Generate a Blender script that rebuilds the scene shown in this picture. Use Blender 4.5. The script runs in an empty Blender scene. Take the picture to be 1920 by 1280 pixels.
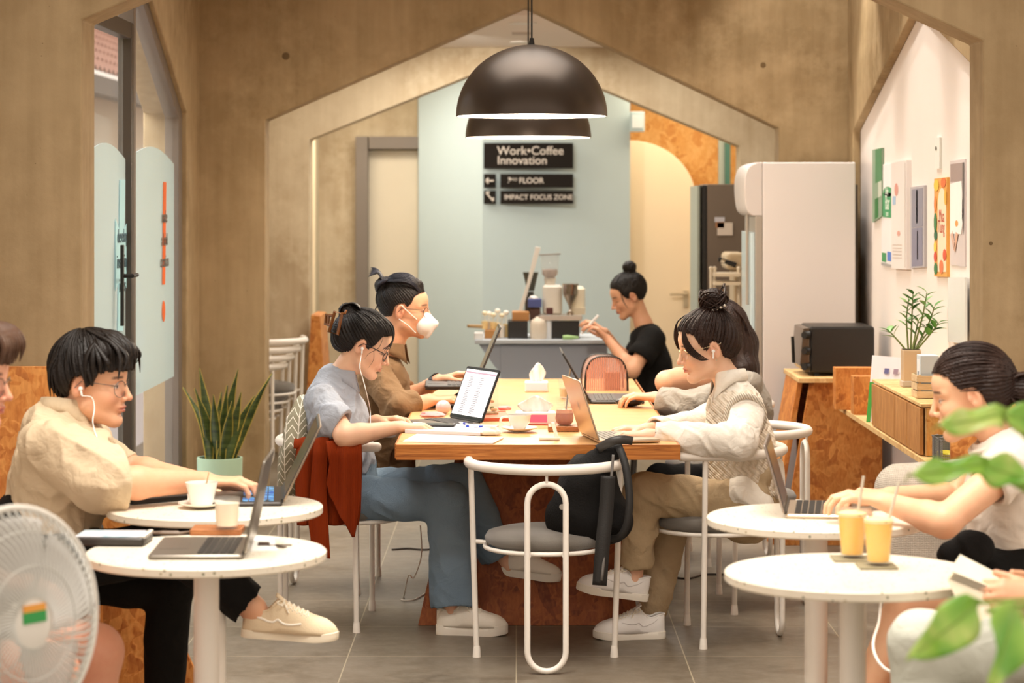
import bpy, bmesh, math, random
import numpy as np
from mathutils import Vector, Matrix, Euler
random.seed(7); RNG = np.random.default_rng(11)
SC = bpy.context.scene; COL = SC.collection
F, CX, CY, H = 4533.0, 968.0, 372.0, 1.63
PI = math.pi
def P(px, py, Y):
    """the point of the room seen at photograph pixel (px,py) that lies Y metres in front of the camera"""
    return Vector(((px-CX)*Y/F, Y, H-(py-CY)*Y/F))
def lin(c):
    if isinstance(c, str): c = tuple(int(c[i:i+2], 16) for i in (0, 2, 4))
    c = [x/255.0 for x in c]
    return tuple((x/12.92 if x <= .04045 else ((x+.055)/1.055)**2.4) for x in c)+(1.0,)
# ---------------------------------------------------------------- materials
class NT:
    def __init__(s, name):
        s.m = bpy.data.materials.new(name); s.m.use_nodes = True
        s.n = s.m.node_tree.nodes; s.l = s.m.node_tree.links
        s.b = s.n['Principled BSDF']; s.tc = None
    def coord(s, scale=(1,1,1), rot=(0,0,0), loc=(0,0,0), kind='Object'):
        if s.tc is None: s.tc = s.n.new('ShaderNodeTexCoord')
        mp = s.n.new('ShaderNodeMapping'); mp.inputs['Scale'].default_value = scale
        mp.inputs['Rotation'].default_value = rot; mp.inputs['Location'].default_value = loc
        s.l.new(s.tc.outputs[kind], mp.inputs[0]); return mp.outputs[0]
    def noise(s, v, scale, detail=3, rough=.5, dist=0, col=False):
        t = s.n.new('ShaderNodeTexNoise'); t.inputs['Scale'].default_value = scale
        t.inputs['Detail'].default_value = detail; t.inputs['Roughness'].default_value = rough
        t.inputs['Distortion'].default_value = dist
        s.l.new(v, t.inputs['Vector']); return t.outputs['Color' if col else 'Fac']
    def vor(s, v, scale, feat='F1', out='Color', rnd=1):
        t = s.n.new('ShaderNodeTexVoronoi'); t.feature = feat; t.inputs['Scale'].default_value = scale
        t.inputs['Randomness'].default_value = rnd
        s.l.new(v, t.inputs['Vector']); return t.outputs[out]
    def wave(s, v, scale, dist=0, detail=2, dscale=1, d='X', prof='SIN'):
        t = s.n.new('ShaderNodeTexWave'); t.inputs['Scale'].default_value = scale; t.bands_direction = d
        t.inputs['Distortion'].default_value = dist; t.inputs['Detail'].default_value = detail
        t.inputs['Detail Scale'].default_value = dscale; t.wave_profile = prof
        s.l.new(v, t.inputs['Vector']); return t.outputs['Fac']
    def ramp(s, f, stops, interp='LINEAR'):
        r = s.n.new('ShaderNodeValToRGB'); r.color_ramp.interpolation = interp
        while len(r.color_ramp.elements) < len(stops): r.color_ramp.elements.new(.5)
        for e, (p, c) in zip(r.color_ramp.elements, stops):
            e.position = p; e.color = c if len(c) == 4 and not isinstance(c, str) else lin(c)
        s.l.new(f, r.inputs[0]); return r.outputs[0]
    def mix(s, f, a, b, mode='MIX'):
        x = s.n.new('ShaderNodeMixRGB'); x.blend_type = mode
        for i, v in enumerate((f, a, b)):
            if isinstance(v, (int, float)): x.inputs[i].default_value = v if i == 0 else (v, v, v, 1)
            elif isinstance(v, (tuple, list, str)): x.inputs[i].default_value = lin(v) if isinstance(v, str) else v
            else: s.l.new(v, x.inputs[i])
        return x.outputs[0]
    def math(s, op, a, b=0):
        x = s.n.new('ShaderNodeMath'); x.operation = op
        for i, v in enumerate((a, b)):
            if isinstance(v, (int, float)): x.inputs[i].default_value = v
            else: s.l.new(v, x.inputs[i])
        return x.outputs[0]
    def sep(s, v):
        x = s.n.new('ShaderNodeSeparateXYZ'); s.l.new(v, x.inputs[0]); return x.outputs
    def bump(s, h, strength=.3, dist=.01):
        b = s.n.new('ShaderNodeBump'); b.inputs['Strength'].default_value = strength
        b.inputs['Distance'].default_value = dist; s.l.new(h, b.inputs['Height'])
        s.l.new(b.outputs[0], s.b.inputs['Normal'])
    def set(s, col=None, rough=.5, metal=0, spec=.5, trans=0, alpha=None, sss=0, coat=0, sheen=0, ior=None, emit=None, es=0):
        I = s.b.inputs
        if col is not None:
            if isinstance(col, (tuple, list, str)): I['Base Color'].default_value = lin(col) if isinstance(col, str) or max(col) > 1.01 else tuple(col)
            else: s.l.new(col, I['Base Color'])
        if isinstance(rough, (int, float)): I['Roughness'].default_value = rough
        else: s.l.new(rough, I['Roughness'])
        I['Metallic'].default_value = metal; I['Specular IOR Level'].default_value = spec
        I['Transmission Weight'].default_value = trans
        if alpha is not None:
            if isinstance(alpha, (int, float)): I['Alpha'].default_value = alpha
            else: s.l.new(alpha, I['Alpha'])
        if sss: I['Subsurface Weight'].default_value = sss; I['Subsurface Scale'].default_value = .01; I['Subsurface Radius'].default_value = (1, .35, .2)
        if coat: I['Coat Weight'].default_value = coat
        if sheen: I['Sheen Weight'].default_value = sheen
        if ior: I['IOR'].default_value = ior
        if emit is not None:
            if isinstance(emit, str): I['Emission Color'].default_value = lin(emit)
            else: s.l.new(emit, I['Emission Color'])
            I['Emission Strength'].default_value = es
        return s.m
_MC = {}
def M(col, rough=.5, metal=0, bump=0, bs=400, var=0, **k):
    """simple material: colour with a little procedural variation and grain"""
    key = (col, rough, metal, bump, bs, var, tuple(sorted(k.items())))
    if key in _MC: return _MC[key]
    t = NT('paint_'+col); v = t.coord()
    c = col
    f = t.noise(v, 6, 3)
    vv = .05 if var == 0 else var
    L = lin(col); a = tuple(min(1, x*(1-vv)) for x in L[:3])+(1,); b = tuple(min(1, x*(1+vv)) for x in L[:3])+(1,)
    c = t.mix(f, a, b)
    if bump: t.bump(t.noise(v, bs, 3), bump, .003)
    t.set(c, rough, metal, **k); _MC[key] = t.m
    return t.m
# ---------------------------------------------------------------- objects
def tag(o, label=None, cat=None, group=None, kind=None):
    if label: o['label'] = label
    if cat: o['category'] = cat
    if group: o['group'] = group
    if kind: o['kind'] = kind
    return o
def link(name, me, mat=None, parent=None):
    o = bpy.data.objects.new(name, me); COL.objects.link(o)
    if mat is not None:
        for m in (mat if isinstance(mat, (list, tuple)) else [mat]): me.materials.append(m)
    if parent is not None:
        o.parent = parent; o.matrix_parent_inverse = wm(parent).inverted()
    return o
def wm(o):
    m = o.matrix_basis.copy()
    if o.parent: m = wm(o.parent) @ o.matrix_parent_inverse @ m
    return m
def thing(name, label, cat, loc=(0,0,0), group=None, rz=0):
    o = bpy.data.objects.new(name, None); COL.objects.link(o); o.empty_display_size = .05
    o.location = loc; o.rotation_euler = (0, 0, rz)
    return tag(o, label, cat, group)
def copy_tree(o, parent=None):
    c = o.copy(); COL.objects.link(c)
    if parent is not None: c.parent = parent
    for ch in [x for x in bpy.data.objects if x.parent == o]: copy_tree(ch, c)
    return c
def npmesh(name, V, Fq, smooth=True, cols=None, mi=None):
    me = bpy.data.meshes.new(name); V = np.asarray(V, np.float32)
    if len(Fq) and isinstance(Fq, np.ndarray):
        n = Fq.shape[1]; me.vertices.add(len(V)); me.vertices.foreach_set('co', V.ravel())
        me.loops.add(Fq.size); me.loops.foreach_set('vertex_index', Fq.ravel().astype(np.int32))
        me.polygons.add(len(Fq)); me.polygons.foreach_set('loop_start', np.arange(0, Fq.size, n, dtype=np.int32))
        me.polygons.foreach_set('loop_total', np.full(len(Fq), n, np.int32))
    else:
        me.from_pydata([tuple(v) for v in V], [], [tuple(f) for f in Fq])
    me.update(calc_edges=True)
    if smooth: me.polygons.foreach_set('use_smooth', np.ones(len(me.polygons), bool))
    if mi is not None: me.polygons.foreach_set('material_index', np.asarray(mi, np.int32))
    if cols is not None:
        a = me.color_attributes.new('Col', 'FLOAT_COLOR', 'POINT')
        c = np.ones((len(V), 4), np.float32); c[:, :3] = cols; a.data.foreach_set('color', c.ravel())
    me.validate(); return me
def frame(d, up=(0,0,1)):
    """rotation whose columns are x=d, y, z~up"""
    x = Vector(d).normalized(); z = Vector(up); z = (z-x*z.dot(x))
    if z.length < 1e-5: z = Vector((0,1,0)); z = z-x*z.dot(x)
    z.normalize(); y = z.cross(x)
    return Matrix((x, y, z)).transposed()
class MB:
    """collects shapes into one mesh"""
    def __init__(s): s.v = []; s.f = []; s.mi = []; s.cur = 0
    def add(s, V, Fs):
        o = len(s.v); s.v += [Vector(v) for v in V]
        for f in Fs: s.f.append(tuple(i+o for i in f)); s.mi.append(s.cur)
        return s
    def box(s, c, d, R=None, ch=0):
        x, y, z = (q/2 for q in d); c = Vector(c)
        if ch:
            return s.rbox(c, d, ch, R)
        V = [Vector((a*x, b*y, e*z)) for a in (-1,1) for b in (-1,1) for e in (-1,1)]
        if R is not None: V = [R @ v for v in V]
        return s.add([c+v for v in V], [(0,1,3,2),(4,6,7,5),(0,4,5,1),(2,3,7,6),(0,2,6,4),(1,5,7,3)])
    def rbox(s, c, d, r, R=None, seg=3):
        """box rounded in plan (local xy) with bevelled top and bottom"""
        x, y, z = (q/2 for q in d); r = min(r, x*.98, y*.98); e = min(r*.4, z*.6)
        def ring(ins, zz):
            o = []
            for sx, sy, a0 in ((1,1,0),(-1,1,PI/2),(-1,-1,PI),(1,-1,1.5*PI)):
                for k in range(seg+1):
                    a = a0+PI/2*k/seg; rr = r-ins
                    o.append(Vector((sx*(x-r)+rr*math.cos(a), sy*(y-r)+rr*math.sin(a), zz)))
            return o
        e = min(e, r*.5)
        rings = [ring(e, -z), ring(0, -z+e), ring(0, z-e), ring(e, z)]
        n = len(rings[0]); V = sum(rings, []); Fs = []
        for k in range(3):
            for i in range(n): Fs.append((k*n+i, k*n+(i+1) % n, (k+1)*n+(i+1) % n, (k+1)*n+i))
        Fs.append(tuple(reversed(range(n)))); Fs.append(tuple(range(3*n, 4*n)))
        if R is not None: V = [R @ v for v in V]
        return s.add([Vector(c)+v for v in V], Fs)
    def prism(s, pts, off):
        """polygon (3D points) extruded by vector off"""
        n = len(pts); off = Vector(off); V = [Vector(p) for p in pts]+[Vector(p)+off for p in pts]
        return s.add(V, [tuple(range(n)), tuple(reversed(range(n, 2*n)))]+[(i, n+i, n+(i+1) % n, (i+1) % n) for i in range(n)])
    def tube(s, pts, r, seg=8, closed=False, cap=True, flat=1, up=None):
        pts = [Vector(p) for p in pts]; n = len(pts); V = []; Fs = []
        rs = r if isinstance(r, (list, tuple)) else [r]*n
        T = []
        for i in range(n):
            a = pts[(i-1) % n] if (closed or i > 0) else pts[i]; b = pts[(i+1) % n] if (closed or i < n-1) else pts[i]
            t = b-a; T.append(t.normalized() if t.length > 1e-9 else Vector((0,0,1)))
        nrm = Vector(up) if up else (Vector((0,0,1)) if abs(T[0].z) < .9 else Vector((1,0,0)))
        for i in range(n):
            nrm = nrm-T[i]*nrm.dot(T[i])
            if nrm.length < 1e-6: nrm = T[i].orthogonal()
            nrm.normalize(); bi = T[i].cross(nrm)
            for k in range(seg):
                a = 2*PI*k/seg; V.append(pts[i]+(nrm*math.cos(a)*flat+bi*math.sin(a))*rs[i])
        for i in range(n if closed else n-1):
            j = (i+1) % n
            for k in range(seg): Fs.append((i*seg+k, i*seg+(k+1) % seg, j*seg+(k+1) % seg, j*seg+k))
        if cap and not closed: Fs.append(tuple(reversed(range(seg)))); Fs.append(tuple(range((n-1)*seg, n*seg)))
        return s.add(V, Fs)
    def lathe(s, prof, c, seg=32, R=None, sx=1, sy=1, caps=True):
        """prof: list of (radius, z)"""
        V = []; Fs = []; n = len(prof); c = Vector(c)
        for r, z in prof:
            for k in range(seg):
                a = 2*PI*k/seg; v = Vector((r*math.cos(a)*sx, r*math.sin(a)*sy, z))
                V.append(c+(R @ v if R is not None else v))
        for i in range(n-1):
            for k in range(seg): Fs.append((i*seg+k, i*seg+(k+1) % seg, (i+1)*seg+(k+1) % seg, (i+1)*seg+k))
        if caps and prof[0][0] > 1e-4: Fs.append(tuple(reversed(range(seg))))
        if caps and prof[-1][0] > 1e-4: Fs.append(tuple(range((n-1)*seg, n*seg)))
        return s.add(V, Fs)
    def shell(s, prof, c, seg=32, R=None):
        """open lathe, no caps (profile already goes out and back)"""
        s.lathe(prof, c, seg, R, caps=False)
        return s
    def ell(s, c, r, R=None, seg=16):
        r = (r, r, r) if isinstance(r, (int, float)) else r
        V = []; Fs = []; m = seg//2; c = Vector(c)
        for i in range(m+1):
            th = PI*i/m
            for k in range(seg):
                a = 2*PI*k/seg; v = Vector((r[0]*math.sin(th)*math.cos(a), r[1]*math.sin(th)*math.sin(a), r[2]*math.cos(th)))
                V.append(c+(R @ v if R is not None else v))
        for i in range(m):
            for k in range(seg): Fs.append((i*seg+k, (i+1)*seg+k, (i+1)*seg+(k+1) % seg, i*seg+(k+1) % seg))
        return s.add(V, Fs)
    def sheet(s, G, closed=False):
        """grid of points G[i][j]"""
        n = len(G); m = len(G[0]); V = [p for row in G for p in row]
        return s.add(V, [(i*m+j, i*m+(j+1) % m, (i+1)*m+(j+1) % m, (i+1)*m+j) for i in range(n-1) for j in range(m if closed else m-1)])
    def build(s, name, mat, parent=None, smooth=False, bev=0, solid=0, sub=0, auto=None, weld=False):
        me = bpy.data.meshes.new(name); me.from_pydata([tuple(v) for v in s.v], [], s.f); me.update()
        mats = mat if isinstance(mat, (list, tuple)) else [mat]
        o = link(name, me, mats, parent)
        if len(mats) > 1: me.polygons.foreach_set('material_index', s.mi)
        bm = bmesh.new(); bm.from_mesh(me)
        if weld or smooth: bmesh.ops.remove_doubles(bm, verts=bm.verts, dist=1e-5)
        if not solid: bmesh.ops.recalc_face_normals(bm, faces=bm.faces)
        bm.to_mesh(me); bm.free()
        if smooth:
            me.polygons.foreach_set('use_smooth', np.ones(len(me.polygons), bool))
            if auto is None: auto = 40
            me.set_sharp_from_angle(angle=math.radians(auto))
        if solid:
            m = o.modifiers.new('thickness', 'SOLIDIFY'); m.thickness = solid; m.offset = 0
        if bev:
            m = o.modifiers.new('bevel', 'BEVEL'); m.width = bev; m.segments = 2; m.limit_method = 'ANGLE'; m.angle_limit = .6
        if sub:
            m = o.modifiers.new('sub', 'SUBSURF'); m.levels = m.render_levels = sub
        return o
def spline(pts, n=8, closed=False):
    """Catmull-Rom through points"""
    p = [Vector(q) for q in pts]; out = []; N = len(p)
    rng = range(N if closed else N-1)
    for i in rng:
        if closed: a, b, c, d = p[(i-1) % N], p[i], p[(i+1) % N], p[(i+2) % N]
        else: a, b, c, d = p[max(i-1, 0)], p[i], p[i+1], p[min(i+2, N-1)]
        for k in range(n):
            t = k/n
            out.append(.5*((2*b)+(c-a)*t+(2*a-5*b+4*c-d)*t*t+(3*b-a-3*c+d)*t**3))
    if not closed: out.append(p[-1])
    return out
def arc(c, r, a0, a1, n, ax='xy', z=0):
    o = []
    for k in range(n+1):
        a = a0+(a1-a0)*k/n; o.append(Vector((c[0]+r*math.cos(a), c[1]+r*math.sin(a), c[2])))
    return o
def text(name, s, size, loc, R, mat, parent, align='LEFT', ext=.0008, bold=0, sx=1):
    cu = bpy.data.curves.new(name, 'FONT'); cu.body = s; cu.size = size; cu.align_x = align; cu.align_y = 'CENTER'
    cu.extrude = ext; cu.offset = bold
    cu.materials.append(mat)
    t = bpy.data.objects.new(name, cu); COL.objects.link(t); me = bpy.data.meshes.new_from_object(t)
    bpy.data.objects.remove(t); o = bpy.data.objects.new(name, me); COL.objects.link(o)
    m = Matrix.Translation(Vector(loc)) @ R.to_4x4() @ Matrix.Diagonal((sx, 1, 1, 1))
    o.parent = parent; o.matrix_basis = wm(parent).inverted() @ m if parent else m
    return o
# ---------------------------------------------------------------- distance-field modelling for bodies and cloth
def A3(v): return np.array(v, np.float32)
class SDF:
    def __init__(s): s.ops = []
    def rc(s, a, b, ra, rb=None, k=.015, flat=None, sub=False):
        """tapered capsule; flat=(dir,factor) squashes along dir"""
        s.ops.append(('rc', A3(a), A3(b), ra, ra if rb is None else rb, k, flat, sub)); return s
    def chain(s, pts, rs, k=.015, flat=None):
        for i in range(len(pts)-1): s.rc(pts[i], pts[i+1], rs[i], rs[i+1], k, flat)
        return s
    def el(s, c, r, R=None, k=.015, sub=False):
        if isinstance(r, (int, float)): r = (r, r, r)
        s.ops.append(('el', A3(c), A3(r), None if R is None else np.array(R, np.float32), 0, k, None, sub)); return s
    def bx(s, c, d, R=None, rad=.01, k=.015, sub=False):
        s.ops.append(('bx', A3(c), A3([q/2 for q in d]), None if R is None else np.array(R, np.float32), rad, k, None, sub)); return s
    def bounds(s, pad):
        lo = np.full(3, 1e9); hi = np.full(3, -1e9)
        for o in s.ops:
            if o[7]: continue
            l, h = s._b(o); lo = np.minimum(lo, l); hi = np.maximum(hi, h)
        return lo-pad, hi+pad
    def _b(s, o):
        if o[0] == 'rc':
            r = max(o[3], o[4])*(max(1, o[6][1]) if o[6] else 1)
            return np.minimum(o[1], o[2])-r, np.maximum(o[1], o[2])+r
        r = np.linalg.norm(o[2]) if o[3] is not None else o[2]
        return o[1]-r, o[1]+r
    def field(s, vox, pad=.012, disp=None, clip=None, cut=None):
        lo, hi = s.bounds(pad)
        if clip is not None: lo = np.maximum(lo, clip[0]); hi = np.minimum(hi, clip[1])
        n = np.maximum(((hi-lo)/vox).astype(int)+2, 3)
        f = np.full(n, .2, np.float32)
        ax = [lo[i]+vox*np.arange(n[i], dtype=np.float32) for i in range(3)]
        def run_disp():
            msk = np.abs(f) < .03; I = np.nonzero(msk)
            p = np.stack([ax[i][I[i]] for i in range(3)], 1); f[msk] += disp(p).astype(np.float32)
        ops = s.ops; nadd = len(ops)
        if disp is not None: ops = [o for o in s.ops if not o[7]]; nadd = len(ops); ops = ops+[o for o in s.ops if o[7]]
        for qi, o in enumerate(ops):
            if disp is not None and qi == nadd: run_disp()
            l, h = s._b(o); k = o[5]; m = k+3*vox+.004
            i0 = np.clip(((l-m-lo)/vox).astype(int), 0, n-1); i1 = np.clip(((h+m-lo)/vox).astype(int)+2, 1, n)
            if np.any(i1 <= i0): continue
            sl = tuple(slice(a, b) for a, b in zip(i0, i1))
            X = ax[0][sl[0]][:, None, None]; Y = ax[1][sl[1]][None, :, None]; Z = ax[2][sl[2]][None, None, :]
            c = o[1]; x, y, z = X-c[0], Y-c[1], Z-c[2]
            if o[0] == 'rc':
                ba = o[2]-o[1]; L = max(float(ba@ba), 1e-9)
                t = np.clip((x*ba[0]+y*ba[1]+z*ba[2])/L, 0, 1)
                qx, qy, qz = x-t*ba[0], y-t*ba[1], z-t*ba[2]
                d2 = qx*qx+qy*qy+qz*qz
                if o[6]:
                    dv = np.array(o[6][0], np.float32); dv /= np.linalg.norm(dv); q = qx*dv[0]+qy*dv[1]+qz*dv[2]
                    d2 = d2-q*q+(q/o[6][1])**2
                d = np.sqrt(np.maximum(d2, 1e-12))-(o[3]+(o[4]-o[3])*t)
            else:
                if o[3] is not None:
                    R = o[3]; x, y, z = (R[0, j]*x+R[1, j]*y+R[2, j]*z for j in range(3))
                if o[0] == 'el':
                    r = o[2]; k0 = np.sqrt((x/r[0])**2+(y/r[1])**2+(z/r[2])**2)
                    k1 = np.sqrt((x/r[0]**2)**2+(y/r[1]**2)**2+(z/r[2]**2)**2)
                    d = k0*(k0-1)/np.maximum(k1, 1e-6)
                else:
                    r = o[2]-o[4]; qx, qy, qz = (np.abs(v)-w for v, w in zip((x, y, z), r))
                    d = np.sqrt(np.maximum(qx, 0)**2+np.maximum(qy, 0)**2+np.maximum(qz, 0)**2)+np.minimum(np.maximum(qx, np.maximum(qy, qz)), 0)-o[4]
            g = f[sl]
            if o[7]:
                d = -d; hh = np.clip(.5+.5*(d-g)/max(k, 1e-5), 0, 1); f[sl] = g*(1-hh)+d*hh+k*hh*(1-hh)
            else:
                hh = np.clip(.5+.5*(g-d)/max(k, 1e-5), 0, 1); f[sl] = g*(1-hh)+d*hh-k*hh*(1-hh)
        if cut is not None:
            msk = f < .02; I = np.nonzero(msk); p = np.stack([ax[i][I[i]] for i in range(3)], 1); f[msk] = np.maximum(f[msk], cut(p).astype(np.float32))
        if disp is not None and nadd == len(ops): run_disp()
        for a in range(3):   # close the shape at the block's faces
            for e in (0, -1):
                sl = [slice(None)]*3; sl[a] = e; f[tuple(sl)] = np.maximum(f[tuple(sl)], .001)
        return f, lo
    def mesh(s, vox=.004, disp=None, clip=None, smooth=0, cut=None):
        f, lo = s.field(vox, .012+(.01 if disp else 0), disp, clip, cut)
        return nets(f, lo, vox, smooth)
def nets(f, lo, vox, smooth=0):
    """surface nets: quads around the zero level"""
    S = f < 0; n = np.array(f.shape)
    c = np.zeros(n-1, np.uint8)
    for dx in (0, 1):
        for dy in (0, 1):
            for dz in (0, 1): c += S[dx:n[0]-1+dx, dy:n[1]-1+dy, dz:n[2]-1+dz]
    act = (c > 0) & (c < 8); I = np.nonzero(act); N = len(I[0])
    idx = np.full(act.shape, -1, np.int32); idx[act] = np.arange(N)
    cn = {}
    for dx in (0, 1):
        for dy in (0, 1):
            for dz in (0, 1): cn[(dx, dy, dz)] = f[I[0]+dx, I[1]+dy, I[2]+dz]
    acc = np.zeros((N, 3)); cnt = np.zeros(N)
    for a in range(3):
        for u in (0, 1):
            for w in (0, 1):
                p = [0, 0, 0]; q = [0, 0, 0]; o = [i for i in range(3) if i != a]
                p[o[0]] = q[o[0]] = u; p[o[1]] = q[o[1]] = w; q[a] = 1
                fa, fb = cn[tuple(p)], cn[tuple(q)]; m = (fa < 0) != (fb < 0)
                t = np.where(m, fa/np.where(m, fa-fb, 1), 0)
                pos = np.zeros((N, 3)); pos[:, o[0]] = u; pos[:, o[1]] = w; pos[:, a] = t
                acc += pos*m[:, None]; cnt += m
    V = lo+vox*(np.stack(I, 1)+acc/np.maximum(cnt, 1)[:, None])
    Q = []
    for a in range(3):
        b, d = [(1, 2), (2, 0), (0, 1)][a]
        sl0 = [slice(1, -1)]*3; sl0[a] = slice(0, -1); sl1 = list(sl0); sl1[a] = slice(1, None)
        s0 = S[tuple(sl0)]; s1 = S[tuple(sl1)]
        for flip in (False, True):
            m = (s0 & ~s1) if not flip else (~s0 & s1)
            J = np.stack(np.nonzero(m), 1)
            if not len(J): continue
            off = np.ones(3, int); off[a] = 0; J = J+off
            def g(ob, od):
                K = J.copy(); K[:, b] += ob; K[:, d] += od; return idx[K[:, 0], K[:, 1], K[:, 2]]
            q = np.stack([g(-1, -1), g(0, -1), g(0, 0), g(-1, 0)], 1)
            Q.append(q[:, ::-1] if flip else q)
    Q = np.concatenate(Q); Q = Q[(Q >= 0).all(1)]
    for _ in range(smooth):
        a = np.zeros_like(V); k = np.zeros(len(V))
        for i in range(4):
            for j in (1, 3):
                np.add.at(a, Q[:, i], V[Q[:, (i+j) % 4]]); np.add.at(k, Q[:, i], 1)
        V = V*.4+.6*a/np.maximum(k, 1)[:, None]
    return V.astype(np.float32), Q.astype(np.int32)
def joinm(parts):
    V = []; Q = []; C = []; o = 0
    for v, q, c in parts: V.append(v); Q.append(q+o); C.append(c); o += len(v)
    return np.concatenate(V), np.concatenate(Q), np.concatenate(C)
_W = RNG.normal(size=(3, 14, 3)); _W /= np.linalg.norm(_W, axis=2, keepdims=True); _PH = RNG.uniform(0, 6.28, (3, 14))
def nz(p, freq, o=0):
    """smooth pseudo-random field about -1..1"""
    q = p*freq; w = np.sin(q@_W[0, o % 7:o % 7+3].T+_PH[0, o % 7:o % 7+3]); q = q+w*.9
    return np.sin(q@_W[1, o % 7:o % 7+5].T+_PH[1, o % 7:o % 7+5]).mean(1)*1.7
def folds(amp=.004, freq=26, o=0, fine=.0):
    def f(p):
        a = nz(p, freq, o); r = 1-np.abs(a)*2.2
        d = -amp*np.clip(r, -.6, 1)+amp*.8*nz(p, freq*.45, o+2)
        if fine: d = d-fine*(1-np.abs(nz(p, freq*2.6, o+3))*2)
        return d
    return f
# ================================================================ materials of the place
def concrete(name, a, b, c):
    t = NT(name); v = t.coord()
    n1 = t.noise(v, 1.3, 5, .6, .4); n2 = t.noise(v, 7, 6, .65); n3 = t.noise(t.coord((9, 9, .8)), 2.2, 3)
    col = t.ramp(n1, [(.3, b), (.5, a), (.72, c)])
    col = t.mix(t.ramp(n2, [(.45, '000000'), (.75, 'ffffff')]), col, c, 'MIX')
    col = t.mix(.25, col, t.ramp(n3, [(.3, b), (.7, c)]), 'MIX')
    pit = t.ramp(t.vor(v, 26, 'F1', 'Distance'), [(.03, '000000'), (.08, 'ffffff')])
    keep = t.ramp(t.noise(v, 9, 1), [(.58, 'ffffff'), (.64, '000000')])
    pit = t.mix(keep, pit, 'ffffff')
    col = t.mix(pit, t.mix(.45, col, '3c2c1a'), col)
    t.bump(t.mix(.3, n2, pit), .35, .012)
    return t.set(col, .82, spec=.25)
MC = concrete('raw_concrete', 'a18a67', '7d6745', 'b49d79')
MCL = concrete('light_concrete', 'bfac8e', 'a69070', 'd2c2a4')
def osb(name, a='c67a36', b='9c5420', c='dd9a52', s=1.0):
    t = NT(name)
    def layer(rot, k):
        v = t.coord((16*s, 16*s, 16*s), rot, (k, k*2, 0)); w = t.mix(.5, v, t.noise(v, .8, 3, col=True), 'ADD')
        mp = t.n.new('ShaderNodeMapping'); mp.inputs['Scale'].default_value = (1.0, .55, .3); t.l.new(w, mp.inputs[0])
        return t.vor(mp.outputs[0], 1.6)
    l1 = layer((.3, .5, .2), 3); l2 = layer((.1, -1.1, .9), 8); l3 = layer((1.2, .3, -.7), 5)
    msk = t.ramp(t.noise(t.coord(), 11*s, 2), [(.47, '000000'), (.53, 'ffffff')])
    m2 = t.ramp(t.noise(t.coord(loc=(4, 2, 7)), 13*s, 2), [(.5, '000000'), (.56, 'ffffff')])
    sx = t.sep(t.mix(m2, t.mix(msk, l1, l2), l3))[0]
    col = t.ramp(sx, [(0, b), (.18, a), (.5, c), (.75, a), (1, b)])
    fine = t.noise(t.coord((60, 60, 18), (.3, .5, 0)), 2, 3)
    col = t.mix(.35, col, t.ramp(fine, [(.3, b), (.7, c)]))
    t.bump(sx, .25, .004)
    return t.set(col, .55, spec=.35)
MOSB = osb('strand_board'); MOSBD = osb('dark_strand_board', '8f4a22', '6b3014', 'a8602e')
MOSBL = osb('pale_strand_board', 'd9b078', 'c79a60', 'e8c890')
def wood(name, a, b, c, sc=(2, 30, 30), rough=.4):
    t = NT(name); v = t.coord(sc); n = t.noise(v, 2.2, 6, .6, 1.2); w = t.noise(t.coord(tuple(q*4 for q in sc)), 3, 3)
    col = t.ramp(n, [(.3, b), (.5, a), (.7, c)]); col = t.mix(t.ramp(w, [(.52, '000000'), (.7, 'ffffff')]), col, t.mix(.5, col, b))
    t.bump(w, .15, .002); return t.set(col, rough, spec=.4)
MWT = wood('honey_oak_top', 'dcaa70', 'cc965a', 'e6ba86', (1.2, 7, 7), .32)
MWE = wood('oiled_wood_edge', 'b06a2c', '7c4014', 'c98442', (1.4, 30, 42), .38)
MBALSA = wood('pale_wood', 'dcc096', 'c8a878', 'e8d2ae', (3, 30, 30), .5)
def floormat():
    t = NT('grey_floor_tile'); v = t.coord(); xyz = t.sep(v)
    fx = t.math('FRACT', t.math('DIVIDE', t.math('ADD', xyz[0], 60.0), .6)); fy = t.math('FRACT', t.math('DIVIDE', t.math('ADD', xyz[1], 60-.21), .6))
    dx = t.math('MINIMUM', fx, t.math('SUBTRACT', 1, fx)); dy = t.math('MINIMUM', fy, t.math('SUBTRACT', 1, fy))
    g = t.math('LESS_THAN', t.math('MINIMUM', dx, dy), .0035)
    n = t.noise(v, 2.4, 6, .6, .6); n2 = t.noise(v, 16, 5, .7)
    col = t.ramp(n, [(.3, '5a5042'), (.5, '6a5f50'), (.7, '7a6f60')]); col = t.mix(t.ramp(n2, [(.4, '000000'), (.8, 'ffffff')]), col, '82786a')
    col = t.mix(g, col, 'a3977f')
    t.bump(n2, .08, .004)
    return t.set(col, t.ramp(n, [(.3, (.34,.34,.34,1)), (.7, (.5,.5,.5,1))]), spec=.45)
MFLOOR = floormat()
def terrazzo(name='terrazzo'):
    t = NT(name); v = t.coord(); d = t.vor(v, 75, 'F1', 'Distance'); c = t.vor(v, 75)
    sp = t.math('MULTIPLY', t.math('LESS_THAN', d, .26), t.math('GREATER_THAN', t.sep(c)[0], .62))
    cc = t.ramp(t.sep(c)[1], [(0, '8f8868'), (.35, 'b9a987'), (.6, 'd9cdb6'), (.85, '77755c')], 'CONSTANT')
    col = t.mix(sp, t.mix(t.noise(v, 30, 3), 'efe6d4', 'e4d9c4'), cc)
    return t.set(col, .3, spec=.5)
MTER = terrazzo()
MPLASTER = M('f0e8e2', .7, bump=.06, bs=60, var=.02, spec=.3)
MCEIL = M('f0e6dc', .8, var=.015, spec=.2)
MBLUE = M('b4c3c4', .7, bump=.05, bs=50, var=.02, spec=.3); MBLUE2 = M('c9d6d6', .7, bump=.05, bs=50, var=.02, spec=.3)
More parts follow.
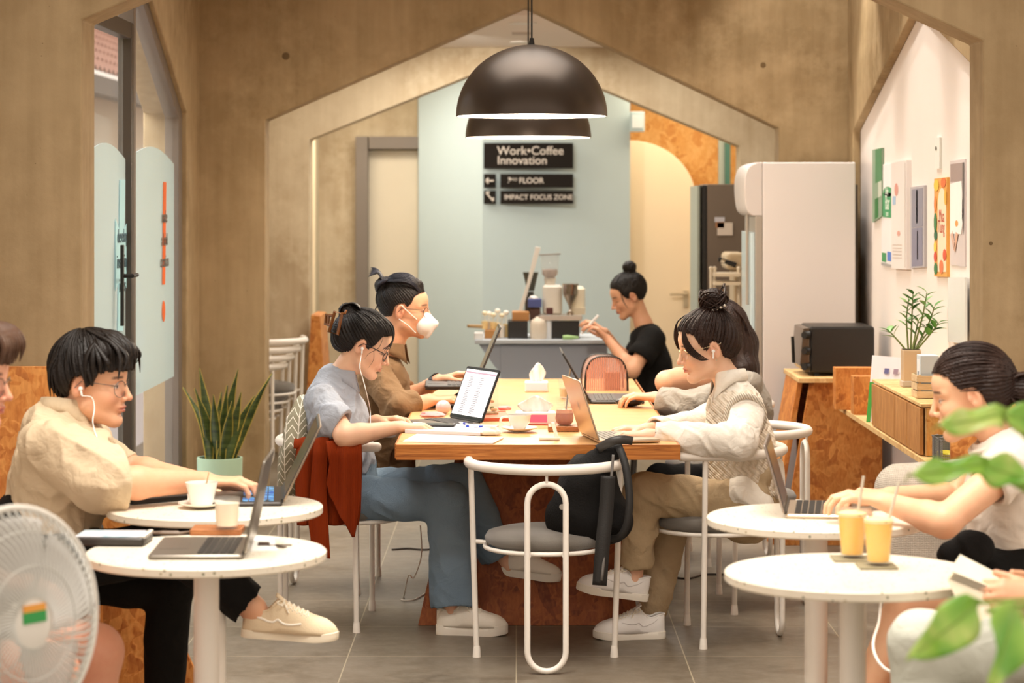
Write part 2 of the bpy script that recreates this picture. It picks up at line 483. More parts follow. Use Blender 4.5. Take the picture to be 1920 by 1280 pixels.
MWHITE = M('ece5da', .32, var=.02, spec=.5)           # white powder coat
MBLACK = M('16130f', .45, var=.1); MDARK = M('2b241e', .5, var=.08)
MGREYF = M('6f6459', .45, var=.04)                     # grey-brown aluminium frames
def glassmat(name, col='ffffff', rough=0.0, alpha=.16, spec=.6):
    t = NT(name); t.set(col, rough, spec=spec, alpha=alpha); return t.m
MGLASS = glassmat('window_glass', 'dfe6e6', .02, .10)
def emis(name, col, s):
    t = NT(name); t.set(col, .5, emit=col, es=s); return t.m
def struct(o, label=None): o['kind'] = 'structure'; return o

# ================================================================ the room
XL, XR = -1.65, 1.74
b = MB(); b.prism([(-4, -2, 0), (4, -2, 0), (4, 22, 0), (-2.5, 22, 0), (-2.5, 12.6, 0), (-1.87, 12.6, 0), (-1.87, 8.45, 0), (-4, 8.45, 0)], (0, 0, -.04)); struct(b.build('floor', MFLOOR))
def gable(name, y0, y1, xo0, xo1, zt, pts, mat, bev=.006):
    """concrete frame facing the camera, opening given as (x,z) from left foot to right foot"""
    poly = [(xo0, 0)]+[(pts[0][0], 0)]+pts+[(pts[-1][0], 0)]+[(xo1, 0), (xo1, zt), (xo0, zt)]
    bm = MB(); bm.prism([(x, y0, z) for x, z in poly], (0, y1-y0, 0)); o = bm.build(name, mat, bev=bev); struct(o); return o
gable('wall_front_frame', 8.2, 8.45, -4, 4, 3.7, [(-1.474, 2.235), (0.03, 2.87), (1.584, 2.165)], MC)
gable('wall_middle_frame', 12.6, 12.82, -1.87, 4, 3.7, [(-1.309, 2.039), (.047, 2.631), (1.368, 1.997)], MC)
gable('wall_rear_frame', 15.5, 15.75, -1.83, 4, 2.60, [(-1.327, 2.006), (.03, 2.55), (1.43, 1.965)], MCL)
def sidewall(name, x0, x1, y0, y1, zt, pts, mat):
    poly = [(y0, 0), (pts[0][0], 0)]+pts+[(pts[-1][0], 0), (y1, 0), (y1, zt), (y0, zt)]
    bm = MB(); bm.prism([(x0, y, z) for y, z in poly], (x1-x0, 0, 0)); return struct(bm.build(name, mat, bev=.006))
sidewall('wall_left', XL-.22, XL, 8.45, 12.6, 3.7, [(8.75, 2.08), (10.5, 2.74), (12.12, 2.06)], MC)
# right side: concrete frame above, plastered wall set behind it
sidewall('wall_right_frame', XR-.012, XR+.029, 8.45, 12.6, 3.7, [(8.62, 2.0), (10.5, 2.46), (12.42, 1.975)], MC)
b = MB(); b.box((XR+.08, 10.5, 1.85), (.1, 4.14, 3.7)); struct(b.build('wall_right', MPLASTER))
XRW = XR+.03
# tie-bolt holes of the formwork
for k, (px, py, Y) in enumerate([(536, 105, 12.598), (1431, 122, 12.598), (1858, 456, 8.198)]):
    p = P(px, py, Y); q = (.95, .7, .3)[k]; b = MB(); b.lathe([(0, .001), (.016*q, .001), (.021*q, -.002)], p, 20, Matrix.Rotation(PI/2, 3, 'X'))
    struct(b.build('trim_%d' % (k+1), M('6e5839', .9)))
# ceilings
b = MB(); b.prism([(-4, 5.3, 3.7), (4, 5.3, 3.7), (4, 12.82, 3.7), (-1.87, 12.82, 3.7), (-1.87, 8.45, 3.7), (-4, 8.45, 3.7)], (0, 0, .12)); struct(b.build('ceiling', MCL))
b = MB(); b.box((1.05, 15.6, 2.66), (5.9, 5.56, .12)); struct(b.build('ceiling_rear', MCEIL))
b = MB(); b.box((-1.88, 15.3, 1.3), (.1, 4.94, 2.6)); struct(b.build('wall_left_rear', MCL))
b = MB(); b.box((2.3, 15.2, 1.3), (.1, 5, 2.6)); struct(b.build('wall_right_rear', MPLASTER))
b = MB(); b.box((-1.1, 17.7, 1.3), (1.46, .12, 2.6)); struct(b.build('wall_back_left', MCL))
b = MB(); b.box((1.7, 17.85, 1.3), (2.0, .12, 2.6)); struct(b.build('wall_back_right', osb('amber_strand_board', 'e0a050', 'c87f34', 'f0bc74', .7)))
b = MB(); b.prism([(-.72, 17.64, 0), (-.702, 17.4, 0), (-.236, 16.9, 0), (.80, 17.0, 0), (.80, 17.7, 0)], (0, 0, 2.6)); struct(b.build('wall_back', MBLUE))
# light recess details: pale strip beside the amber board
b = MB(); b.box(P(1354, 290, 17.6), (.055, .05, 1.9)); struct(b.build('trim_4', M('a9b0a4', .6)))
b = MB(); b.box(P(1364, 290, 17.55), (.04, .05, 1.9)); struct(b.build('trim_5', M('3f6a5c', .6)))
# concrete/plaster post left of the back door, pale colour standing in for its lit edge
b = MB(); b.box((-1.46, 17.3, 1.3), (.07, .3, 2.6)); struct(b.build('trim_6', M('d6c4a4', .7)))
# ---- door in the back wall (left)
d = MB(); s = 17.5/F
xa, xb, zt = (667-CX)*s, (800-CX)*s, 1.63+(372-256)*s
d.box((xa+.045, 17.55, zt/2), (.09, .16, zt)); d.box((xb+.4, 17.55, zt/2), (.09, .16, zt)); d.box(((xa+.09+xb+.4)/2, 17.552, zt-.045), (xb-xa+.3, .156, .09))
dr = struct(d.build('door_2', MGREYF, bev=.004))
b = MB(); b.box(((xa+xb+.4)/2, 17.6, zt/2-.03), (xb-xa+.3, .03, zt-.13)); b.build('door_panel', M('c9bda6', .35, var=.03), dr)
# ---- arched cream door (right)
pts = [(1178, 720)]+[(1180+125*math.sin(a*PI/2/12), 375-112*math.cos(a*PI/2/12)) for a in range(13)]+[(1305, 720)]
Y = 17.3; pp = [P(x, y, Y) for x, y in pts]; pp[0].z = pp[-1].z = 0
b = MB(); b.prism(pp, (0, .06, 0)); dr = struct(b.build('door_3', M('ecd6b4', .5, var=.02), bev=.004))
b = MB(); h0 = P(1290, 551, 17.24); b.tube([h0, h0+Vector((-.13, -.01, 0))], .009); b.box(P(1286, 560, 17.29), (.035, .02, .12)); b.build('door_handle', M('cfc0a4', .3, .6), dr)
# ---- glazed door and window in the left wall (plane x = XL)
GX = XL-.06
def gp(px, py): Y = GX*F/(px-CX); return P(px, py, Y)
def yy(px): return GX*F/(px-CX)
fr = MB()
def zg(y): return 2.06+(12.12-y)*.42 if y > 10.5 else 2.74-(10.5-y)*.37      # underside of the gable at depth y
def post(m, y, w, z0=.0, xo=0, dx=.07, zt=None): m.box((GX+xo, y, (z0+(zt or zg(y)))/2), (dx, w, (zt or zg(y))-z0))
win = MB()
ya, yb, yc, yd = 9.35, yy(205), yy(262), yy(349)
for y, w in ((12.06, .12), (8.79, .07), (ya, .07)): post(win, y, w)
def rail(m, y0, y1, z0, z1, h=.07, dx=.07):
    m.prism([(GX-dx/2, y0, z0), (GX-dx/2, y1, z1), (GX-dx/2, y1, z1-h), (GX-dx/2, y0, z0-h)], (dx, 0, 0))
rail(win, 10.5, 12.12, 2.74, 2.06, .08); rail(win, 8.75, 10.5, 2.08, 2.74, .08); win.box((GX, 10.4, .03), (.09, 3.3, .06))
post(win, 10.62, .06)
wo = struct(win.build('window_1', MGREYF, bev=.003))
b = MB(); b.box((GX, 11.35, .82), (.05, 1.4, .06)); 
lf = MB(); y0, y1 = 9.42, 10.58      # the door leaf, dark stile toward the camera
post(lf, y0+.045, .09, .06, zt=2.24); 
lo_ = MB(); lo_.box((GX+.01, 10.53, 1.22), (.06, .07, 2.34)); lo_.box((GX+.01, 9.47, 1.22), (.06, .09, 2.34)); lo_.box((GX+.01, 10.0, .1), (.055, 1.1, .12)); lo_.box((GX+.01, 10.0, 2.36), (.055, 1.12, .07))
do = struct(lo_.build('door_1', M('4c443c', .4, .3), bev=.003))
hd = MB(); hp = gp(207, 535); hp.x += .05; hd.box(hp, (.012, .03, .34)); h2 = gp(208, 517); h2.x += .09
hd.tube([h2+Vector((-.04,0,0)), h2, h2+Vector((0, .13, 0))], .009); hd.build('door_handle', MBLACK, do)
g = MB(); g.box((GX+.0, 10.0, 1.24), (.008, .98, 2.2)); g.build('door_glass', MGLASS, do)
g = MB(); g.prism([(GX, 10.65, .06), (GX, 12.0, .06), (GX, 12.0, 2.05), (GX, 10.65, 2.62)], (.008, 0, 0)); g.build('window_glass', MGLASS, wo)
g = MB(); g.prism([(GX, 8.84, .06), (GX, 9.3, .06), (GX, 9.3, 2.22), (GX, 8.84, 2.05)], (.008, 0, 0)); g.build('window_glass', MGLASS, wo)
# frosted film with graphics
FILM = glassmat('frosted_film', 'c8dcdc', .6, .62, .3)
def film(name, ya_, yb_, tl, tr, par, mat, x=.012, z0=.85, bulge=.06):
    n = 12; up = [(ya_+(yb_-ya_)*k/n, tl+(tr-tl)*k/n+bulge*math.sin(PI*k/n)) for k in range(n+1)]
    m = MB(); m.prism([(GX+x, ya_, z0), (GX+x, yb_, z0)]+[(GX+x, y, z) for y, z in reversed(up)], (.002, 0, 0)); return m.build(name, mat, par)
film('frosted_film', 9.52, 10.49, 1.80, 1.80, do, FILM); film('frosted_film', 10.66, 11.98, 1.82, 1.80, wo, FILM, z0=.75)
MCY = M('b5e6ee', .5, var=.02); MOR = M('ee6a22', .5, var=.02)
def gq(m, pts, x=.017): m.prism([Vector((GX+x, gp(px, py).y, gp(px, py).z)) for px, py in pts], (.0015, 0, 0))
m = MB(); gq(m, [(217, 337), (227, 337), (225.5, 430), (239, 392), (242, 430), (233, 470), (241, 530), (238, 566), (226, 530), (223, 620), (213, 620), (214, 530), (208.5, 545), (208.5, 410), (216, 430)])
m.build('cyan_star_graphic', MCY, do)
m = MB(); gq(m, [(299.5, 341), (305, 341), (302.5, 533), (297.5, 533)]); o = []
for k in range(14): a = 2*PI*k/14; o.append((300+2.8*math.cos(a), 583+20*math.sin(a)))
gq(m, o); m.build('orange_line_graphic', MOR, wo)
RT = Matrix(((0, 0, 1), (1, 0, 0), (0, 1, 0)))          # text running along +y, facing +x
for s_, py in (('develop', 443), ('inspiring', 490), ('ideas', 535)):
    q = gp(221, py); text('door_lettering', s_, .085, (GX+.02, q.y, q.z), RT, M('46606a', .6), do, 'CENTER')
for s_, py in (('make', 407), ('a bold', 450), ('creation', 490)):
    q = gp(301, py); text('window_lettering', s_, .085, (GX+.02, q.y, q.z), RT, M('6b6258', .6), wo, 'CENTER')
# outside: yard wall with tiled roof, paving
b = MB(); b.box((-3.6, 19, 1.25), (.15, 26, 2.6)); struct(b.build('wall_yard', M('cdbba2', .8, var=.06)))
b = MB(); b.box((-3.42, 19, .25), (.15, 26, .5)); struct(b.build('wall_yard_kerb', M('d9d5dc', .7, var=.04)))
b = MB()
for r in range(9):
    for k in range(80):
        y = 14+k*.2; x0 = -3.35-r*.19; z0 = 2.62+r*.13
        b.add([(x0+.2, y, z0-.03), (x0+.2, y+.1, z0+.02), (x0+.2, y+.2, z0-.03), (x0-.05, y, z0+.10), (x0-.05, y+.1, z0+.15), (x0-.05, y+.2, z0+.10)], [(0, 1, 4, 3), (1, 2, 5, 4)])
o = b.build('tiled_roof', M('c4998a', .8, var=.15)); struct(o)
b = MB(); b.box((-3.25, 21, 2.5), (.14, 18, .14)); struct(b.build('trim_7', M('6d6258', .6)))
b = MB(); b.box((-4, 17, -.06), (4.2, 30, .04)); struct(b.build('ground', M('dcd8dc', .8)))

# ================================================================ signs on the blue wall
MSIGN = M('231f1c', .9, var=.05, spec=.1); MLET = M('cfc6bc', .7, var=.02)
RC = Matrix(((1, 0, 0), (0, 0, -1), (0, 1, 0)))          # text facing the camera
def sgn(name, label, x0, y0, x1, y1, Y, group=None):
    a, c = P(x0, y0, Y), P(x1, y1, Y); m = MB(); m.box(((a.x+c.x)/2, Y, (a.z+c.z)/2), (c.x-a.x, .012, a.z-c.z))
    o = m.build(name, MSIGN, bev=.002); tag(o, label, 'sign', group); return o
def tl(par, s_, px, py, Y, size, al='LEFT', bold=.0, sx=1): q = P(px, py, Y-.0075); return text('lettering', s_, size, q, RC, MLET, par, al, .0006, bold, sx)
G = 'signs on the pale blue wall'
o = sgn('wall_sign', 'large black sign reading Work Coffee Innovation on the blue wall', 907, 268, 1075, 316, 16.88, G)
tl(o, 'Work\u2022Coffee', 932, 283, 16.88, .084, bold=.0008); tl(o, 'Innovation', 932, 301, 16.88, .082, bold=.0008)
o = sgn('wall_sign', 'narrow black sign reading 3rd floor', 938, 326, 1075, 352, 16.88, G); tl(o, '3', 952, 339, 16.88, .056, bold=.002); tl(o, 'RD', 960, 336.5, 16.88, .028); tl(o, 'FLOOR', 973, 339, 16.88, .054, bold=.0008)
o = sgn('wall_sign', 'narrow black sign reading impact focus zone', 938, 357, 1075, 382, 16.88, G); tl(o, 'IMPACT FOCUS ZONE', 945, 370, 16.88, .049, bold=.0006, sx=.98)
def strokes(o, segs, Y=16.865):
    m = MB()
    for a, c in segs: m.tube([P(*a, Y), P(*c, Y)], .006, 6)
    m.build('arrow_mark', MLET, o)
o = sgn('wall_sign', 'small square black sign with a left arrow', 907, 326, 930, 352, 16.88, G); strokes(o, [((911, 339), (926, 339)), ((911, 339), (916, 334)), ((911, 339), (916, 344))])
o = sgn('wall_sign', 'small square black sign with a diagonal stair mark', 907, 357, 930, 382, 16.88, G); strokes(o, [((911, 361), (925, 377)), ((911, 361), (918, 361)), ((925, 377), (925, 370))])
# exit-light box fixed to the end of the blue wall
m = MB(); q = P(1195, 228, 16.9); m.rbox((q.x, 16.93, q.z), (.1, .08, .14), .01); o = m.build('emergency_light', M('b9cdd0', .5)); tag(o, 'small pale blue box light at the top right of the blue wall', 'light fixture')
m = MB(); m.box((q.x, 16.885, q.z), (.075, .006, .09)); m.build('lens', M('dfe9ea', .3), o)
# ================================================================ recessed ceiling lights
LAMPW = emis('lamp_glow', 'fff2df', 14)
def downlight(px, py, zc, lab, grp):
    Y = (zc-1.63)*F/(372-py); p = P(px, py, Y)
    r = thing('ceiling_light', lab, 'ceiling light', p, grp)
    m = MB(); m.lathe([(.06, 0), (.078, 0), (.078, -.008), (.06, -.008)], p, 24); m.build('trim_ring', MWHITE, r, True)
    m = MB(); m.lathe([(0, -.004), (.06, -.004)], p, 24); m.build('lamp_disc', LAMPW, r); return p
G = 'downlights in the white rear ceiling'
q1 = downlight(980, 42, 2.6, 'round ceiling downlight nearer the pointed concrete arch top', G); q2 = downlight(980, 78, 2.6, 'round ceiling downlight just above the horizontal concrete beam', G)
m = MB(); q = P(979, 62, .97*F/(372-62)); m.box(q, (.12, .16, .012)); o = m.build('ceiling_vent', M('cbbcae', .6)); tag(o, 'small square grey vent between the two ceiling downlights', 'vent')
# ================================================================ pendant lamps
MDOME = M('4a4038', .33, .55, var=.03); MINN = M('fff6ea', .5)
GLOWDISC = emis('added_opening_glow', 'fff4e4', 5)
def pendant(px, pyr, diam_px, lab):
    Y = .6*F/diam_px; c = P(px, pyr, Y); r = thing('pendant_lamp', lab, 'pendant lamp', c, 'dome pendant lamps')
    prof = [(.3*math.cos(a), .283*math.sin(a)) for a in [k*PI/2/22 for k in range(22)]]+[(.02, .283)]
    m = MB(); m.shell(prof+[(.02, .28)]+[(.296*math.cos(a), .279*math.sin(a)) for a in [k*PI/2/22 for k in range(21, -1, -1)]], c, 64)
    m.build('lamp_shade', MDOME, r, True, auto=60)
    m = MB(); m.shell([(.2945*math.cos(a), .2775*math.sin(a)) for a in [k*PI/2/22 for k in range(22)]]+[(.01, .277)], c, 64); m.build('shade_lining', MINN, r, True)
    m = MB(); m.lathe([(0, .003), (.292, .003), (.292, .006), (0, .006)], c, 64); m.build('added_glow_disc', GLOWDISC, r, True)  # glowing disc added so the whole lamp opening shows white
    m = MB(); m.lathe([(.022, .07), (.022, .2), (.012, .275)], c, 16); m.build('socket', MBLACK, r, True)
    m = MB(); m.tube([c+Vector((0, 0, .28)), Vector((c.x, c.y, 3.7))], .0035); m.lathe([(.012, .28), (.008, .31)], c, 12); m.lathe([(.05, 3.68-c.z), (.05, 3.7-c.z)], c, 20); m.build('cord', MBLACK, r)
    L = bpy.data.lights.new('pendant_light', 'POINT'); L.energy = 22; L.color = (1, .84, .66); L.shadow_soft_size = .07
    lo = bpy.data.objects.new('pendant_light', L); COL.objects.link(lo); lo.location = c+Vector((0, 0, -.08)); return r
pendant(997, 218, 284, 'black dome pendant lamp hanging nearer, seen whole, above the shared table')
pendant(990.5, 258, 236, 'black dome pendant lamp hanging lower behind the nearer one')
# ================================================================ unseen lights, most added to brighten the room
def area(loc, size, energy, col=(1, .9, .78), rot=(0, 0, 0), sy=None, spread=PI):
    L = bpy.data.lights.new('unseen_area_light', 'AREA'); L.energy = energy; L.color = col; L.size = size; L.spread = spread
    if sy: L.shape = 'RECTANGLE'; L.size_y = sy
    o = bpy.data.objects.new('unseen_area_light', L); COL.objects.link(o); o.location = loc; o.rotation_euler = rot; return o
def spot(loc, to, energy, ang=50, col=(1, .93, .84), blend=.6, r=.03):
    L = bpy.data.lights.new('unseen_spot', 'SPOT'); L.energy = energy; L.color = col; L.spot_size = math.radians(ang); L.spot_blend = blend; L.shadow_soft_size = r
    o = bpy.data.objects.new('unseen_spot', L); COL.objects.link(o); o.location = loc
    o.rotation_euler = (Vector(to)-Vector(loc)).to_track_quat('-Z', 'Y').to_euler(); return o
# ================================================================ chairs
MSEAT = M('6e6860', .95, bump=.6, bs=500, var=.12, spec=.15, sheen=.4)
def rail_pts(R=.272, fwd=.135, z=.70):
    pts = [Vector((-R, fwd, z))]+[Vector((R*math.cos(a), R*math.sin(a), z)) for a in [PI+PI*k/20 for k in range(21)]]+[Vector((R, fwd, z))]
    return pts
def make_chair():
    r = thing('tube_armchair', 'x', 'chair')
    m = MB(); rp = rail_pts(); m.tube(rp, .0185, 14)
    m.ell(rp[0], .0185, seg=10); m.ell(rp[-1], .0185, seg=10); m.tube([(0, -.268, .655), (0, -.27, .69)], .005); m.build('arm_rail', MWHITE, r, True, auto=70)
    for s in (-1, 1):
        m = MB(); m.tube([(s*.245, .055, .012), (s*.266, .05, .695)], .0105, 10); m.lathe([(.015, 0), (.0125, .035), (.011, .04)], (s*.2445, .055, 0), 12); m.build('leg', MWHITE, r, True)
    m = MB(); o = []
    for k in range(13): a = PI*k/12; o.append(Vector((.066*math.cos(a), -.262, .585+.066*math.sin(a))))
    for k in range(13): a = PI+PI*k/12; o.append(Vector((.066*math.cos(a), -.262, .077+.066*math.sin(a))))
    m.tube(o, .0105, 10, closed=True); m.build('back_loop', MWHITE, r, True, auto=80)
    m = MB(); m.tube([Vector((.215*math.cos(2*PI*k/40), .215*math.sin(2*PI*k/40)-.01, .405)) for k in range(40)], .008, 8, closed=True)
    for s in (-1, 1): m.tube([(s*.252, .055, .412), (s*.2, .05, .407)], .008); m.tube([(s*.06, -.262, .405), (s*.06, -.2, .405)], .007)
    m.build('seat_frame', MWHITE, r, True, auto=70)
    m = MB(); m.lathe([(0, .410), (.19, .410), (.212, .422), (.216, .438), (.205, .456), (.16, .468), (.08, .472), (0, .473)], (0, -.01, 0), 40); m.build('seat_cushion', MSEAT, r, True, auto=80)
    return r
CH = make_chair(); _first = [1]
def chair(x, y, rz, label, group='white tube armchairs at the shared table', z=0):
    o = CH if _first[0] else copy_tree(CH); _first[0] = 0
    o.location = (x, y, z); o.rotation_euler = (0, 0, rz); tag(o, label, 'chair', group); return o
chair(.104, 8.545, 0, 'white tube armchair with a black backpack on its seat, back to the camera')
chair(-.64, 9.33, -PI/2-.06, 'white tube armchair under the rust cardigan, holding the person in a blue shirt')
chair(-.68, 10.2, -PI/2-.12, 'white tube armchair of the masked person in a brown shirt')
chair(.72, 9.0, PI/2+.05, 'white tube armchair of the person in a white knitted vest')
chair(.90, 9.72, PI/2+.04, 'white tube armchair behind the white knitted vest, by the strand board panel')
chair(.88, 10.95, PI/2+.1, 'white tube armchair nearly hidden in front of the tall white fridge')
# stack of chairs beyond the middle concrete frame
for k in range(4):
    p = P(545-8*k, 646+9*(3-k)*1.3, 13.6)
    chair(-1.46-.035*(3-k), 13.5+.03*k, PI*.06, ['white tube armchair at the bottom of the stack', 'second white tube armchair up in the stack', 'third white tube armchair up in the stack', 'topmost white tube armchair of the stack'][k], 'stacked white chairs', z=.045*k)
# ================================================================ shared table
TT = .76
def S_(px, py, z): Y = (H-z)*F/(py-CY); return P(px, py, Y)       # point on a horizontal surface of height z
r = thing('shared_table', 'long shared table with thick wooden top and strand board base', 'table', (.07, 10.1, 0))
xl, xr = -.426, .582; zt = TT
m = MB(); m.prism([(xl, 8.57, zt), (xr, 8.57, zt-.004), (xr-.02, 11.68, zt), (xl, 11.68, zt)], (0, 0, -.052)); top = m.build('tabletop', [MWT], r, bev=.003)
m = MB(); m.box(((xl+xr)/2, 8.569, zt-.029), (xr-xl, .006, .054)); m.build('front_edging', MWE, r, bev=.001)
m = MB(); m.box((xl-.002, 10.13, zt-.027), (.006, 3.1, .05)); m.box((xr-.006, 10.13, zt-.028), (.006, 3.1, .05)); m.build('side_edging', MWE, r)
zb = zt-.056
m = MB()
for y0, y1 in ((9.35, 11.2),):
    m.add([(-.375, y0-.12, 0), (.47, y0-.12, 0), (.47, y1, 0), (-.375, y1, 0), (-.22, y0+.02, zb), (.36, y0+.02, zb), (.36, y1-.1, zb), (-.22, y1-.1, zb)], [(0, 1, 5, 4), (1, 2, 6, 5), (2, 3, 7, 6), (3, 0, 4, 7), (0, 3, 2, 1), (4, 5, 6, 7)])
m.build('base', MOSBD, r, bev=.002)
# ================================================================ small round tables
def round_table(px, py, pxm, D, label, legpx=None):
    z = .742; Y = (H-z)*F/(py-CY); c = P(px, py, Y); c.z = 0
    r = thing('round_table', label, 'table', c, 'small round terrazzo tables'); R = D/2
    m = MB(); m.lathe([(0, z-.024), (R-.004, z-.024), (R, z-.02), (R, z-.004), (R-.004, z), (0, z)], c, 96); m.build('tabletop', MTER, r, True, auto=30)
    m = MB(); m.lathe([(.032, .012), (.032, z-.024)], c, 28); m.build('pedestal', MWHITE, r, True)
    m = MB(); m.lathe([(.2, 0), (.2, .008), (.19, .014), (.034, .018), (.034, .03)], c, 40); m.build('foot_plate', MWHITE, r, True)
    m = MB(); m.box(c+Vector((0, 0, z-.028)), (.3, .04, .008)); m.box(c+Vector((0, 0, z-.028)), (.04, .3, .008)); m.build('top_bracket', MWHITE, r)
    return c, z
T1, TZ = round_table(387, 1032, 0, .605, 'small round terrazzo table at the left, nearest the fan')
T2, _ = round_table(403, 948, 0, .622, 'small round terrazzo table under the bare forearm of the person in beige')
T3, _ = round_table(1599, 1071, 0, .61, 'small round terrazzo table with the two yellow drinks')
T4, _ = round_table(1530, 968, 0, .61, 'small round terrazzo table carrying the laptop of the person in a white T-shirt')
T5, _ = round_table(2130, 1372, 0, .61, 'round terrazzo table edge at the bottom right corner, under the leafy plant')
# ================================================================ laptops
MKEY = M('2a2826', .5, var=.1)
def laptop(label, hl, hr, tilt, mats, depth=.215, lid=.212, screen=None, screen_mat=None, logo=None, th=.012, keys=MKEY, base_z=None, name='laptop'):
    """hl, hr: hinge ends (user's left and right); tilt: degrees the lid leans back from upright"""
    hl, hr = Vector(hl), Vector(hr); ax = (hr-hl).normalized(); up = Vector((0, 0, 1)); ax.z = 0; ax.normalize()
    tow = ax.cross(up); tow = -up.cross(ax); c = (hl+hr)/2; W = (hr-hl).length      # toward the user
    r = thing(name, label, 'laptop', c); mb, ml = mats
    R = Matrix((ax, tow, up)).transposed()
    def W_(x, y, z): return c+R @ Vector((x, y, z))
    m = MB(); m.rbox(W_(0, depth/2, th/2), (W, depth, th), .012, R); m.build('base', mb, r, True, auto=40)
    m = MB()
    rows = 5; kw = W*.88/13
    for j in range(rows):
        for i in range(13):
            m.box(W_(-W*.44+kw*(i+.5), .028+j*.0185+.006, th+.0012), (kw*.86, .0155, .002), R)
    o = m.build('keyboard', keys, r)
    m = MB(); m.box(W_(0, depth*.78, th+.0003), (W*.34, depth*.32, .0006), R); m.build('touchpad', mb, r)
    a = math.radians(tilt); s = -tow*math.sin(a)+up*math.cos(a); nrm = tow*math.cos(a)+up*math.sin(a)
    RL = Matrix((ax, s, nrm)).transposed(); o0 = c+up*(th+.001)
    m = MB(); m.rbox(o0+s*(lid/2)-nrm*.003, (W, lid, .006), .01, RL); m.build('lid', ml, r, True, auto=40)
    m = MB(); m.box(o0+s*(lid/2)+nrm*.0006, (W-.006, lid-.006, .001), RL); m.build('screen_bezel', M('151413', .3), r)
    m = MB(); m.box(o0+s*(lid/2+.003)+nrm*.0014, (W-.022, lid-.030, .0008), RL); sc = m.build('screen', screen_mat or M('23262a', .12, spec=.6), r)
    if logo:
        m = MB(); q = o0+s*(lid*.52)-nrm*.0066; m.lathe([(0, 0), (.017, 0)], q, 20, RL @ Matrix.Rotation(0, 3, 'X'), sx=.8); m.build('logo', logo, r)
    if screen: screen(r, lambda u, v: o0+ax*(u*(W-.03))+s*(.014+v*(lid-.032))+nrm*.0021, RL, W-.03)
    m = MB(); m.tube([o0-ax*W*.42, o0+ax*W*.42], .005, 8); m.build('hinge', M('3a3734', .4, .5), r)
    return r
MSIL = M('c9b79f', .28, .75, var=.02); MGRAY = M('7d766c', .32, .6, var=.02); MDK = M('37332f', .4, .3)
SCRW = emis('document_screen', 'f2eff0', .62)
def docscreen(par, at, RL, W):
    m = MB(); rn = random.Random(3)
    for col in (-.36, -.02):
        for k in range(19):
            w = .10+rn.random()*.08; p = at(col+w/2+.04, .86-k*.043); m.box(p, (w*W, .0022, .0006), RL)
    m.build('document_text', M('7c7a80', .6), par)
    m = MB(); m.box(at(0, .965), (W, .006, .0006), RL); m.build('menu_bar', M('c9a9c0', .6), par)
def bluescreen(par, at, RL, W): pass
# blue-shirt person's laptop, screen seen
a, b_ = S_(842, 788, TT), S_(903, 799, TT)
laptop('open laptop with a document on screen, in front of the person in the blue shirt', a, b_, 22, (MGRAY, M('2c2a2a', .4, .3)), .2, .215, docscreen, SCRW)
a, b_ = S_(1124, 831, TT), S_(1089, 815, TT)
laptop('open gold laptop seen from the back of its lid, under the hands from white sleeves', a, b_, 18, (MSIL, MSIL), .225, .222, logo=M('f4efe6', .2), keys=M('8a8478', .5))
# masked person's laptop on a stand
zs = .845; c0 = P(893, 722, 10.15)
LS = laptop('dark laptop seen edge-on, raised on a stand before the masked person', (c0.x-.01, 10.3, zs), (c0.x, 10.0, zs), 23, (MDK, MDK), .21, .262)
m = MB(); m.box((c0.x-.11, 10.15, zs-.006), (.2, .22, .006)); m.tube([(c0.x-.03, 10.1, zs-.01), (c0.x-.14, 10.1, TT+.006)], .006); m.tube([(c0.x-.03, 10.22, zs-.01), (c0.x-.14, 10.22, TT+.006)], .006); m.box((c0.x-.12, 10.16, TT+.004), (.2, .2, .008))
tag(m.build('laptop_stand', MDK), 'small dark stand under the edge-on laptop of the masked person', 'laptop stand')
a, b_ = S_(1107, 757, TT), S_(1100, 742, TT)
laptop('open black laptop with thin lid before the pink ribbed bag', a, b_, 30, (MDK, MBLACK), .23, .235, keys=M('4a4640', .5))
# round-table laptops
a, b_ = Vector((T1.x+.075, 5.98, TZ)), Vector((T1.x+.065, 6.24, TZ))
laptop('space grey laptop lying open on the table nearest the fan', S_(476, 1014, TZ), S_(456, 1049, TZ), 12, (MGRAY, MGRAY), .235, .235)
BLS = emis('blue_wallpaper_screen', '7fb2d8', .5)
KB = NT('screen_reflection_keys'); v = KB.coord(); KB.set(KB.ramp(KB.noise(v, 18, 2), [(.35, '1c4fa0'), (.5, '66a8dc'), (.62, '24303e'), (.7, 'a8d4ee')]), .4)  # the screen's blue reflection put into the key colour
laptop('laptop with painted blue screen reflection on keys under the hand of the person in beige', S_(530, 918, TZ), S_(530, 949, TZ), 26, (MDK, M('8a7a68', .3, .5)), .23, .245, keys=KB.m)
laptop('thin laptop under the hands of the person in a white T-shirt', S_(1472, 972, TZ), S_(1478, 944, TZ), 16, (MSIL, M('8f8278', .3, .5)), .24, .2)
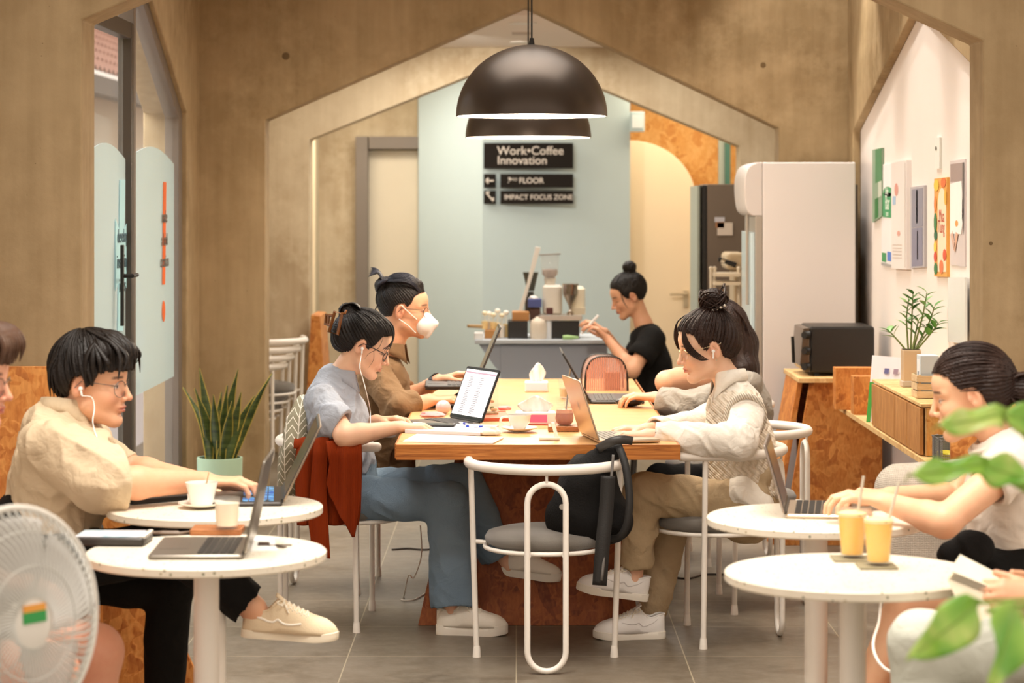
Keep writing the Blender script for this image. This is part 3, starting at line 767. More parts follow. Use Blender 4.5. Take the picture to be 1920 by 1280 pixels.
# ================================================================ crockery and things on the tables
MCER = M('f1ece2', .18, var=.01, spec=.6, coat=.3)
def cup(label, c, s=1.0, handle=(1, 0), saucer=True, stir=False, spoon=False, slab='white saucer under the cup', R=.044, hh=.058, taper=.6, slabel=None):
    c = Vector(c)
    if saucer:
        o = thing('saucer', slabel or slab, 'saucer', c); m = MB()
        m.lathe([(0, .003), (.028*s, .002), (.045*s, .006), (.068*s, .014), (.070*s, .017), (.066*s, .0165), (.043*s, .009), (.028*s, .007), (0, .007)], c, 40); m.build('dish', MCER, o, True)
        c = c+Vector((0, 0, .007))
    r = thing('coffee_cup', label, 'cup', c); R *= s; hh *= s
    pr = [(0, .002), (R*.48, 0), (R*.52, .004), (R*.62, .012*s), (R*.88, hh*.45), (R, hh), (R*.95, hh), (R*.84, hh*.45), (R*.55, .012*s), (0, .010)]
    if taper < .5: pr = [(0, .001), (R*.62, 0), (R*.68, .006), (R*.98, hh*.95), (R*1.0, hh), (R*.94, hh), (R*.62, .01), (0, .01)]
    m = MB(); m.lathe(pr, c, 40); m.build('cup_body', MCER, r, True)
    h = Vector((handle[0], handle[1], 0)).normalized(); m = MB()
    m.tube(spline([c+h*R*.86+Vector((0, 0, hh*.85)), c+h*(R+.022*s)+Vector((0, 0, hh*.82)), c+h*(R+.026*s)+Vector((0, 0, hh*.5)), c+h*R*.72+Vector((0, 0, hh*.25))], 6), .0045*s, 8); m.build('handle', MCER, r, True)
    m = MB(); m.lathe([(0, hh*.72), (R*.88, hh*.72)], c, 30); m.build('coffee', M('6b3f20', .2), r)
    if stir: m = MB(); m.tube([c+Vector((.005, 0, .015)), c+Vector((.022, -.01, hh+.03))], .002, 6); m.build('stirrer', MBALSA, r)
    return r
cup('white coffee cup with its handle to the left, beside the pink tissue box', S_(974, 809, TT), .98, (-1, -.1), slabel='white saucer on the shared table')
cup('white coffee cup with a stirrer, beside the bare forearm', S_(378, 952, TZ), .96, (.2, 1), R=.049, hh=.07, taper=.4, stir=True, slabel='white saucer on the round table under the forearm')
def paper(name, label, cat, corners, th=.002, mat=None, z=TT, bev=0):
    m = MB(); m.prism([Vector((p.x, p.y, z+.0005)) for p in [S_(x, y, z) for x, y in corners]], (0, 0, th)); o = m.build(name, mat or M('f0ece6', .7), bev=bev); tag(o, label, cat); return o
o = paper('paper_stack', 'sheaf of white papers near the front corner of the shared table', 'papers', [(755, 829), (924, 832), (944, 822), (782, 815)], .004)
o = paper('notebook', 'pale notebook with a thick white page block under the black phone', 'notebook', [(759, 812), (900, 817), (935, 803), (775, 797)], .012, M('dfe0ea', .6))
m = MB(); c = S_(815, 806, TT)+Vector((0, .03, .016)); m.rbox(c, (.155, .072, .009), .01, Matrix.Rotation(-.12, 3, 'Z')); o = m.build('phone', MBLACK, smooth=True); tag(o, 'black phone lying on the pale notebook', 'phone')
m = MB(); m.rbox(c+Vector((0, 0, .0048)), (.148, .065, .0008), .008, Matrix.Rotation(-.12, 3, 'Z')); m.build('screen', M('1c1c20', .1), o)
def pen(label, a, b_, col): 
    m = MB(); m.tube([a, a.lerp(b_, .1), b_.lerp(a, .08), b_], [.001, .004, .004, .003], 8); o = m.build('pen', M('e8e8ec', .3)); tag(o, label, 'pen', 'pens on the notebook')
    m = MB(); m.tube([a.lerp(b_, .3), a.lerp(b_, .42)], .0046, 8); m.tube([a.lerp(b_, .86), b_], .0044, 8); m.build('blue_grip', M(col, .4), o)
z = Vector((0, 0, .018)); 
pen('white pen with blue bands, nearer the folded tissue', S_(862, 807, TT)+z, S_(905, 809, TT)+z, '2a4ac0'); pen('white pen with blue bands, nearer the laptop', S_(860, 800, TT)+z, S_(893, 808, TT)+z, '2a4ac0')
def crumple(name, label, cat, c, r, col='efe6d8', amp=.35, seed=0, mat=None, flat=.6):
    m = MB(); V = []; n1, n2 = 18, 26; rn = np.random.default_rng(seed)
    G = []
    for i in range(n1+1):
        row = []
        for k in range(n2):
            th, a = PI*i/n1, 2*PI*k/n2; d = np.array([[math.sin(th)*math.cos(a), math.sin(th)*math.sin(a), math.cos(th)]])
            q = 1+amp*float(nz(d*1.6+seed, 2.2)[0])-amp*.6*abs(float(nz(d+seed*2, 5)[0])); row.append(Vector(c)+Vector((d[0, 0]*r[0]*q, d[0, 1]*r[1]*q, max(-r[2]*flat, d[0, 2]*r[2]*q))))
        G.append(row)
    m.sheet(G, True); o = m.build(name, mat or M(col, .8), smooth=True, auto=25); tag(o, label, cat); return o
crumple('crumpled_tissue', 'crumpled cream tissue at the end of the papers', 'tissue', S_(914, 816, TT)+Vector((0, .02, .014)), (.045, .03, .02), seed=2)
m = MB(); q = S_(1030, 824, TT); m.box(q+Vector((0, 0, .005)), (.075, .03, .009)); m.prism([q+Vector((.02, -.008, .009)), q+Vector((.034, -.008, .009)), q+Vector((.02, .01, .06)), q+Vector((.006, .01, .06))], (0, .018, 0)); o = m.build('folded_wrapper', M('efe3cf', .6), bev=.002); tag(o, 'folded cream paper wrapper lying before the iced drink', 'wrapper')
# tissue boxes with a tissue pulled up
def tissue(c, w, h, seed, lean=.0):
    V = []; G = []
    for i in range(9):
        t = i/8; row = []
        for k in range(15):
            u = k/14-.5; ww = w*(.35+.9*math.sin(PI*min(t*.62+.1, 1))*(1-.35*t)); x = u*ww+lean*t*h
            y = .012*math.sin(u*9+seed)*(.4+t)+.006*math.sin(u*23+t*5); z_ = h*t*(1-.55*abs(u)**1.5*2*t)+.0
            row.append(Vector(c)+Vector((x, y, z_)))
        G.append(row)
    return G
def tissue_box(label, px, py, w, d, h, panel, tl_, seed, tw, th_, lean):
    c = S_(px, py, TT)+Vector((0, d/2, 0)); r = thing('tissue_box', label, 'tissue box', c, 'tissue boxes on the shared table')
    m = MB(); m.rbox(c+Vector((0, 0, h/2)), (w, d, h), .008); m.build('box_body', M('f3ece4', .55), r, True)
    m = MB(); m.box(c+Vector((w*panel[1], -d/2-.0008, h*.5)), (w*panel[2], .001, h*.62)); m.build('printed_panel', M(panel[0], .6), r)
    m = MB(); m.sheet(tissue(c+Vector((0, 0, h-.004)), tw, th_, seed, lean)); m.build('tissue', M('f7f3ef', .8), r, True, solid=.001, auto=180)
tissue_box('tissue box with a pink panel, nearer, beside the white cup', 1004, 796, .155, .09, .047, ('e26f9c', .04, .5), '', 1, .13, .065, .0)
tissue_box('tissue box with a pale blue rim, farther up the shared table', 1006, 735, .105, .10, .045, ('d7d9ea', 0, .9), '', 4, .07, .09, .1)
# pink things before the laptop
m = MB(); c = S_(831, 776, TT)+Vector((0, 0, .028)); m.ell(c, (.031, .03, .028), seg=24); o = m.build('mouse', M('d9c3c4', .25, coat=.4), smooth=True); tag(o, 'round pale pink mouse behind the hand of the blue-shirt person', 'computer mouse')
crumple('pouch', 'soft pink pouch lying behind the document laptop', 'pouch', S_(812, 781, TT)+Vector((0, 0, .008)), (.05, .03, .013), 'e09a9a', .3, 5)
o = paper('notebook', 'coral red notebook lying by the glass vase', 'notebook', [(900, 790), (955, 789), (948, 776), (905, 776)], .012, M('d8694a', .5))
o = paper('notebook', 'coral red book under the pink tissue box', 'notebook', [(962, 796), (1046, 797), (1040, 778), (968, 778)], .0018, M('c95434', .5))
crumple('pouch', 'small pink cloth pouch just left of the pink-panelled tissue box', 'pouch', S_(945, 776, TT)+Vector((0, .0, .022)), (.03, .02, .011), 'dca0a0', .3, 8)
# glassware
MGL = glassmat('clear_glass', 'f4f2ee', .03, .09, .8)
def liquid(col, rough=.25, trans=0): return M(col, rough, var=.08)
def glass(label, c, R0, R1, h, fill, col, straw=None, name='drinking_glass', cat='glass', group=None, ice=None, foam=None):
    c = Vector(c); r = thing(name, label, cat, c, group)
    m = MB(); m.shell([(0, .0), (R0*.9, 0), (R0, .004), (R1, h), (R1-.0018, h), (R0-.0025, .008), (0, .008)], c, 40); m.build('glass_wall', MGL, r, True)
    if fill:
        f = fill; Rf = R0+(R1-R0)*f-.0028; Rs = R0-.0030
        m = MB(); m.lathe([(0, .009), (Rs, .009), (Rf, f*h), (0, f*h)], c, 36); m.build('drink', liquid(col), r, True)
        if foam: m = MB(); m.lathe([(0, f*h+.0005), (Rf-.0005, f*h+.0005), (Rf+.0003, f*h+.008), (Rf*.6, f*h+.012), (0, f*h+.010)], c, 32); m.build('foam', M(foam, .7, bump=.5, bs=200), r, True)
    if straw: m = MB(); m.tube([c+Vector((0, 0, .02)), c+Vector(straw)], .0035, 8); m.build('straw', M('cfc6b4', .3), r, True)
    return r
def coaster(label, c, w, th, mat, rnd=False, name='coaster', cat='coaster', d=None):
    m = MB()
    if rnd: m.lathe([(0, 0), (w/2, 0), (w/2, th), (0, th)], c, 32)
    else: m.rbox(Vector(c)+Vector((0, 0, th/2)), (w, d or w, th), .004)
    return tag(m.build(name, mat, bev=.001), label, cat)
MTRAY = wood('walnut_tray', 'a5683c', '7d4624', 'bd8050', (3, 20, 20), .45)
c = S_(1056, 806, TT); coaster('square brown wooden coaster under the iced red-brown drink', c, .115, .018, MTRAY)
m = MB(); c = c+Vector((.005, 0, .018)); r = thing('drinking_glass', 'round-bodied glass of red-brown iced drink on a wooden coaster', 'glass', c)
pr = [(0, 0), (.024, 0), (.034, .012), (.037, .028), (.034, .05), (.030, .075), (.031, .085)]
m.shell(pr+[(x-.0018, y) for x, y in reversed(pr[1:])]+[(0, .003)], c, 40); m.build('glass_wall', MGL, r, True)
m = MB(); m.lathe([(0, .003), (.022, .003), (.0315, .013), (.0345, .028), (.032, .046), (0, .046)], c, 36); m.build('drink', M('a34a22', .25, var=.15), r, True)
m = MB(); m.lathe([(0, .0465), (.0318, .0465), (.0295, .06), (0, .06)], c, 36); m.build('foam', M('c98560', .5, var=.15), r, True)
m = MB(); m.tube([c+Vector((.0, 0, .01)), c+Vector((.012, 0, .115))], .003, 8); m.build('straw', M('8a8a86', .3), r)
glass('clear glass of water with a little lemon, farther up the table', S_(1062, 747, TT), .03, .036, .09, .5, 'd8b887', (.02, 0, .14))
glass('low clear glass jar behind the iced drink', S_(1071, 768, TT), .03, .032, .05, .3, 'c9a878')
# wide glass vase with greens behind laptop
r = glass('tall square glass vase with a few leaves and shells in its foot', S_(916, 782, TT), .042, .042, .17, .12, '8b7a3a', name='glass_vase', cat='vase')
for k in range(7): m = MB(); a = k*.9; p = S_(916, 782, TT)+Vector((.022*math.cos(a), .022*math.sin(a), .03+.006*k)); m.ell(p, (.014, .006, .008), Matrix.Rotation(a, 3, 'Z'), 8); m.build('leaf' if k % 2 else 'shell', M('4f6b2a' if k % 2 else 'd9b27a', .6), r, True)
# mouse of the black laptop, adapter strip
m = MB(); c = S_(1180, 762, TT)+Vector((0, .02, .018)); m.ell(c, (.058, .036, .02), seg=24); o = m.build('mouse', M('2b2724', .35), smooth=True); tag(o, 'black mouse beside the hand in the grey sleeve', 'computer mouse')
# ribbed pink bag
r = thing('ribbed_bag', 'arched translucent pink ribbed bag with black trim on the shared table', 'bag', S_(1132, 736, TT))
MPK = glassmat('pink_ribbed_plastic', 'f4cfc0', .3, .24, .6)
def arch(px0, px1, pyt, pyb, Y, n=20, e=3.2):
    cx, w = (px0+px1)/2, (px1-px0)/2; hgt = pyb-pyt; o = []
    for k in range(n+1):
        a = PI*k/n; o.append(P(cx-w*(abs(math.cos(a))**(2/e))*(1 if math.cos(a) > 0 else -1), pyb-hgt*(math.sin(a)**(2/e)), Y))
    return o
A1, A2 = arch(1097, 1177, 668, 737, 10.95), arch(1090, 1168, 664, 728, 11.12)
m = MB(); m.sheet([A1, A2]); m.prism(A1, (0, .001, 0)); m.prism(A2, (0, .001, 0)); m.build('bag_body', MPK, r)
m = MB(); m.tube(A1, .005, 8); m.build('front_trim', MBLACK, r, True); m = MB(); m.tube(A2, .005, 8); m.build('rear_trim', MBLACK, r, True)
m = MB()
for k in range(22):
    x = 1099+76*(k+.5)/22; u = abs((x-1137)/40); top = 737-69*(max(0, 1-u**3.2))**(1/3.2); m.tube([P(x, 736, 10.945), P(x, top+1, 10.945)], .0022, 6)
m.build('ribs', M('c98a72', .4), r)
m = MB(); c = P(1148, 716, 11.03); m.box(c, (.07, .06, .09)); m.build('brown_pocket', M('9a5530', .7), r)
# things on the left round tables
r = thing('tablet', 'thick tablet in a dark case with a pale blue screen, by the fan', 'tablet', S_(215, 1018, TZ))
R = Matrix.Rotation(-.05, 3, 'Z'); c = S_(212, 1018, TZ)+Vector((0, 0, .012)); m = MB(); m.rbox(c, (.185, .13, .022), .01, R); m.build('case', MDK, r, True)
SB = NT('blue_swirl_screen'); v = SB.coord(); SB.set(SB.ramp(SB.noise(v, 9, 1), [(.4, 'd8dde8'), (.5, '9fc6dc'), (.6, 'c9dfe8')]), .15, spec=.6)
m = MB(); m.rbox(c+Vector((-.004, 0, .0125)), (.165, .115, .003), .008, R); m.build('screen', SB.m, r, True)
m = MB(); m.rbox(c+Vector((.086, 0, .0125)), (.012, .12, .006), .003, R); m.build('pen_clip', M('e8e4da', .3, .4), r, True)
c = S_(408, 999, TZ); coaster('brown wooden tray under the candle glass', c, .135, .016, MTRAY, name='tray', cat='tray', d=.1)
r = glass('frosted tumbler with pale drink on a brown wooden tray', S_(424, 1004, TZ)+Vector((0, .02, .016)), .031, .035, .083, .82, 'ecdcc0')
m = MB(); q = S_(512, 1024, TZ)+Vector((0, 0, .003)); m.tube(spline([q+Vector((.014*math.cos(a), .014*math.sin(a), 0)) for a in (0, 1.5, 3, 4.5)], 5, True), .0012, 6, closed=True); m.box(q+Vector((.03, .006, 0)), (.035, .008, .002)); m.box(q+Vector((.02, -.02, 0)), (.012, .04, .002), Matrix.Rotation(.8, 3, 'Z')); m.rbox(q+Vector((-.024, .004, .003)), (.03, .02, .008), .004)
tag(m.build('key_ring', M('4a3a30', .4, .5)), 'small ring of keys lying right of the space grey laptop', 'keys')
m = MB(); q = S_(318, 1003, TZ)+Vector((0, 0, .006)); m.tube(spline([q+Vector((x, y, 0)) for x, y in ((-.05, 0), (-.02, .02), (.02, .0), (.05, .02), (.03, -.01), (-.01, -.012))], 5, True), .003, 6, closed=True); m.rbox(q, (.05, .02, .01), .006)
tag(m.build('earphone_case', M('6d5a4a', .4)), 'small dark earphone case with a coiled lead behind the tablet', 'earphones')
m = MB(); p = [(222, 945), (250, 947), (352, 938), (350, 928), (240, 934)]; m.prism([S_(x, y, TZ) for x, y in p], (0, 0, .016)); tag(m.build('pouch', MBLACK, bev=.004), 'flat black pouch under the bare forearm', 'pouch')
# napkin / paper right of near laptop
paper('napkin', 'white paper napkin beside the keys', 'napkin', [(470, 1035), (520, 1033), (512, 1008), (474, 1008)], .002, M('f6f1ea', .8), TZ)
# yellow drinks
for px, py, st, lab, clab in ((1598, 1049, (.028, 0, .2), 'tall glass of yellow drink standing farther from the table edge', 'square coaster under the farther yellow drink'), (1647, 1063, (.05, 0, .2), 'tall glass of yellow drink standing nearer the camera', 'square coaster under the nearer yellow drink')):
    c = S_(px, py, TZ); coaster(clab, c+Vector((-.004, 0, 0)), .092, .006, M('8d8468', .6)); r = glass(lab, c+Vector((0, 0, .006)), .029, .0385, .118, .86, 'f4bd2a', st, group='yellow iced drinks', foam='f5dc9a')
    m = MB()
    for k in range(5): m.ell(c+Vector((.022*math.cos(k*1.3), -.02+.012*math.sin(k), .10+.003*k)), (.008, .004, .003), seg=8)
    for k in range(4): m.ell(c+Vector((.014*math.cos(k*1.7), -.012, .02+.005*k)), (.009, .008, .005), seg=8)
    m.build('fruit_bits', M('a8902c', .6), r, True)
# ================================================================ tall white fridge
MFR = M('ddd6d2', .35, var=.015, spec=.5); MFRG = M('a59c90', .35, .2)
s = 12.0/F; r = thing('display_fridge', 'tall white display fridge against the middle concrete frame', 'fridge', P(1510, 900, 12.0))
zt = P(0, 304, 12.0).z; x0, x1 = P(1430, 0, 12).x, P(1604, 0, 12).x
m = MB(); m.box(((x0+x1)/2, 12.28, (zt+.08)/2), (x1-x0, .56, zt-.08)); m.build('body', MFR, r, bev=.006)
m = MB(); z0, z1 = P(0, 405, 12).z, zt; pr = [(x0, z0), (x0, z1)]+[(x0-.01-.078*math.sin(a), z0+(z1-z0)*(.5+.5*math.cos(a*.92))) for a in [PI*k/14*1.0 for k in range(1, 14)]]
pr = [(x0, z0), (x0, z1)]+[(q.x, q.y) for q in spline([Vector((x0-.025, z1, 0)), Vector((x0-.066, z1-.022, 0)), Vector((x0-.088, z1-.075, 0)), Vector((x0-.090, z0+.11, 0)), Vector((x0-.078, z0+.03, 0)), Vector((x0-.05, z0, 0))], 5)]
m.prism([(x, 12.0, z) for x, z in pr], (0, .56, 0)); m.build('canopy', M('cfc7c2', .4), r, bev=.008)
m = MB(); m.box((x0-.018, 12.28, (z0+.1)/2), (.036, .56, z0-.1)); m.build('door_frame', MFRG, r, bev=.004)
m = MB(); m.box((x0-.046, 12.28, (z0+.1)/2-.03), (.02, .5, z0-.2)); m.build('door_glass', M('c8dde4', .15, spec=.7), r, bev=.003)
m = MB(); m.tube([(x0-.07, 12.06, 1.1), (x0-.07, 12.06, 1.55)], .008); m.build('door_handle', MFRG, r)
m = MB(); m.box(((x0+x1)/2, 12.28, .04), (x1-x0-.04, .5, .08)); m.build('foot_plinth', MBLACK, r)
m = MB(); m.box((1.705, 12.35, .85), (.03, .35, 1.7)); tag(m.build('wall_screen', M('5d5449', .6)), 'narrow dark upright panel between the tall fridge and the white wall', 'panel')
# dark fridge behind
r = thing('dark_fridge', 'dark brown fridge with paper notes behind the espresso machine', 'fridge', (1.3, 14.4, 0))
a, c = P(1326, 345, 14.2), P(1425, 345, 14.2)
m = MB(); m.box(((a.x+c.x)/2, 14.5, a.z/2), (c.x-a.x, .6, a.z)); m.build('body', M('6e5f50', .5), r, bev=.004)
m = MB(); b0 = P(1308, 345, 14.2); m.box(((b0.x+a.x)/2-.0+.012, 14.5, a.z/2), (a.x-b0.x-.03, .6, a.z-.01)); m.build('door', M('191613', .3), r, bev=.004)
m = MB(); m.box((b0.x+.006, 14.5, a.z/2), (.014, .58, a.z-.02)); m.build('door_front', M('9aa092', .3), r)
for (x, y, X2, Y2, col) in ((1340, 407, 1359, 416, 'c5c2c6'), (1342, 416, 1358, 427, 'b07a50'), (1345, 417, 1374, 441, 'd6c8b8')):
    m = MB(); p, q = P(x, y, 14.19), P(X2, Y2, 14.19); m.box(((p.x+q.x)/2, 14.195, (p.z+q.z)/2), (q.x-p.x, .004, p.z-q.z)); m.build('note', M(col, .7), r)
# espresso machine and trolley rack
r = thing('espresso_machine', 'cream espresso machine with a black portafilter handle before the dark fridge', 'espresso machine', P(1380, 640, 13.4))
Y = 13.4
def qb(m, x0, y0, x1, y1, Y, d): a, c = P(x0, y0, Y), P(x1, y1, Y); m.box(((a.x+c.x)/2, Y+d/2, (a.z+c.z)/2), (abs(c.x-a.x), d, abs(a.z-c.z)))
m = MB(); qb(m, 1362, 474, 1400, 506, Y, .35); qb(m, 1376, 506, 1400, 640, Y, .3); m.build('body', M('cdb896', .4), r, bev=.02)
m = MB(); a = P(1347, 486, Y-.03); m.tube([a, P(1357, 488, Y-.03)], .012); m.tube([P(1357, 489, Y-.03), P(1380, 497, Y-.03)], [.011, .015], 12); m.build('portafilter', MBLACK, r, True)
m = MB(); a = P(1352, 487, Y-.03); m.tube([a, P(1359, 490, Y-.03)], .0145); m.build('portafilter_ring', M('d8d4cc', .2, .9), r, True)
r = thing('serving_trolley', 'white wire trolley standing below the portafilter', 'trolley', P(1360, 720, 13.3)); Y = 13.25
for x in (1333, 1340, 1385): m = MB(); p = P(x, 503, Y); m.tube([p, Vector((p.x, p.y, 0))], .009, 8); m.ell(p, .012, seg=8); m.build('post', M('dccfb8', .3), r, True)
for y in (514, 530, 590): m = MB(); p, q = P(1336, y, Y), P(1385, y+2, Y); m.box(((p.x+q.x)/2, Y, p.z), (q.x-p.x, .24, .018)); m.build('shelf', M('d9c8ac', .4), r)
m = MB(); c = P(1352, 583, 13.25); m.lathe([(0, 0), (.024, 0), (.024, .08), (.01, .1), (.01, .12), (0, .12)], c, 16); tag(m.build('bottle', M('c98a4c', .3), smooth=True), 'small amber bottle on the white wire trolley', 'bottle')
# ================================================================ strand-board cabinet, oven, long shelf
r = thing('corner_cabinet', 'strand board cabinet with slanting side, under the black oven', 'cabinet', (1.55, 11.5, 0))
a, c, d_, e = P(1512, 712, 11.5), P(1648, 716, 11.5), P(1480, 900, 11.5), P(1648, 900, 11.5)
zt = a.z; m = MB(); xb = a.x-(a.x-d_.x)*zt/(a.z-d_.z); xr_ = XR-.02
m.prism([(xb, 11.36, 0), (xr_, 11.36, 0), (xr_, 11.36, zt), (a.x, 11.36, zt)], (0, .03, 0)); m.build('front_panel', MOSB, r, bev=.002)
m = MB(); m.prism([(a.x-.06, 11.30, zt+.001), (xr_, 11.30, zt+.001), (xr_, 11.94, zt+.001), (a.x-.06, 11.94, zt+.001)], (0, 0, .022)); m.build('top', MOSBL, r, bev=.002)
m = MB(); m.prism([(xb-.055, 11.39, 0), (a.x-.055, 11.39, zt), (a.x-.03, 11.39, zt), (xb-.03, 11.39, 0)], (0, .5, 0)); m.build('side_panel', MOSB, r, bev=.002)
m = MB(); m.box(((a.x+xr_)/2, 11.9, zt/2), (xr_-a.x, .02, zt-.02)); m.build('back_panel', MOSBD, r)
r = thing('toaster_oven', 'black toaster oven with chrome knobs on the strand board cabinet', 'oven', (1.55, 11.6, zt+.024))
p, q = P(1518, 612, 11.42), P(1640, 710, 11.42); zo = zt+.024
m = MB(); m.box(((p.x+q.x)/2, 11.6, (p.z+zo+.015)/2), (q.x-p.x, .36, p.z-zo-.015)); m.build('body', M('1c1814', .4, spec=.5), r, bev=.012)
m = MB(); m.prism([(p.x, 11.42, zo+.02), (p.x, 11.42, p.z-.006), (p.x-.03, 11.42, p.z-.01), (p.x-.045, 11.42, zo+.05), (p.x-.02, 11.42, zo+.02)], (0, .36, 0)); m.build('front_frame', M('6a5d50', .25, .8), r, bev=.004)
m = MB(); m.tube([(p.x-.07, 11.47, zo+.06), (p.x-.075, 11.47, p.z-.05)], .008); m.build('door_handle', MBLACK, r, True)
for k in range(3): m = MB(); zz = zo+.045+k*.075; m.tube([(p.x-.0, 11.405, zz), (p.x-.02, 11.405, zz)], .018, 14); m.tube([(p.x-.012, 11.412, zz), (p.x-.03, 11.39, zz)], .016, 14); m.build('knob', MBLACK, r, True)
for k in (0, 1): m = MB(); m.lathe([(.015, 0), (.012, .016)], (p.x+.04+k*(q.x-p.x-.08), 11.46, zo), 12); m.build('foot', MBLACK, r)
# long wall shelf
zs = P(0, 745, 11.3).z; xsf = 1.50; zs = .668
m = MB(); m.box(((xsf+XR-.014)/2, 9.88, zs-.011), (XR-.014-xsf, 2.82, .022)); o = m.build('wall_shelf', MOSBL, bev=.001); tag(o, 'long narrow pale strand board shelf running along the right wall', 'shelf')
def on(px, y): X = (px-CX)*y/F; return X
# drawer box on the shelf
r = thing('drawer_cabinet', 'low wood-veneered cabinet with drawers standing on the long shelf', 'cabinet', (1.62, 9.6, zs+.001))
xf = 1.515; y0, y1 = 9.02, 10.25; zt2 = .852
m = MB(); m.box(((xf+XR-.016)/2+.006, (y0+y1)/2, (zs+zt2)/2), (XR-.016-xf-.012, y1-y0, zt2-zs-.004)); m.build('body', MOSBL, r, bev=.001)
MV = wood('veneer_drawer', 'b98248', 'a06c36', 'cd9a60', (8, 14, 3), .45)
for ya_, yb_ in ((y0+.004, y0+.30), (y0+.308, y1-.62), (y1-.612, y1-.004)): m = MB(); m.box((xf-.002, (ya_+yb_)/2, (zs+zt2)/2), (.014, yb_-ya_, zt2-zs-.012)); m.build('drawer_front', MV, r, bev=.001)
m = MB(); m.box((1.63, y0-.006, (zs+zt2)/2), (.2, .012, zt2-zs-.006)); m.build('end_panel', osb('gold_strand_board', 'c98c44', 'a86c2c', 'dba860'), r, bev=.001)
m = MB(); m.box(((xf+XR-.016)/2, (y0+y1)/2, zt2+.006), (XR-.016-xf+.012, y1-y0+.02, .012)); m.build('top', MOSBL, r, bev=.001)
ztop = zt2+.013
# upright boards and menu stand
for i, (x0_, y0_, x1_, y1_, Y, lab) in enumerate(((1567, 690, 1648, 762, 11.0, 'taller strand board block standing on the shelf beside the oven'), (1601, 706, 1642, 776, 10.75, 'shorter strand board block in front of the taller one on the shelf'))):
    p, q = P(x0_, y0_, Y), P(x1_, y1_, Y); m = MB(); X1 = min(q.x, XR-.02); m.box(((p.x+X1)/2, Y+.05, (p.z+zs)/2+.001), (X1-p.x, .1, p.z-zs)); tag(m.build('wooden_block', MOSB, bev=.002), lab, 'board')
r = thing('menu_board', 'leaning white menu card with blue binders drawn on it, on the long shelf', 'menu card', P(1640, 778, 10.4))
p0, p1, p2, p3 = P(1625, 778, 10.40), P(1660, 778, 10.38), P(1695, 672, 10.5), P(1636, 666, 10.5); p0.z = p1.z = zs+.001
p1 = Vector((min(p1.x+.06, XR-.03), p1.y, p1.z)); p2 = Vector((XR-.02, p2.y, p2.z))
m = MB(); m.prism([p0, p1, p2, p3], (0, .006, 0)); m.build('card', M('eeeaf0', .5), r)
def onc(u, v): return p0.lerp(p1, u).lerp(p3.lerp(p2, u), v)+Vector((0, -.003, 0))
def patch(u0, v0, u1, v1, col, name, off=0): m = MB(); m.prism([onc(u0, v0)+Vector((0, -off, 0)), onc(u1, v0)+Vector((0, -off, 0)), onc(u1, v1)+Vector((0, -off, 0)), onc(u0, v1)+Vector((0, -off, 0))], (0, -.001, 0)); m.build(name, M(col, .5), r)
patch(-.02, .0, .1, .6, '3f9a3c', 'green_edge'); 
for k in range(3): patch(.34+k*.13, .36, .44+k*.13, .62, '2c4f9c' if k != 1 else '3a62b4', 'binder_picture'); patch(.41+k*.13, .37, .45+k*.13, .60, 'e8e8f2', 'binder_spine', .001)
patch(.86, .36, .93, .56, '2c4f9c', 'binder_picture'); patch(.34, .74, .46, .82, '6a6a9a', 'small_picture'); patch(.58, .74, .7, .82, 'a08a9a', 'small_picture')
# planter with zz plant
c = Vector((P(1708, 722, 9.85).x, 9.85, ztop)); r = thing('potted_plant', 'green leafy plant in a square beige planter on the drawer cabinet', 'plant', c)
m = MB(); h = .15; m.prism([c+Vector((x, y, 0)) for x, y in ((-.036, -.036), (.036, -.036), (.036, .036), (-.036, .036))], (0, 0, h)); m.build('planter', M('c4aa88', .5, var=.05), r, bev=.004)
m = MB(); m.box(c+Vector((0, 0, .012)), (.08, .08, .024)); m.build('planter_foot', M('b8ad9c', .5), r, bev=.003)
m = MB(); m.box(c+Vector((0, 0, h)), (.066, .066, .004)); m.build('soil', M('3c2c1e', .9), r)
MLEAFS = [M(x, .38, var=.15, spec=.5) for x in ('3f7a35', '5e9a4a', '86b070')]; MSTEM = M('6d7a3c', .5)
def leafblade(m, base, d, L, w, up=Vector((0, 0, 1)), droop=.2, fold=.25, n=8):
    d = Vector(d).normalized(); sd = d.cross(up); sd = (sd if sd.length > .05 else Vector((1, 0, 0))).normalized(); nn = sd.cross(d).normalized(); G = []
    for i in range(n+1):
        t = i/n; ww = w*.5*(math.sin(PI*t**.8)**.85 if 0 < t < 1 else 0.01); p = Vector(base)+d*L*t-Vector((0, 0, 1))*droop*L*t*t
        G.append([p-sd*ww+nn*fold*ww, p-sd*ww*.5+nn*fold*ww*.4, p, p+sd*ww*.5+nn*fold*ww*.4, p+sd*ww+nn*fold*ww])
    m.sheet(G)
rn = random.Random(5)
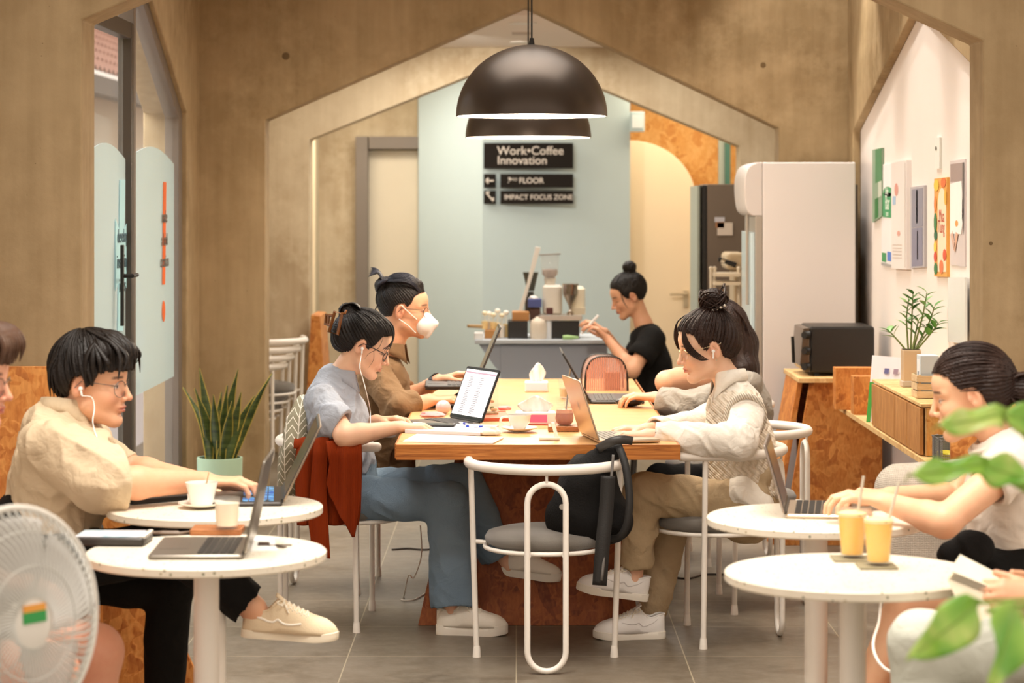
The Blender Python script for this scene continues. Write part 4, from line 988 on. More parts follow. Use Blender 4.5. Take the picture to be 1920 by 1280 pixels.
for (bx_, tx, ty, k) in ((-.01, 1704, 560, 9), (.0, 1712, 552, 9), (.012, 1738, 548, 9), (.02, 1752, 575, 8), (.004, 1722, 600, 6), (-.02, 1668, 622, 6), (.024, 1760, 605, 6), (.015, 1745, 620, 5)):
    b0 = c+Vector((bx_, rn.uniform(-.02, .02), h)); tp = P(tx, ty, 9.85+rn.uniform(-.08, .08)); mid = b0.lerp(tp, .5)+Vector((bx_*.8, 0, .02)); sp = spline([b0, mid, tp], 8)
    m = MB(); m.tube(sp, [.0042-.0025*i/len(sp) for i in range(len(sp))], 6); m.build('stem', MSTEM, r, True)
    m = MB()
    for j in range(k):
        t = .4+.6*j/(k-1); q = sp[min(int(t*(len(sp)-1)), len(sp)-1)]; ax = (tp-b0).normalized(); sgn_ = 1 if j % 2 else -1
        d = (ax*.75+Vector((sgn_*rn.uniform(.6, 1), rn.uniform(-.7, .5), rn.uniform(0, .3)))).normalized(); leafblade(m, q, d, rn.uniform(.05, .068), rn.uniform(.024, .032), droop=.25)
    m.build('leaves', MLEAFS[rn.choice((0, 0, 1, 1, 2))], r, True, auto=180)
# small slatted crate with a printed box in it
c = Vector((P(1741, 754, 9.3).x, 9.32, ztop)); r = thing('slatted_crate', 'small pale slatted wooden crate on the drawer cabinet', 'crate', c)
w, d_, hh = .098, .13, .09
for k in range(3):
    z = .014+.03*k
    for (dx, dy, bx_, by_) in ((0, -d_/2, w, .006), (0, d_/2, w, .006), (-w/2, 0, .006, d_), (w/2, 0, .006, d_)): m = MB(); m.box(c+Vector((dx, dy, z)), (bx_, by_, .025)); m.build('slat', MBALSA, r)
for dx in (-1, 1):
    for dy in (-1, 1): m = MB(); m.box(c+Vector((dx*(w/2-.009), dy*(d_/2-.009), hh/2)), (.01, .01, hh)); m.build('corner_post', MBALSA, r)
m = MB(); m.box(c+Vector((0, 0, .004)), (w-.012, d_-.012, .005)); m.build('crate_bottom', MBALSA, r)
m = MB(); m.box(c+Vector((.0, .0, .085)), (.07, .09, .155)); o = tag(m.build('printed_box', M('cfd9de', .5), bev=.002), 'pale blue and white carton standing in the small slatted crate', 'box')
m = MB(); m.box(c+Vector((-.0355, 0, .10)), (.001, .06, .09)); m.build('box_front', M('f0f2f4', .5), o); m = MB(); m.box(c+Vector((-.0362, 0, .075)), (.001, .03, .05)); m.build('printed_figure', M('8a98a8', .5), o)
# wire basket with yellow packet
c = Vector((1.565, 8.74, zs)); r = thing('wire_basket', 'grey wire mesh basket on the near end of the long shelf', 'basket', c); MWI = M('8c8e90', .3, .7)
W_, D_, H_ = .085, .22, .095
m = MB()
for z in (.003, H_): m.tube([c+Vector((x*W_/2, y*D_/2, z)) for x, y in ((-1, -1), (1, -1), (1, 1), (-1, 1))], .003, 6, closed=True)
m.build('rim', MWI, r)
MESH = NT('fine_wire_mesh'); v = MESH.coord((160, 160, 160)); xyz = MESH.sep(v)
fr_ = MESH.math('LESS_THAN', MESH.math('FRACT', xyz[2]), .35); fy_ = MESH.math('LESS_THAN', MESH.math('FRACT', xyz[1]), .35); fx_ = MESH.math('LESS_THAN', MESH.math('FRACT', xyz[0]), .35)
MESH.set('9a9c9e', .4, .5, alpha=MESH.math('MAXIMUM', fr_, MESH.math('MAXIMUM', fy_, MESH.math('MULTIPLY', fx_, .2))))
for nm, cc, dd in (('mesh_side', (-W_/2, 0, H_/2), (.001, D_, H_)), ('mesh_side', (W_/2, 0, H_/2), (.001, D_, H_)), ('mesh_end', (0, -D_/2, H_/2*.5), (W_, .001, H_*.5)), ('mesh_end', (0, D_/2, H_/2), (W_, .001, H_)), ('mesh_bottom', (0, 0, .004), (W_, D_, .001))):
    m = MB(); m.box(c+Vector(cc), dd); m.build(nm, MESH.m, r)
m = MB()
for y in (-.05, .05): m.tube([c+Vector((-W_/2-.002, y, .0)), c+Vector((-W_/2-.002, y, H_+.008)), c+Vector((-W_/2+.012, y, H_+.008))], .003, 6)
m.build('clip', MWI, r)
m = MB(); m.rbox(c+Vector((.0, .02, .03)), (.05, .12, .03), .012, Matrix.Rotation(.2, 3, 'Z')); tag(m.build('packet', M('d8c832', .4), smooth=True), 'yellow packet lying in the grey wire basket', 'packet')
# brass strip on the white wall, wall-mounted clear holder
m = MB(); Y = XR*F/(1647-CX); m.box((XRW-.02, Y*1.09, 1.0), (.06, .04, .62)); tag(m.build('upright_post', M('b89a5c', .4, .4)), 'slim vertical tan rail on the right wall behind the oven', 'rail')
# ================================================================ posters on the right wall
def wp(px, py, off=.004): Y = (XRW-off)*F/(px-CX); return Vector((XRW-off, Y, H-(py-CY)*Y/F))
def poster(name, label, x0, x1, yt0, yb0, yt1, yb1, col, th=.006, off=.0, group='posters and holders on the white wall', mat=None):
    a, b_, c_, d_ = wp(x0, yb0, off), wp(x1, yb1, off), wp(x1, yt1, off), wp(x0, yt0, off)
    m = MB(); m.prism([a, b_, c_, d_], (-th, 0, 0)); o = m.build(name, mat or M(col, .6)); tag(o, label, 'poster' if name == 'poster' else 'holder', group)
    def at(u, v, e=.0): return a.lerp(b_, u).lerp(d_.lerp(c_, u), v)+Vector((-th-.0006-e, 0, 0))
    def el(nm, col, pts, e=0): m = MB(); m.prism([at(min(max(u, .005), .995), min(max(v, .003), .997), e) for u, v in pts], (-.0006, 0, 0)); m.build(nm, M(col, .6), o)
    return o, at, el
def rect(u0, v0, u1, v1): return [(u0, v0), (u1, v0), (u1, v1), (u0, v1)]
def oval(u, v, a, b_, n=16): return [(u+a*math.cos(2*PI*k/n), v+b_*math.sin(2*PI*k/n)) for k in range(n)]
RWL = Matrix(((0, 0, -1), (-1, 0, 0), (0, 1, 0)))       # text on the right wall facing -x
def wtext(o, at, s_, u, v, size, col, e=.001, sx=1): text('lettering', s_, size, at(u, v, e), RWL, M(col, .6), o, 'CENTER', .0003, sx=sx)
o, at, el = poster('notice_holder', 'green and clear notice holder, farthest on the white wall', 1640, 1658, 281, 417, 277, 405, '8fa890', .012)
el('green_sheet', '4f8a5a', rect(.35, .52, 1, 1)); el('green_strip', '2f7a3c', rect(.3, .02, .65, .3)); el('clear_sheet', 'c9d2c4', rect(.65, .3, 1, .52))
o, at, el = poster('poster', 'white poster with a green round badge, second from the far end of the wall', 1655, 1678, 308, 497, 307, 503, 'f3f1f2')
el('green_badge', '3f9e68', rect(.12, .48, .95, .72)); el('badge_top', '3f9e68', oval(.55, .73, .38, .05)); wtext(o, at, 'Daily', .5, .735, .045, 'f4fbf4', .003); wtext(o, at, 'Bar', .52, .62, .1, 'f4fbf4'); wtext(o, at, 'open', .5, .52, .04, 'e4f4e8')
el('green_square', '3f9a5e', rect(.05, .04, .4, .13)); el('blue_square', '5a86d8', rect(.5, .06, .85, .15)); el('grey_foot', 'aaa8a6', rect(0, 0, 1, .03))
o, at, el = poster('poster', 'thick pale board with faint pink seals, third from the far end of the wall', 1680, 1709, 305, 503, 300, 505, 'e9e2de', .022)
el('pink_seal', 'd89a8c', oval(.35, .74, .12, .06)); el('pink_seal', 'd8a090', oval(.5, .33, .1, .025)); el('blue_seal', 'a8c4e0', rect(.1, .6, .3, .68)); 
for k in range(5): el('faint_print', 'c9beb4', rect(.1, .10+k*.03, .7, .108+k*.03))
el('faint_frame', 'd0c6be', rect(.9, .02, .93, .98))
o, at, el = poster('pocket_holder', 'grey two-pocket document holder on the white wall', 1712, 1738, 351, 503, 347, 501, 'b9b6ba', .012)
el('upper_pocket', '8d8d9c', rect(.12, .5, .92, .97)); el('lower_pocket', '85859a', rect(.12, .02, .9, .49)); el('pocket_slot', '6a6a78', rect(.5, .1, .58, .45)); el('pocket_slot', 'a9a9b6', rect(.45, .55, .55, .95))
o, at, el = poster('poster', 'bright food poster with orange and green fruit and a cream arch', 1757, 1781, 335, 518, 332, 519, 'e8a850', .012)
el('cream_arch', 'f6e2c4', [(.3, .05), (.95, .05), (.95, .7)]+[(.62+.33*math.cos(a), .7+.2*math.sin(a)) for a in [PI*k/8 for k in range(9)]]+[(.3, .7)]); 
for u, v, a_, b_, cl in ((.2, .93, .2, .06, 'f2c83a'), (.75, .95, .2, .05, 'e0702c'), (.92, .8, .1, .08, 'f0b02c'), (.12, .55, .12, .1, '2c7a3c'), (.15, .42, .14, .05, '1f6a44'), (.1, .3, .12, .05, 'e8d048'), (.12, .2, .12, .05, 'd84a2c'), (.15, .08, .14, .06, '2f7a3e'), (.85, .22, .13, .06, 'd8512e'), (.6, .1, .16, .07, 'e07a4a'), (.12, .74, .1, .08, 'e8842c')): el('fruit_print', cl, oval(u, v, a_, b_), .0012)
wtext(o, at, 'Mua', .62, .61, .075, 'c04a2c', .0012, 1.0); wtext(o, at, 'Tung', .6, .50, .075, 'c04a2c', .0012, 1.0)
o, at, el = poster('poster', 'pale photograph poster of hands pouring, nearest the front frame', 1784, 1812, 302, 496, 298, 500, 'd4cac8', .006)
el('photo_top', 'a08e88', rect(.05, .8, .85, .97)); el('white_shape', 'f8f4f0', [(.05, .3), (.8, .3), (.95, .5), (.8, .8), (.05, .78)], .0012); el('dark_corner', '6b6460', [(.85, .45), (.95, .3), (.97, .97), (.88, .97)], .0012); el('hand_print', 'd8a98e', [(.3, .15), (.4, .13), (.6, .3), (.45, .32)], .002); el('yolk', 'e8a050', oval(.5, .4, .1, .03), .002); el('hand_print', 'd4b09c', [(.1, .28), (.3, .15), (.4, .2), (.2, .33)], .002)
o, at, el = poster('sign_holder', 'small clear acrylic holder high on the white wall', 1757, 1766, 258, 316, 257, 316, 'e8ece6', .01); el('clip', '6a665e', oval(.3, .65, .2, .07))
m = MB(); a = wp(1782, 640, .012); b_ = wp(1814, 645, .012); c_ = wp(1814, 520, .012); d_ = wp(1782, 520, .012); m.prism([a, b_, c_, d_], (-.01, 0, 0)); tag(m.build('whiteboard', M('eef3f0', .25)), 'pale white board low on the right wall above the plant', 'whiteboard')
# ================================================================ snake plant
c = P(412, 857, 11.9); c.z = 0; c.x += .0; r = thing('snake_plant', 'snake plant with yellow-edged blades in a pale green pot by the left frame', 'plant', c)
zp = P(0, 857, 11.9).z; m = MB(); m.shell([(0, 0), (.095, 0), (.105, .01), (.112, zp), (.102, zp), (.098, zp-.03), (0, zp-.03)], c, 44); m.build('pot', M('a9c4a8', .6, var=.03), r, True)
m = MB(); m.lathe([(0, zp-.028), (.098, zp-.028)], c, 30); m.build('soil', M('2e241a', .95), r)
SN = NT('snake_leaf'); v = SN.coord(); SN.set(SN.ramp(SN.noise(SN.coord((3, 3, 26)), 2, 3), [(.35, '1f2d12'), (.55, '3c4a1c'), (.7, '4f5a2a')]), .4, spec=.4); SE = M('b8a040', .5)
rn = random.Random(2)
for (tx, ty, bx_, bend) in ((374, 690, -.03, 0), (344, 726, -.05, -.05), (366, 728, -.04, -.02), (447, 692, .02, .02), (427, 722, .0, 0), (416, 735, -.01, .01), (452, 735, .03, 0), (478, 742, .05, .03), (511, 700, .06, .02), (400, 740, -.02, 0), (436, 752, .02, 0), (412, 770, .0, 0), (466, 765, .04, .03), (385, 775, -.03, -.01), (425, 760, .01, 0), (440, 775, .0, .0), (460, 790, .05, .02)):
    b0 = c+Vector((bx_*.9, rn.uniform(-.05, .05), zp-.03)); tp = P(tx, ty, 11.9+rn.uniform(-.12, .1)); L = (tp-b0).length; tw = rn.uniform(-.6, .6); G = []; E = [[], []]
    for i in range(13):
        t = i/12; p = b0.lerp(tp, t)-Vector((bend*math.sin(PI*t)*.8-(.0), 0, 0)); ww = (.014+.012*math.sin(PI*min(t*1.1, 1)))*(1-t**4)+.0006; a = tw+t*.7
        sd = Vector((math.cos(a), math.sin(a), 0)); nn = Vector((-math.sin(a), math.cos(a), 0)); G.append([p-sd*ww+nn*.006, p-sd*ww*.5, p, p+sd*ww*.5, p+sd*ww+nn*.006])
    m = MB(); m.sheet(G); lf = m.build('blade', SN.m, r, True, solid=.002, auto=180)
    m = MB(); m.tube([g[0] for g in G], .0024, 5); m.tube([g[-1] for g in G], .0024, 5); m.build('yellow_edge', SE, lf, True)
# ================================================================ coffee counter and what stands on it
MCOUNT = M('a6b0c0', .6, var=.02); YC = 14.0
p, q = P(940, 636, YC), P(1139, 700, YC); zc = p.z-.0; r = thing('coffee_counter', 'grey-blue counter carrying the grinder and boxes', 'counter', (0.2, 14.2, 0))
xl_, xr2 = P(938, 0, YC).x, P(1139, 0, YC).x; m = MB(); m.box(((xl_+xr2)/2, 14.3, zc/2-.015), (xr2-xl_, .6, zc-.03)); m.build('body', MCOUNT, r, bev=.003)
m = MB(); xt0 = P(890, 0, YC).x; m.box(((xt0+xr2)/2+.01, 14.28, zc-.012), (xr2-xt0+.02, .66, .024)); m.build('top', M('c3cbd2', .5), r, bev=.003)
m = MB(); m.prism([(P(898, 0, YC).x, 14.0, zc-.03), (xl_, 14.0, zc-.03), (xl_, 14.0, zc-.2)], (0, .03, 0)); m.build('bracket', MCOUNT, r)
YK = 14.0
def kb(name, label, cat, x0, y0, x1, y1, mat, d=.2, dy=.06, bev=.004, zbase=None, parts=None):
    a, c_ = P(x0, y0, YK), P(x1, y1, YK); zb_ = zc+.0 if zbase is None else zbase; m = MB(); m.box(((a.x+c_.x)/2, YK+dy+d/2, (a.z+zb_)/2), (c_.x-a.x, d, a.z-zb_)); return tag(m.build(name, mat, bev=bev), label, cat)
kb('crate', 'black crate on the counter, under the light wooden tray', 'crate', 952, 603, 990, 636, MBLACK, .25)
kb('tray', 'light wooden tray lying on the black crate', 'tray', 960, 586, 993, 603, M('b98248', .5), .2, .08, zbase=P(0, 603, YK).z)
kb('drawer_box', 'black knock box under the coffee grinder', 'box', 1034, 602, 1087, 636, MBLACK, .26)
kb('grinder_base', 'silver tray under the coffee grinder', 'tray', 1010, 592, 1092, 601, M('c4bbb0', .3, .6), .28, .04, zbase=P(0, 602, YK).z)
kb('coffee_box', 'brown cardboard box at the left end of the counter', 'box', 908, 620, 932, 636, M('b07c44', .7), .12)
kb('white_tray', 'white plastic tub at the far left end of the counter', 'tub', 889, 624, 906, 634, M('e6e4e0', .5), .12, .0)
c = P(1010, 636, YK); c.z = zc; c.y += .06; m = MB(); m.lathe([(0, 0), (.046, 0), (.05, .01), (.05, .085), (.042, .108), (.02, .122), (.016, .13), (0, .13)], c, 28); tag(m.build('jar', M('e4d8c6', .35), smooth=True), 'cream ceramic jar at the front of the counter', 'jar')
c = P(1029, 636, YK); c.z = zc; c.y += .06; m = MB(); m.lathe([(0, 0), (.018, 0), (.019, .1), (.009, .12), (.009, .14), (0, .14)], c, 20); tag(m.build('bottle', M('dde1e6', .3), smooth=True), 'slim white bottle beside the cream jar', 'bottle')
# grinder
r = thing('coffee_grinder', 'pale coffee grinder with a clear hopper on the counter', 'grinder', P(1035, 592, YK+.1)); zg0 = P(0, 592, YK).z
a, c_ = P(1018, 536, YK), P(1055, 592, YK); m = MB(); m.rbox(((a.x+c_.x)/2, YK+.2, (a.z+zg0)/2), (c_.x-a.x, .14, a.z-zg0), .03); m.build('body', M('e2dccf', .35), r, True)
c = Vector((P(1032, 0, YK).x, YK+.2, a.z)); m = MB(); m.lathe([(.03, 0), (.032, .03), (.036, .035), (.036, .04)], c, 24); m.build('collar', M('d5cdc0', .3), r, True)
c2 = c+Vector((0, 0, .04)); m = MB(); m.shell([(.03, 0), (.05, .025), (.052, .08), (.058, .135), (.056, .135), (.05, .08), (.048, .026), (.028, .002)], c2, 32); m.build('hopper', MGL, r, True)
m = MB(); m.lathe([(0, .002), (.028, .002), (.045, .025), (.045, .05), (0, .055)], c2, 24); m.build('beans', M('b9a9a0', .6), r, True)
m = MB(); m.box(c2+Vector((0, 0, .138)), (.125, .1, .006), Matrix.Rotation(-.05, 3, 'Y')); m.build('hopper_lid', M('7d756c', .5), r)
r = thing('pour_funnel', 'steel conical dosing funnel beside the coffee grinder', 'funnel', P(1069, 592, YK)); c = Vector((P(1070, 0, YK).x, YK+.12, zg0))
m = MB(); m.lathe([(.02, 0), (.02, .012), (.006, .03), (.008, .05), (.04, .115), (.044, .125), (.044, .17), (.048, .175), (.048, .182), (0, .182)], c, 32); m.build('cone', M('b5a898', .18, .95), r, True)
r = thing('drip_brewer', 'cream rounded appliance behind the steel funnel', 'coffee maker', P(1088, 592, YK)); m = MB(); a = P(1070, 536, YK); c_ = P(1099, 592, YK); m.rbox(((a.x+c_.x)/2, YK+.24, (a.z-.01+zg0)/2), (c_.x-a.x, .14, a.z-zg0-.01), .04); m.build('body', M('ece2ca', .35), r, True)
m = MB(); m.box(((a.x+c_.x)/2+.01, YK+.16, zg0+.02), (.07, .05, .04)); m.build('drip_tray', M('d8cdb4', .4), r)
# leaning white frame, black funnel, blue basket, bits
m = MB(); m.prism([P(1004, 462, YK+.02), P(1014, 464, YK+.02), P(992, 540, YK+.02), P(980, 582, YK+.02), P(972, 582, YK+.02), P(988, 530, YK+.02)], (0, .012, 0)); tag(m.build('menu_stand', M('ece6dc', .5), bev=.002), 'tall white stand leaning over the counter', 'stand')
r = thing('black_funnel', 'black cone brewer behind the leaning white stand', 'brewer', P(996, 590, YK)); c = Vector((P(995, 0, YK+.25).x, YK+.25, zg0)); m = MB(); m.lathe([(.034, 0), (.036, .09), (.02, .11), (.018, .13)], c, 24); m.build('server', M('2b2825', .3), r, True); m = MB(); m.lathe([(.02, .135), (.045, .24), (.047, .245)], c, 24); m.build('cone', M('4a4a40', .4), r, True)
kb('blue_basket', 'small blue basket under the leaning white stand', 'basket', 990, 562, 1016, 578, M('4a5590', .5), .1, .1, zbase=P(0, 578, YK).z)
kb('stacked_box', 'small brown box under the blue basket', 'box', 994, 580, 1014, 602, M('5a3a2a', .5), .12, .14, zbase=zc+.0)
crumple('cloth', 'white folded cloth in the blue basket', 'cloth', P(1000, 560, YK+.15), (.03, .03, .02), 'f0ece8', .3, 12, flat=1)
kb('chip_packet', 'dark red packet standing by the black knock box', 'packet', 1024, 577, 1037, 589, M('5a2822', .4), .02, .0, zbase=P(0, 589, YK).z-.0)
rn = random.Random(9)
for k in range(6):
    x = 909+k*8.0; c = P(x, 620, YK+.12+.03*(k % 2)); c.z = P(0, 620, YK).z if x < 933 else zc; g_ = thing('tea_glass', ['small clear glass of flowers and lemon at the left end of the counter', 'small clear glass with pale yellow content left of the wooden tray'][k % 2] if k < 2 else 'small clear glass with pale flowers, one of the cluster left of the black crate', 'glass', c, 'glasses at the left end of the counter')
    m = MB(); hgt = .07+.03*rn.random()+(0 if x < 933 else .05); m.lathe([(0, 0), (.018, 0), (.022, hgt)], c, 16); m.build('glass_wall', MGL, g_, True); m = MB(); m.lathe([(0, .004), (.017, .004), (.019, hgt*.6), (0, hgt*.6)], c, 16); m.build('content', M(['f2d694', 'f3eadc', 'efcf88'][k % 3], .4), g_, True)
    m = MB(); m.ell(c+Vector((0, 0, hgt+.012)), (.017, .017, .014), seg=10); m.tube([c+Vector((0, 0, hgt*.5)), c+Vector((0, 0, hgt+.01))], .002); m.build('flower', M(['f3e6c4', 'f6efe2'][k % 2], .7), g_, True)
m = MB(); p = P(877, 611, YK); q = P(903, 612, YK+.05); m.tube([p, q], [.009, .011], 10); tag(m.build('wooden_spoon', M('a9895a', .5), smooth=True), 'wooden handle sticking out left of the counter glasses', 'spoon')
m = MB(); p, q = P(1055, 632, YK-.02), P(1085, 634, YK-.02); p.z = q.z = zc+.012; m.tube([p, p.lerp(q, .3), q], [.012, .015, .006], 10); tag(m.build('green_tube', M('a6cc88', .5), smooth=True), 'pale green tube lying on the counter edge', 'tube')
# small table end beyond the chair stack
m = MB(); p = P(560, 590, 15.0); m.prism([P(583, 590, 15.0), P(600, 592, 15.0), P(607, 700, 15.0), P(597, 740, 15.0), P(575, 740, 15.0)], (0, .5, 0)); tag(m.build('shelf_unit', MOSB, bev=.003), 'orange strand board unit behind the stacked chairs', 'shelf')
# ================================================================ strand-board booths at both sides
def booth(name, label, pts, Y, bench, gx):
    r = thing(name, label, 'bench', (pts[0].x, Y, 0)); m = MB(); m.prism(pts, (0, .02, 0)); m.build('end_panel', MOSB, r, bev=.001)
    m = MB(); m.box(*bench); m.build('seat_box', MOSB, r, bev=.003)
    return r
PY = 7.62
pts = [P(x, y, PY) for x, y in ((-260, 687), (104, 687), (120, 716), (385, 1300))]; pts.append(Vector((pts[3].x+.06, PY, 0))); pts.append(Vector((pts[0].x, PY, 0)))
bl = booth('booth_bench', 'strand board booth behind the person in beige at the left', pts, PY, ((-1.72, 6.5, .2), (.86, 2.1, .40)), 0)
pts = [P(x, y, PY) for x, y in ((2150, 738), (1868, 738), (1838, 800), (1783, 830), (1783, 895), (1640, 1190), (1600, 1280))]; pts.append(Vector((pts[-1].x-.06, PY, 0))); pts.append(Vector((pts[0].x, PY, 0)))
br = booth('booth_bench', 'strand board booth behind the person in a white T-shirt at the right', pts, PY, ((1.78, 6.5, .2), (.94, 2.1, .40)), 0)
LIN = NT('grey_linen'); v = LIN.coord(); LIN.bump(LIN.mix(.5, LIN.wave(v, 60, 2, 2, 3, 'X'), LIN.wave(v, 60, 2, 2, 3, 'Z')), .5, .004); LIN.set(LIN.mix(LIN.noise(v, 90, 3), 'c9bfb0', 'a89e90'), .95, spec=.15)
def cushion(label, c, d, R, mat, name='cushion', par=None):
    s = SDF(); Rm = np.array(R, np.float32); s.bx(c, d, Rm, min(d)*.48, .01)
    V, Q = s.mesh(.008, folds(.004, 18, 1)); o = link(name, npmesh(name, V, Q), mat)
    if label: tag(o, label, 'cushion')
    else: o.parent = par
    return o
cushion('grey linen back cushion behind the person in a white T-shirt', P(1790, 985, 7.28), (.46, .16, .40), Matrix.Rotation(-.1, 3, 'Y'), LIN.m)
cushion('grey linen seat cushion on the right booth bench', (1.72, 6.75, .45), (.84, 1.1, .08), Matrix.Rotation(0, 3, 'Y'), LIN.m)
cushion('grey linen seat cushion on the left booth bench', (-1.66, 6.9, .44), (.80, 1.3, .08), Matrix.Rotation(0, 3, 'Y'), LIN.m)
# patterned cushion on the blue-shirt person's chair: chevron sprigs
CP = NT('sprig_fabric'); v = CP.coord((1, 1, 1)); x_, y_, z_ = CP.sep(v)
u = CP.math('ADD', CP.math('MULTIPLY', x_, 20), 3); fu = CP.math('ABSOLUTE', CP.math('SUBTRACT', CP.math('FRACT', u), .5))
ch = CP.math('FRACT', CP.math('SUBTRACT', CP.math('MULTIPLY', z_, 34), CP.math('MULTIPLY', fu, 2.2)))
ln = CP.math('MAXIMUM', CP.math('LESS_THAN', ch, .16), CP.math('LESS_THAN', fu, .035))
CP.set(CP.mix(ln, '8d8670', 'e4dccb'), .95, spec=.15)
s = SDF(); Rc = Matrix.Rotation(.12, 3, 'Y') @ Matrix.Rotation(.6, 3, 'X'); s.el((-.848, 9.33, .645), (.062, .19, .20), Rc, .02); s.bx((-.848, 9.33, .645), (.05, .34, .34), Rc, .024, .05); V, Q = s.mesh(.006, folds(.003, 20, 1))
tag(link('cushion', npmesh('cushion', V, Q), CP.m), 'grey-green cushion with cream sprigs behind the person in a blue shirt', 'cushion')
# ================================================================ rust cardigan over the chair arm
RUST = NT('rust_knit'); v = RUST.coord(); RUST.bump(RUST.wave(RUST.coord((1, 1, 1)), 105, .4, 2, 2, 'X'), .6, .004); RUST.set(RUST.mix(RUST.noise(v, 5, 3), '9a3c16', '7e2c0e'), .95, spec=.1)
r = thing('cardigan', 'rust-coloured knitted cardigan draped over the arm of the blue-shirt person\'s chair', 'cardigan', P(625, 830, 9.07))
def drape(name, outline, Y, n=14, amp=.012, fr=60, seed=0, dy=0, fold=None):
    """outline: list of (y, x_left, x_right) pixel rows; a hanging sheet with folds"""
    G = []
    rows = []
    for i in range(len(outline)-1):
        a, b_ = outline[i], outline[i+1]; k = max(1, int(abs(b_[0]-a[0])/6))
        for j in range(k): t = j/k; rows.append(tuple(a[q]+(b_[q]-a[q])*t for q in range(3)))
    rows.append(outline[-1])
    for i, (py, xa, xb) in enumerate(rows):
        row = []; t = i/(len(rows)-1)
        for j in range(n*2+1):
            u = j/(n*2); px = xa+(xb-xa)*u; p = P(px, py, Y); p.y += dy+amp*(.35+t)*math.sin(px/fr*6.28+seed+t*1.2)-.006*math.sin(px*.21+seed)
            if t < .12: p.y += (.12-t)*.25
            row.append(p)
        G.append(row)
    m = MB(); m.sheet(G); return m.build(name, RUST.m, r, True, solid=.005, auto=180)
drape('body_panel', [(826, 566, 676), (840, 556, 678), (870, 552, 679), (960, 556, 676), (984, 558, 672)], 9.005, seed=1)
drape('hanging_sleeve', [(822, 590, 616), (900, 582, 612), (980, 578, 615), (1046, 586, 619)], 8.965, amp=.006, seed=2)
drape('front_panel', [(828, 610, 677), (870, 618, 678), (905, 612, 677), (930, 618, 676), (960, 634, 672), (985, 650, 668), (1008, 660, 664)], 8.935, amp=.01, fr=46, seed=4)
m = MB(); G = []
for i in range(15):
    a = PI*i/14; row = []
    for j in range(25):
        px = 552+(677-552)*j/24; p = P(px, 842, 9.055); row.append(Vector((p.x, 9.055-.036*math.cos(a), .70+.0+.032*math.sin(a)+.004*math.sin(px*.2))))
    G.append(row)
m.sheet(G); m.build('shoulder_fold', RUST.m, r, True, solid=.006, auto=180)
# ================================================================ backpack on the front chair
BK = NT('black_cord_cloth'); v = BK.coord(); BK.bump(BK.noise(v, 160, 3), .6, .004); BK.set(BK.mix(BK.noise(v, 7, 3), '0b0a09', '151312'), .85, spec=.25)
r = thing('backpack', 'black fabric backpack slumped on the white chair in front', 'backpack', P(1100, 1010, 8.45)); YB = 8.47
s = SDF(); s.chain([P(1092, 962, YB), P(1105, 905, YB+.0), P(1132, 850, YB-.02)], [.105, .088, .035], .03, ((0, 1, 0), .9)); s.rc(P(1062, 975, YB+.03), P(1120, 985, YB), .055, .05, .04); s.rc(P(1110, 900, YB), P(1148, 975, YB), .06, .07, .04); s.rc(P(1120, 870, YB), P(1152, 850, YB-.02), .035, .022, .03)
V, Q = s.mesh(.005, folds(.010, 16, 2, .002)); link('bag_body', npmesh('bag_body', V, Q), BK.m, r)
def strap(name, pts, w, mat, par, th=.004, up=(0, 0, 1)):
    pts = spline(pts, 6); m = MB(); G = []
    for i, p in enumerate(pts):
        a = pts[max(i-1, 0)]; b_ = pts[min(i+1, len(pts)-1)]; t = (b_-a).normalized(); sd = t.cross(Vector((0, 1, 0))); sd = sd if sd.length > .05 else Vector((1, 0, 0)); sd.normalize(); G.append([p-sd*w/2, p+Vector((0, -.002, 0)), p+sd*w/2])
    m.sheet(G); return m.build(name, mat, par, True, solid=th, auto=180)
WEB = M('1c1a18', .6, bump=.4, bs=300)
strap('hanging_strap', [P(1140, 892, 8.33), P(1137, 950, 8.33), P(1130, 1020, 8.32), P(1124, 1097, 8.32)], .050, WEB, r)
strap('shoulder_strap', [P(1158, 832, 8.42), P(1172, 870, 8.38), P(1180, 930, 8.36), P(1176, 980, 8.36), P(1160, 1008, 8.38), P(1140, 1008, 8.42)], .026, WEB, r, .006)
strap('top_handle', [P(1120, 842, 8.42), P(1145, 828, 8.40), P(1166, 824, 8.40), P(1186, 826, 8.42)], .03, M('3a3734', .35), r)
strap('side_strap', [P(1150, 852, 8.36), P(1146, 900, 8.345), P(1143, 950, 8.34), P(1128, 1088, 8.31)], .008, M('6a6662', .4), r)
m = MB(); p = P(1054, 950, 8.36); m.lathe([(.006, 0), (.010, 0), (.010, .002), (.006, .002)], p, 16, Matrix.Rotation(PI/2, 3, 'X')); m.build('snap_ring', M('b8b4ac', .3, .8), r)
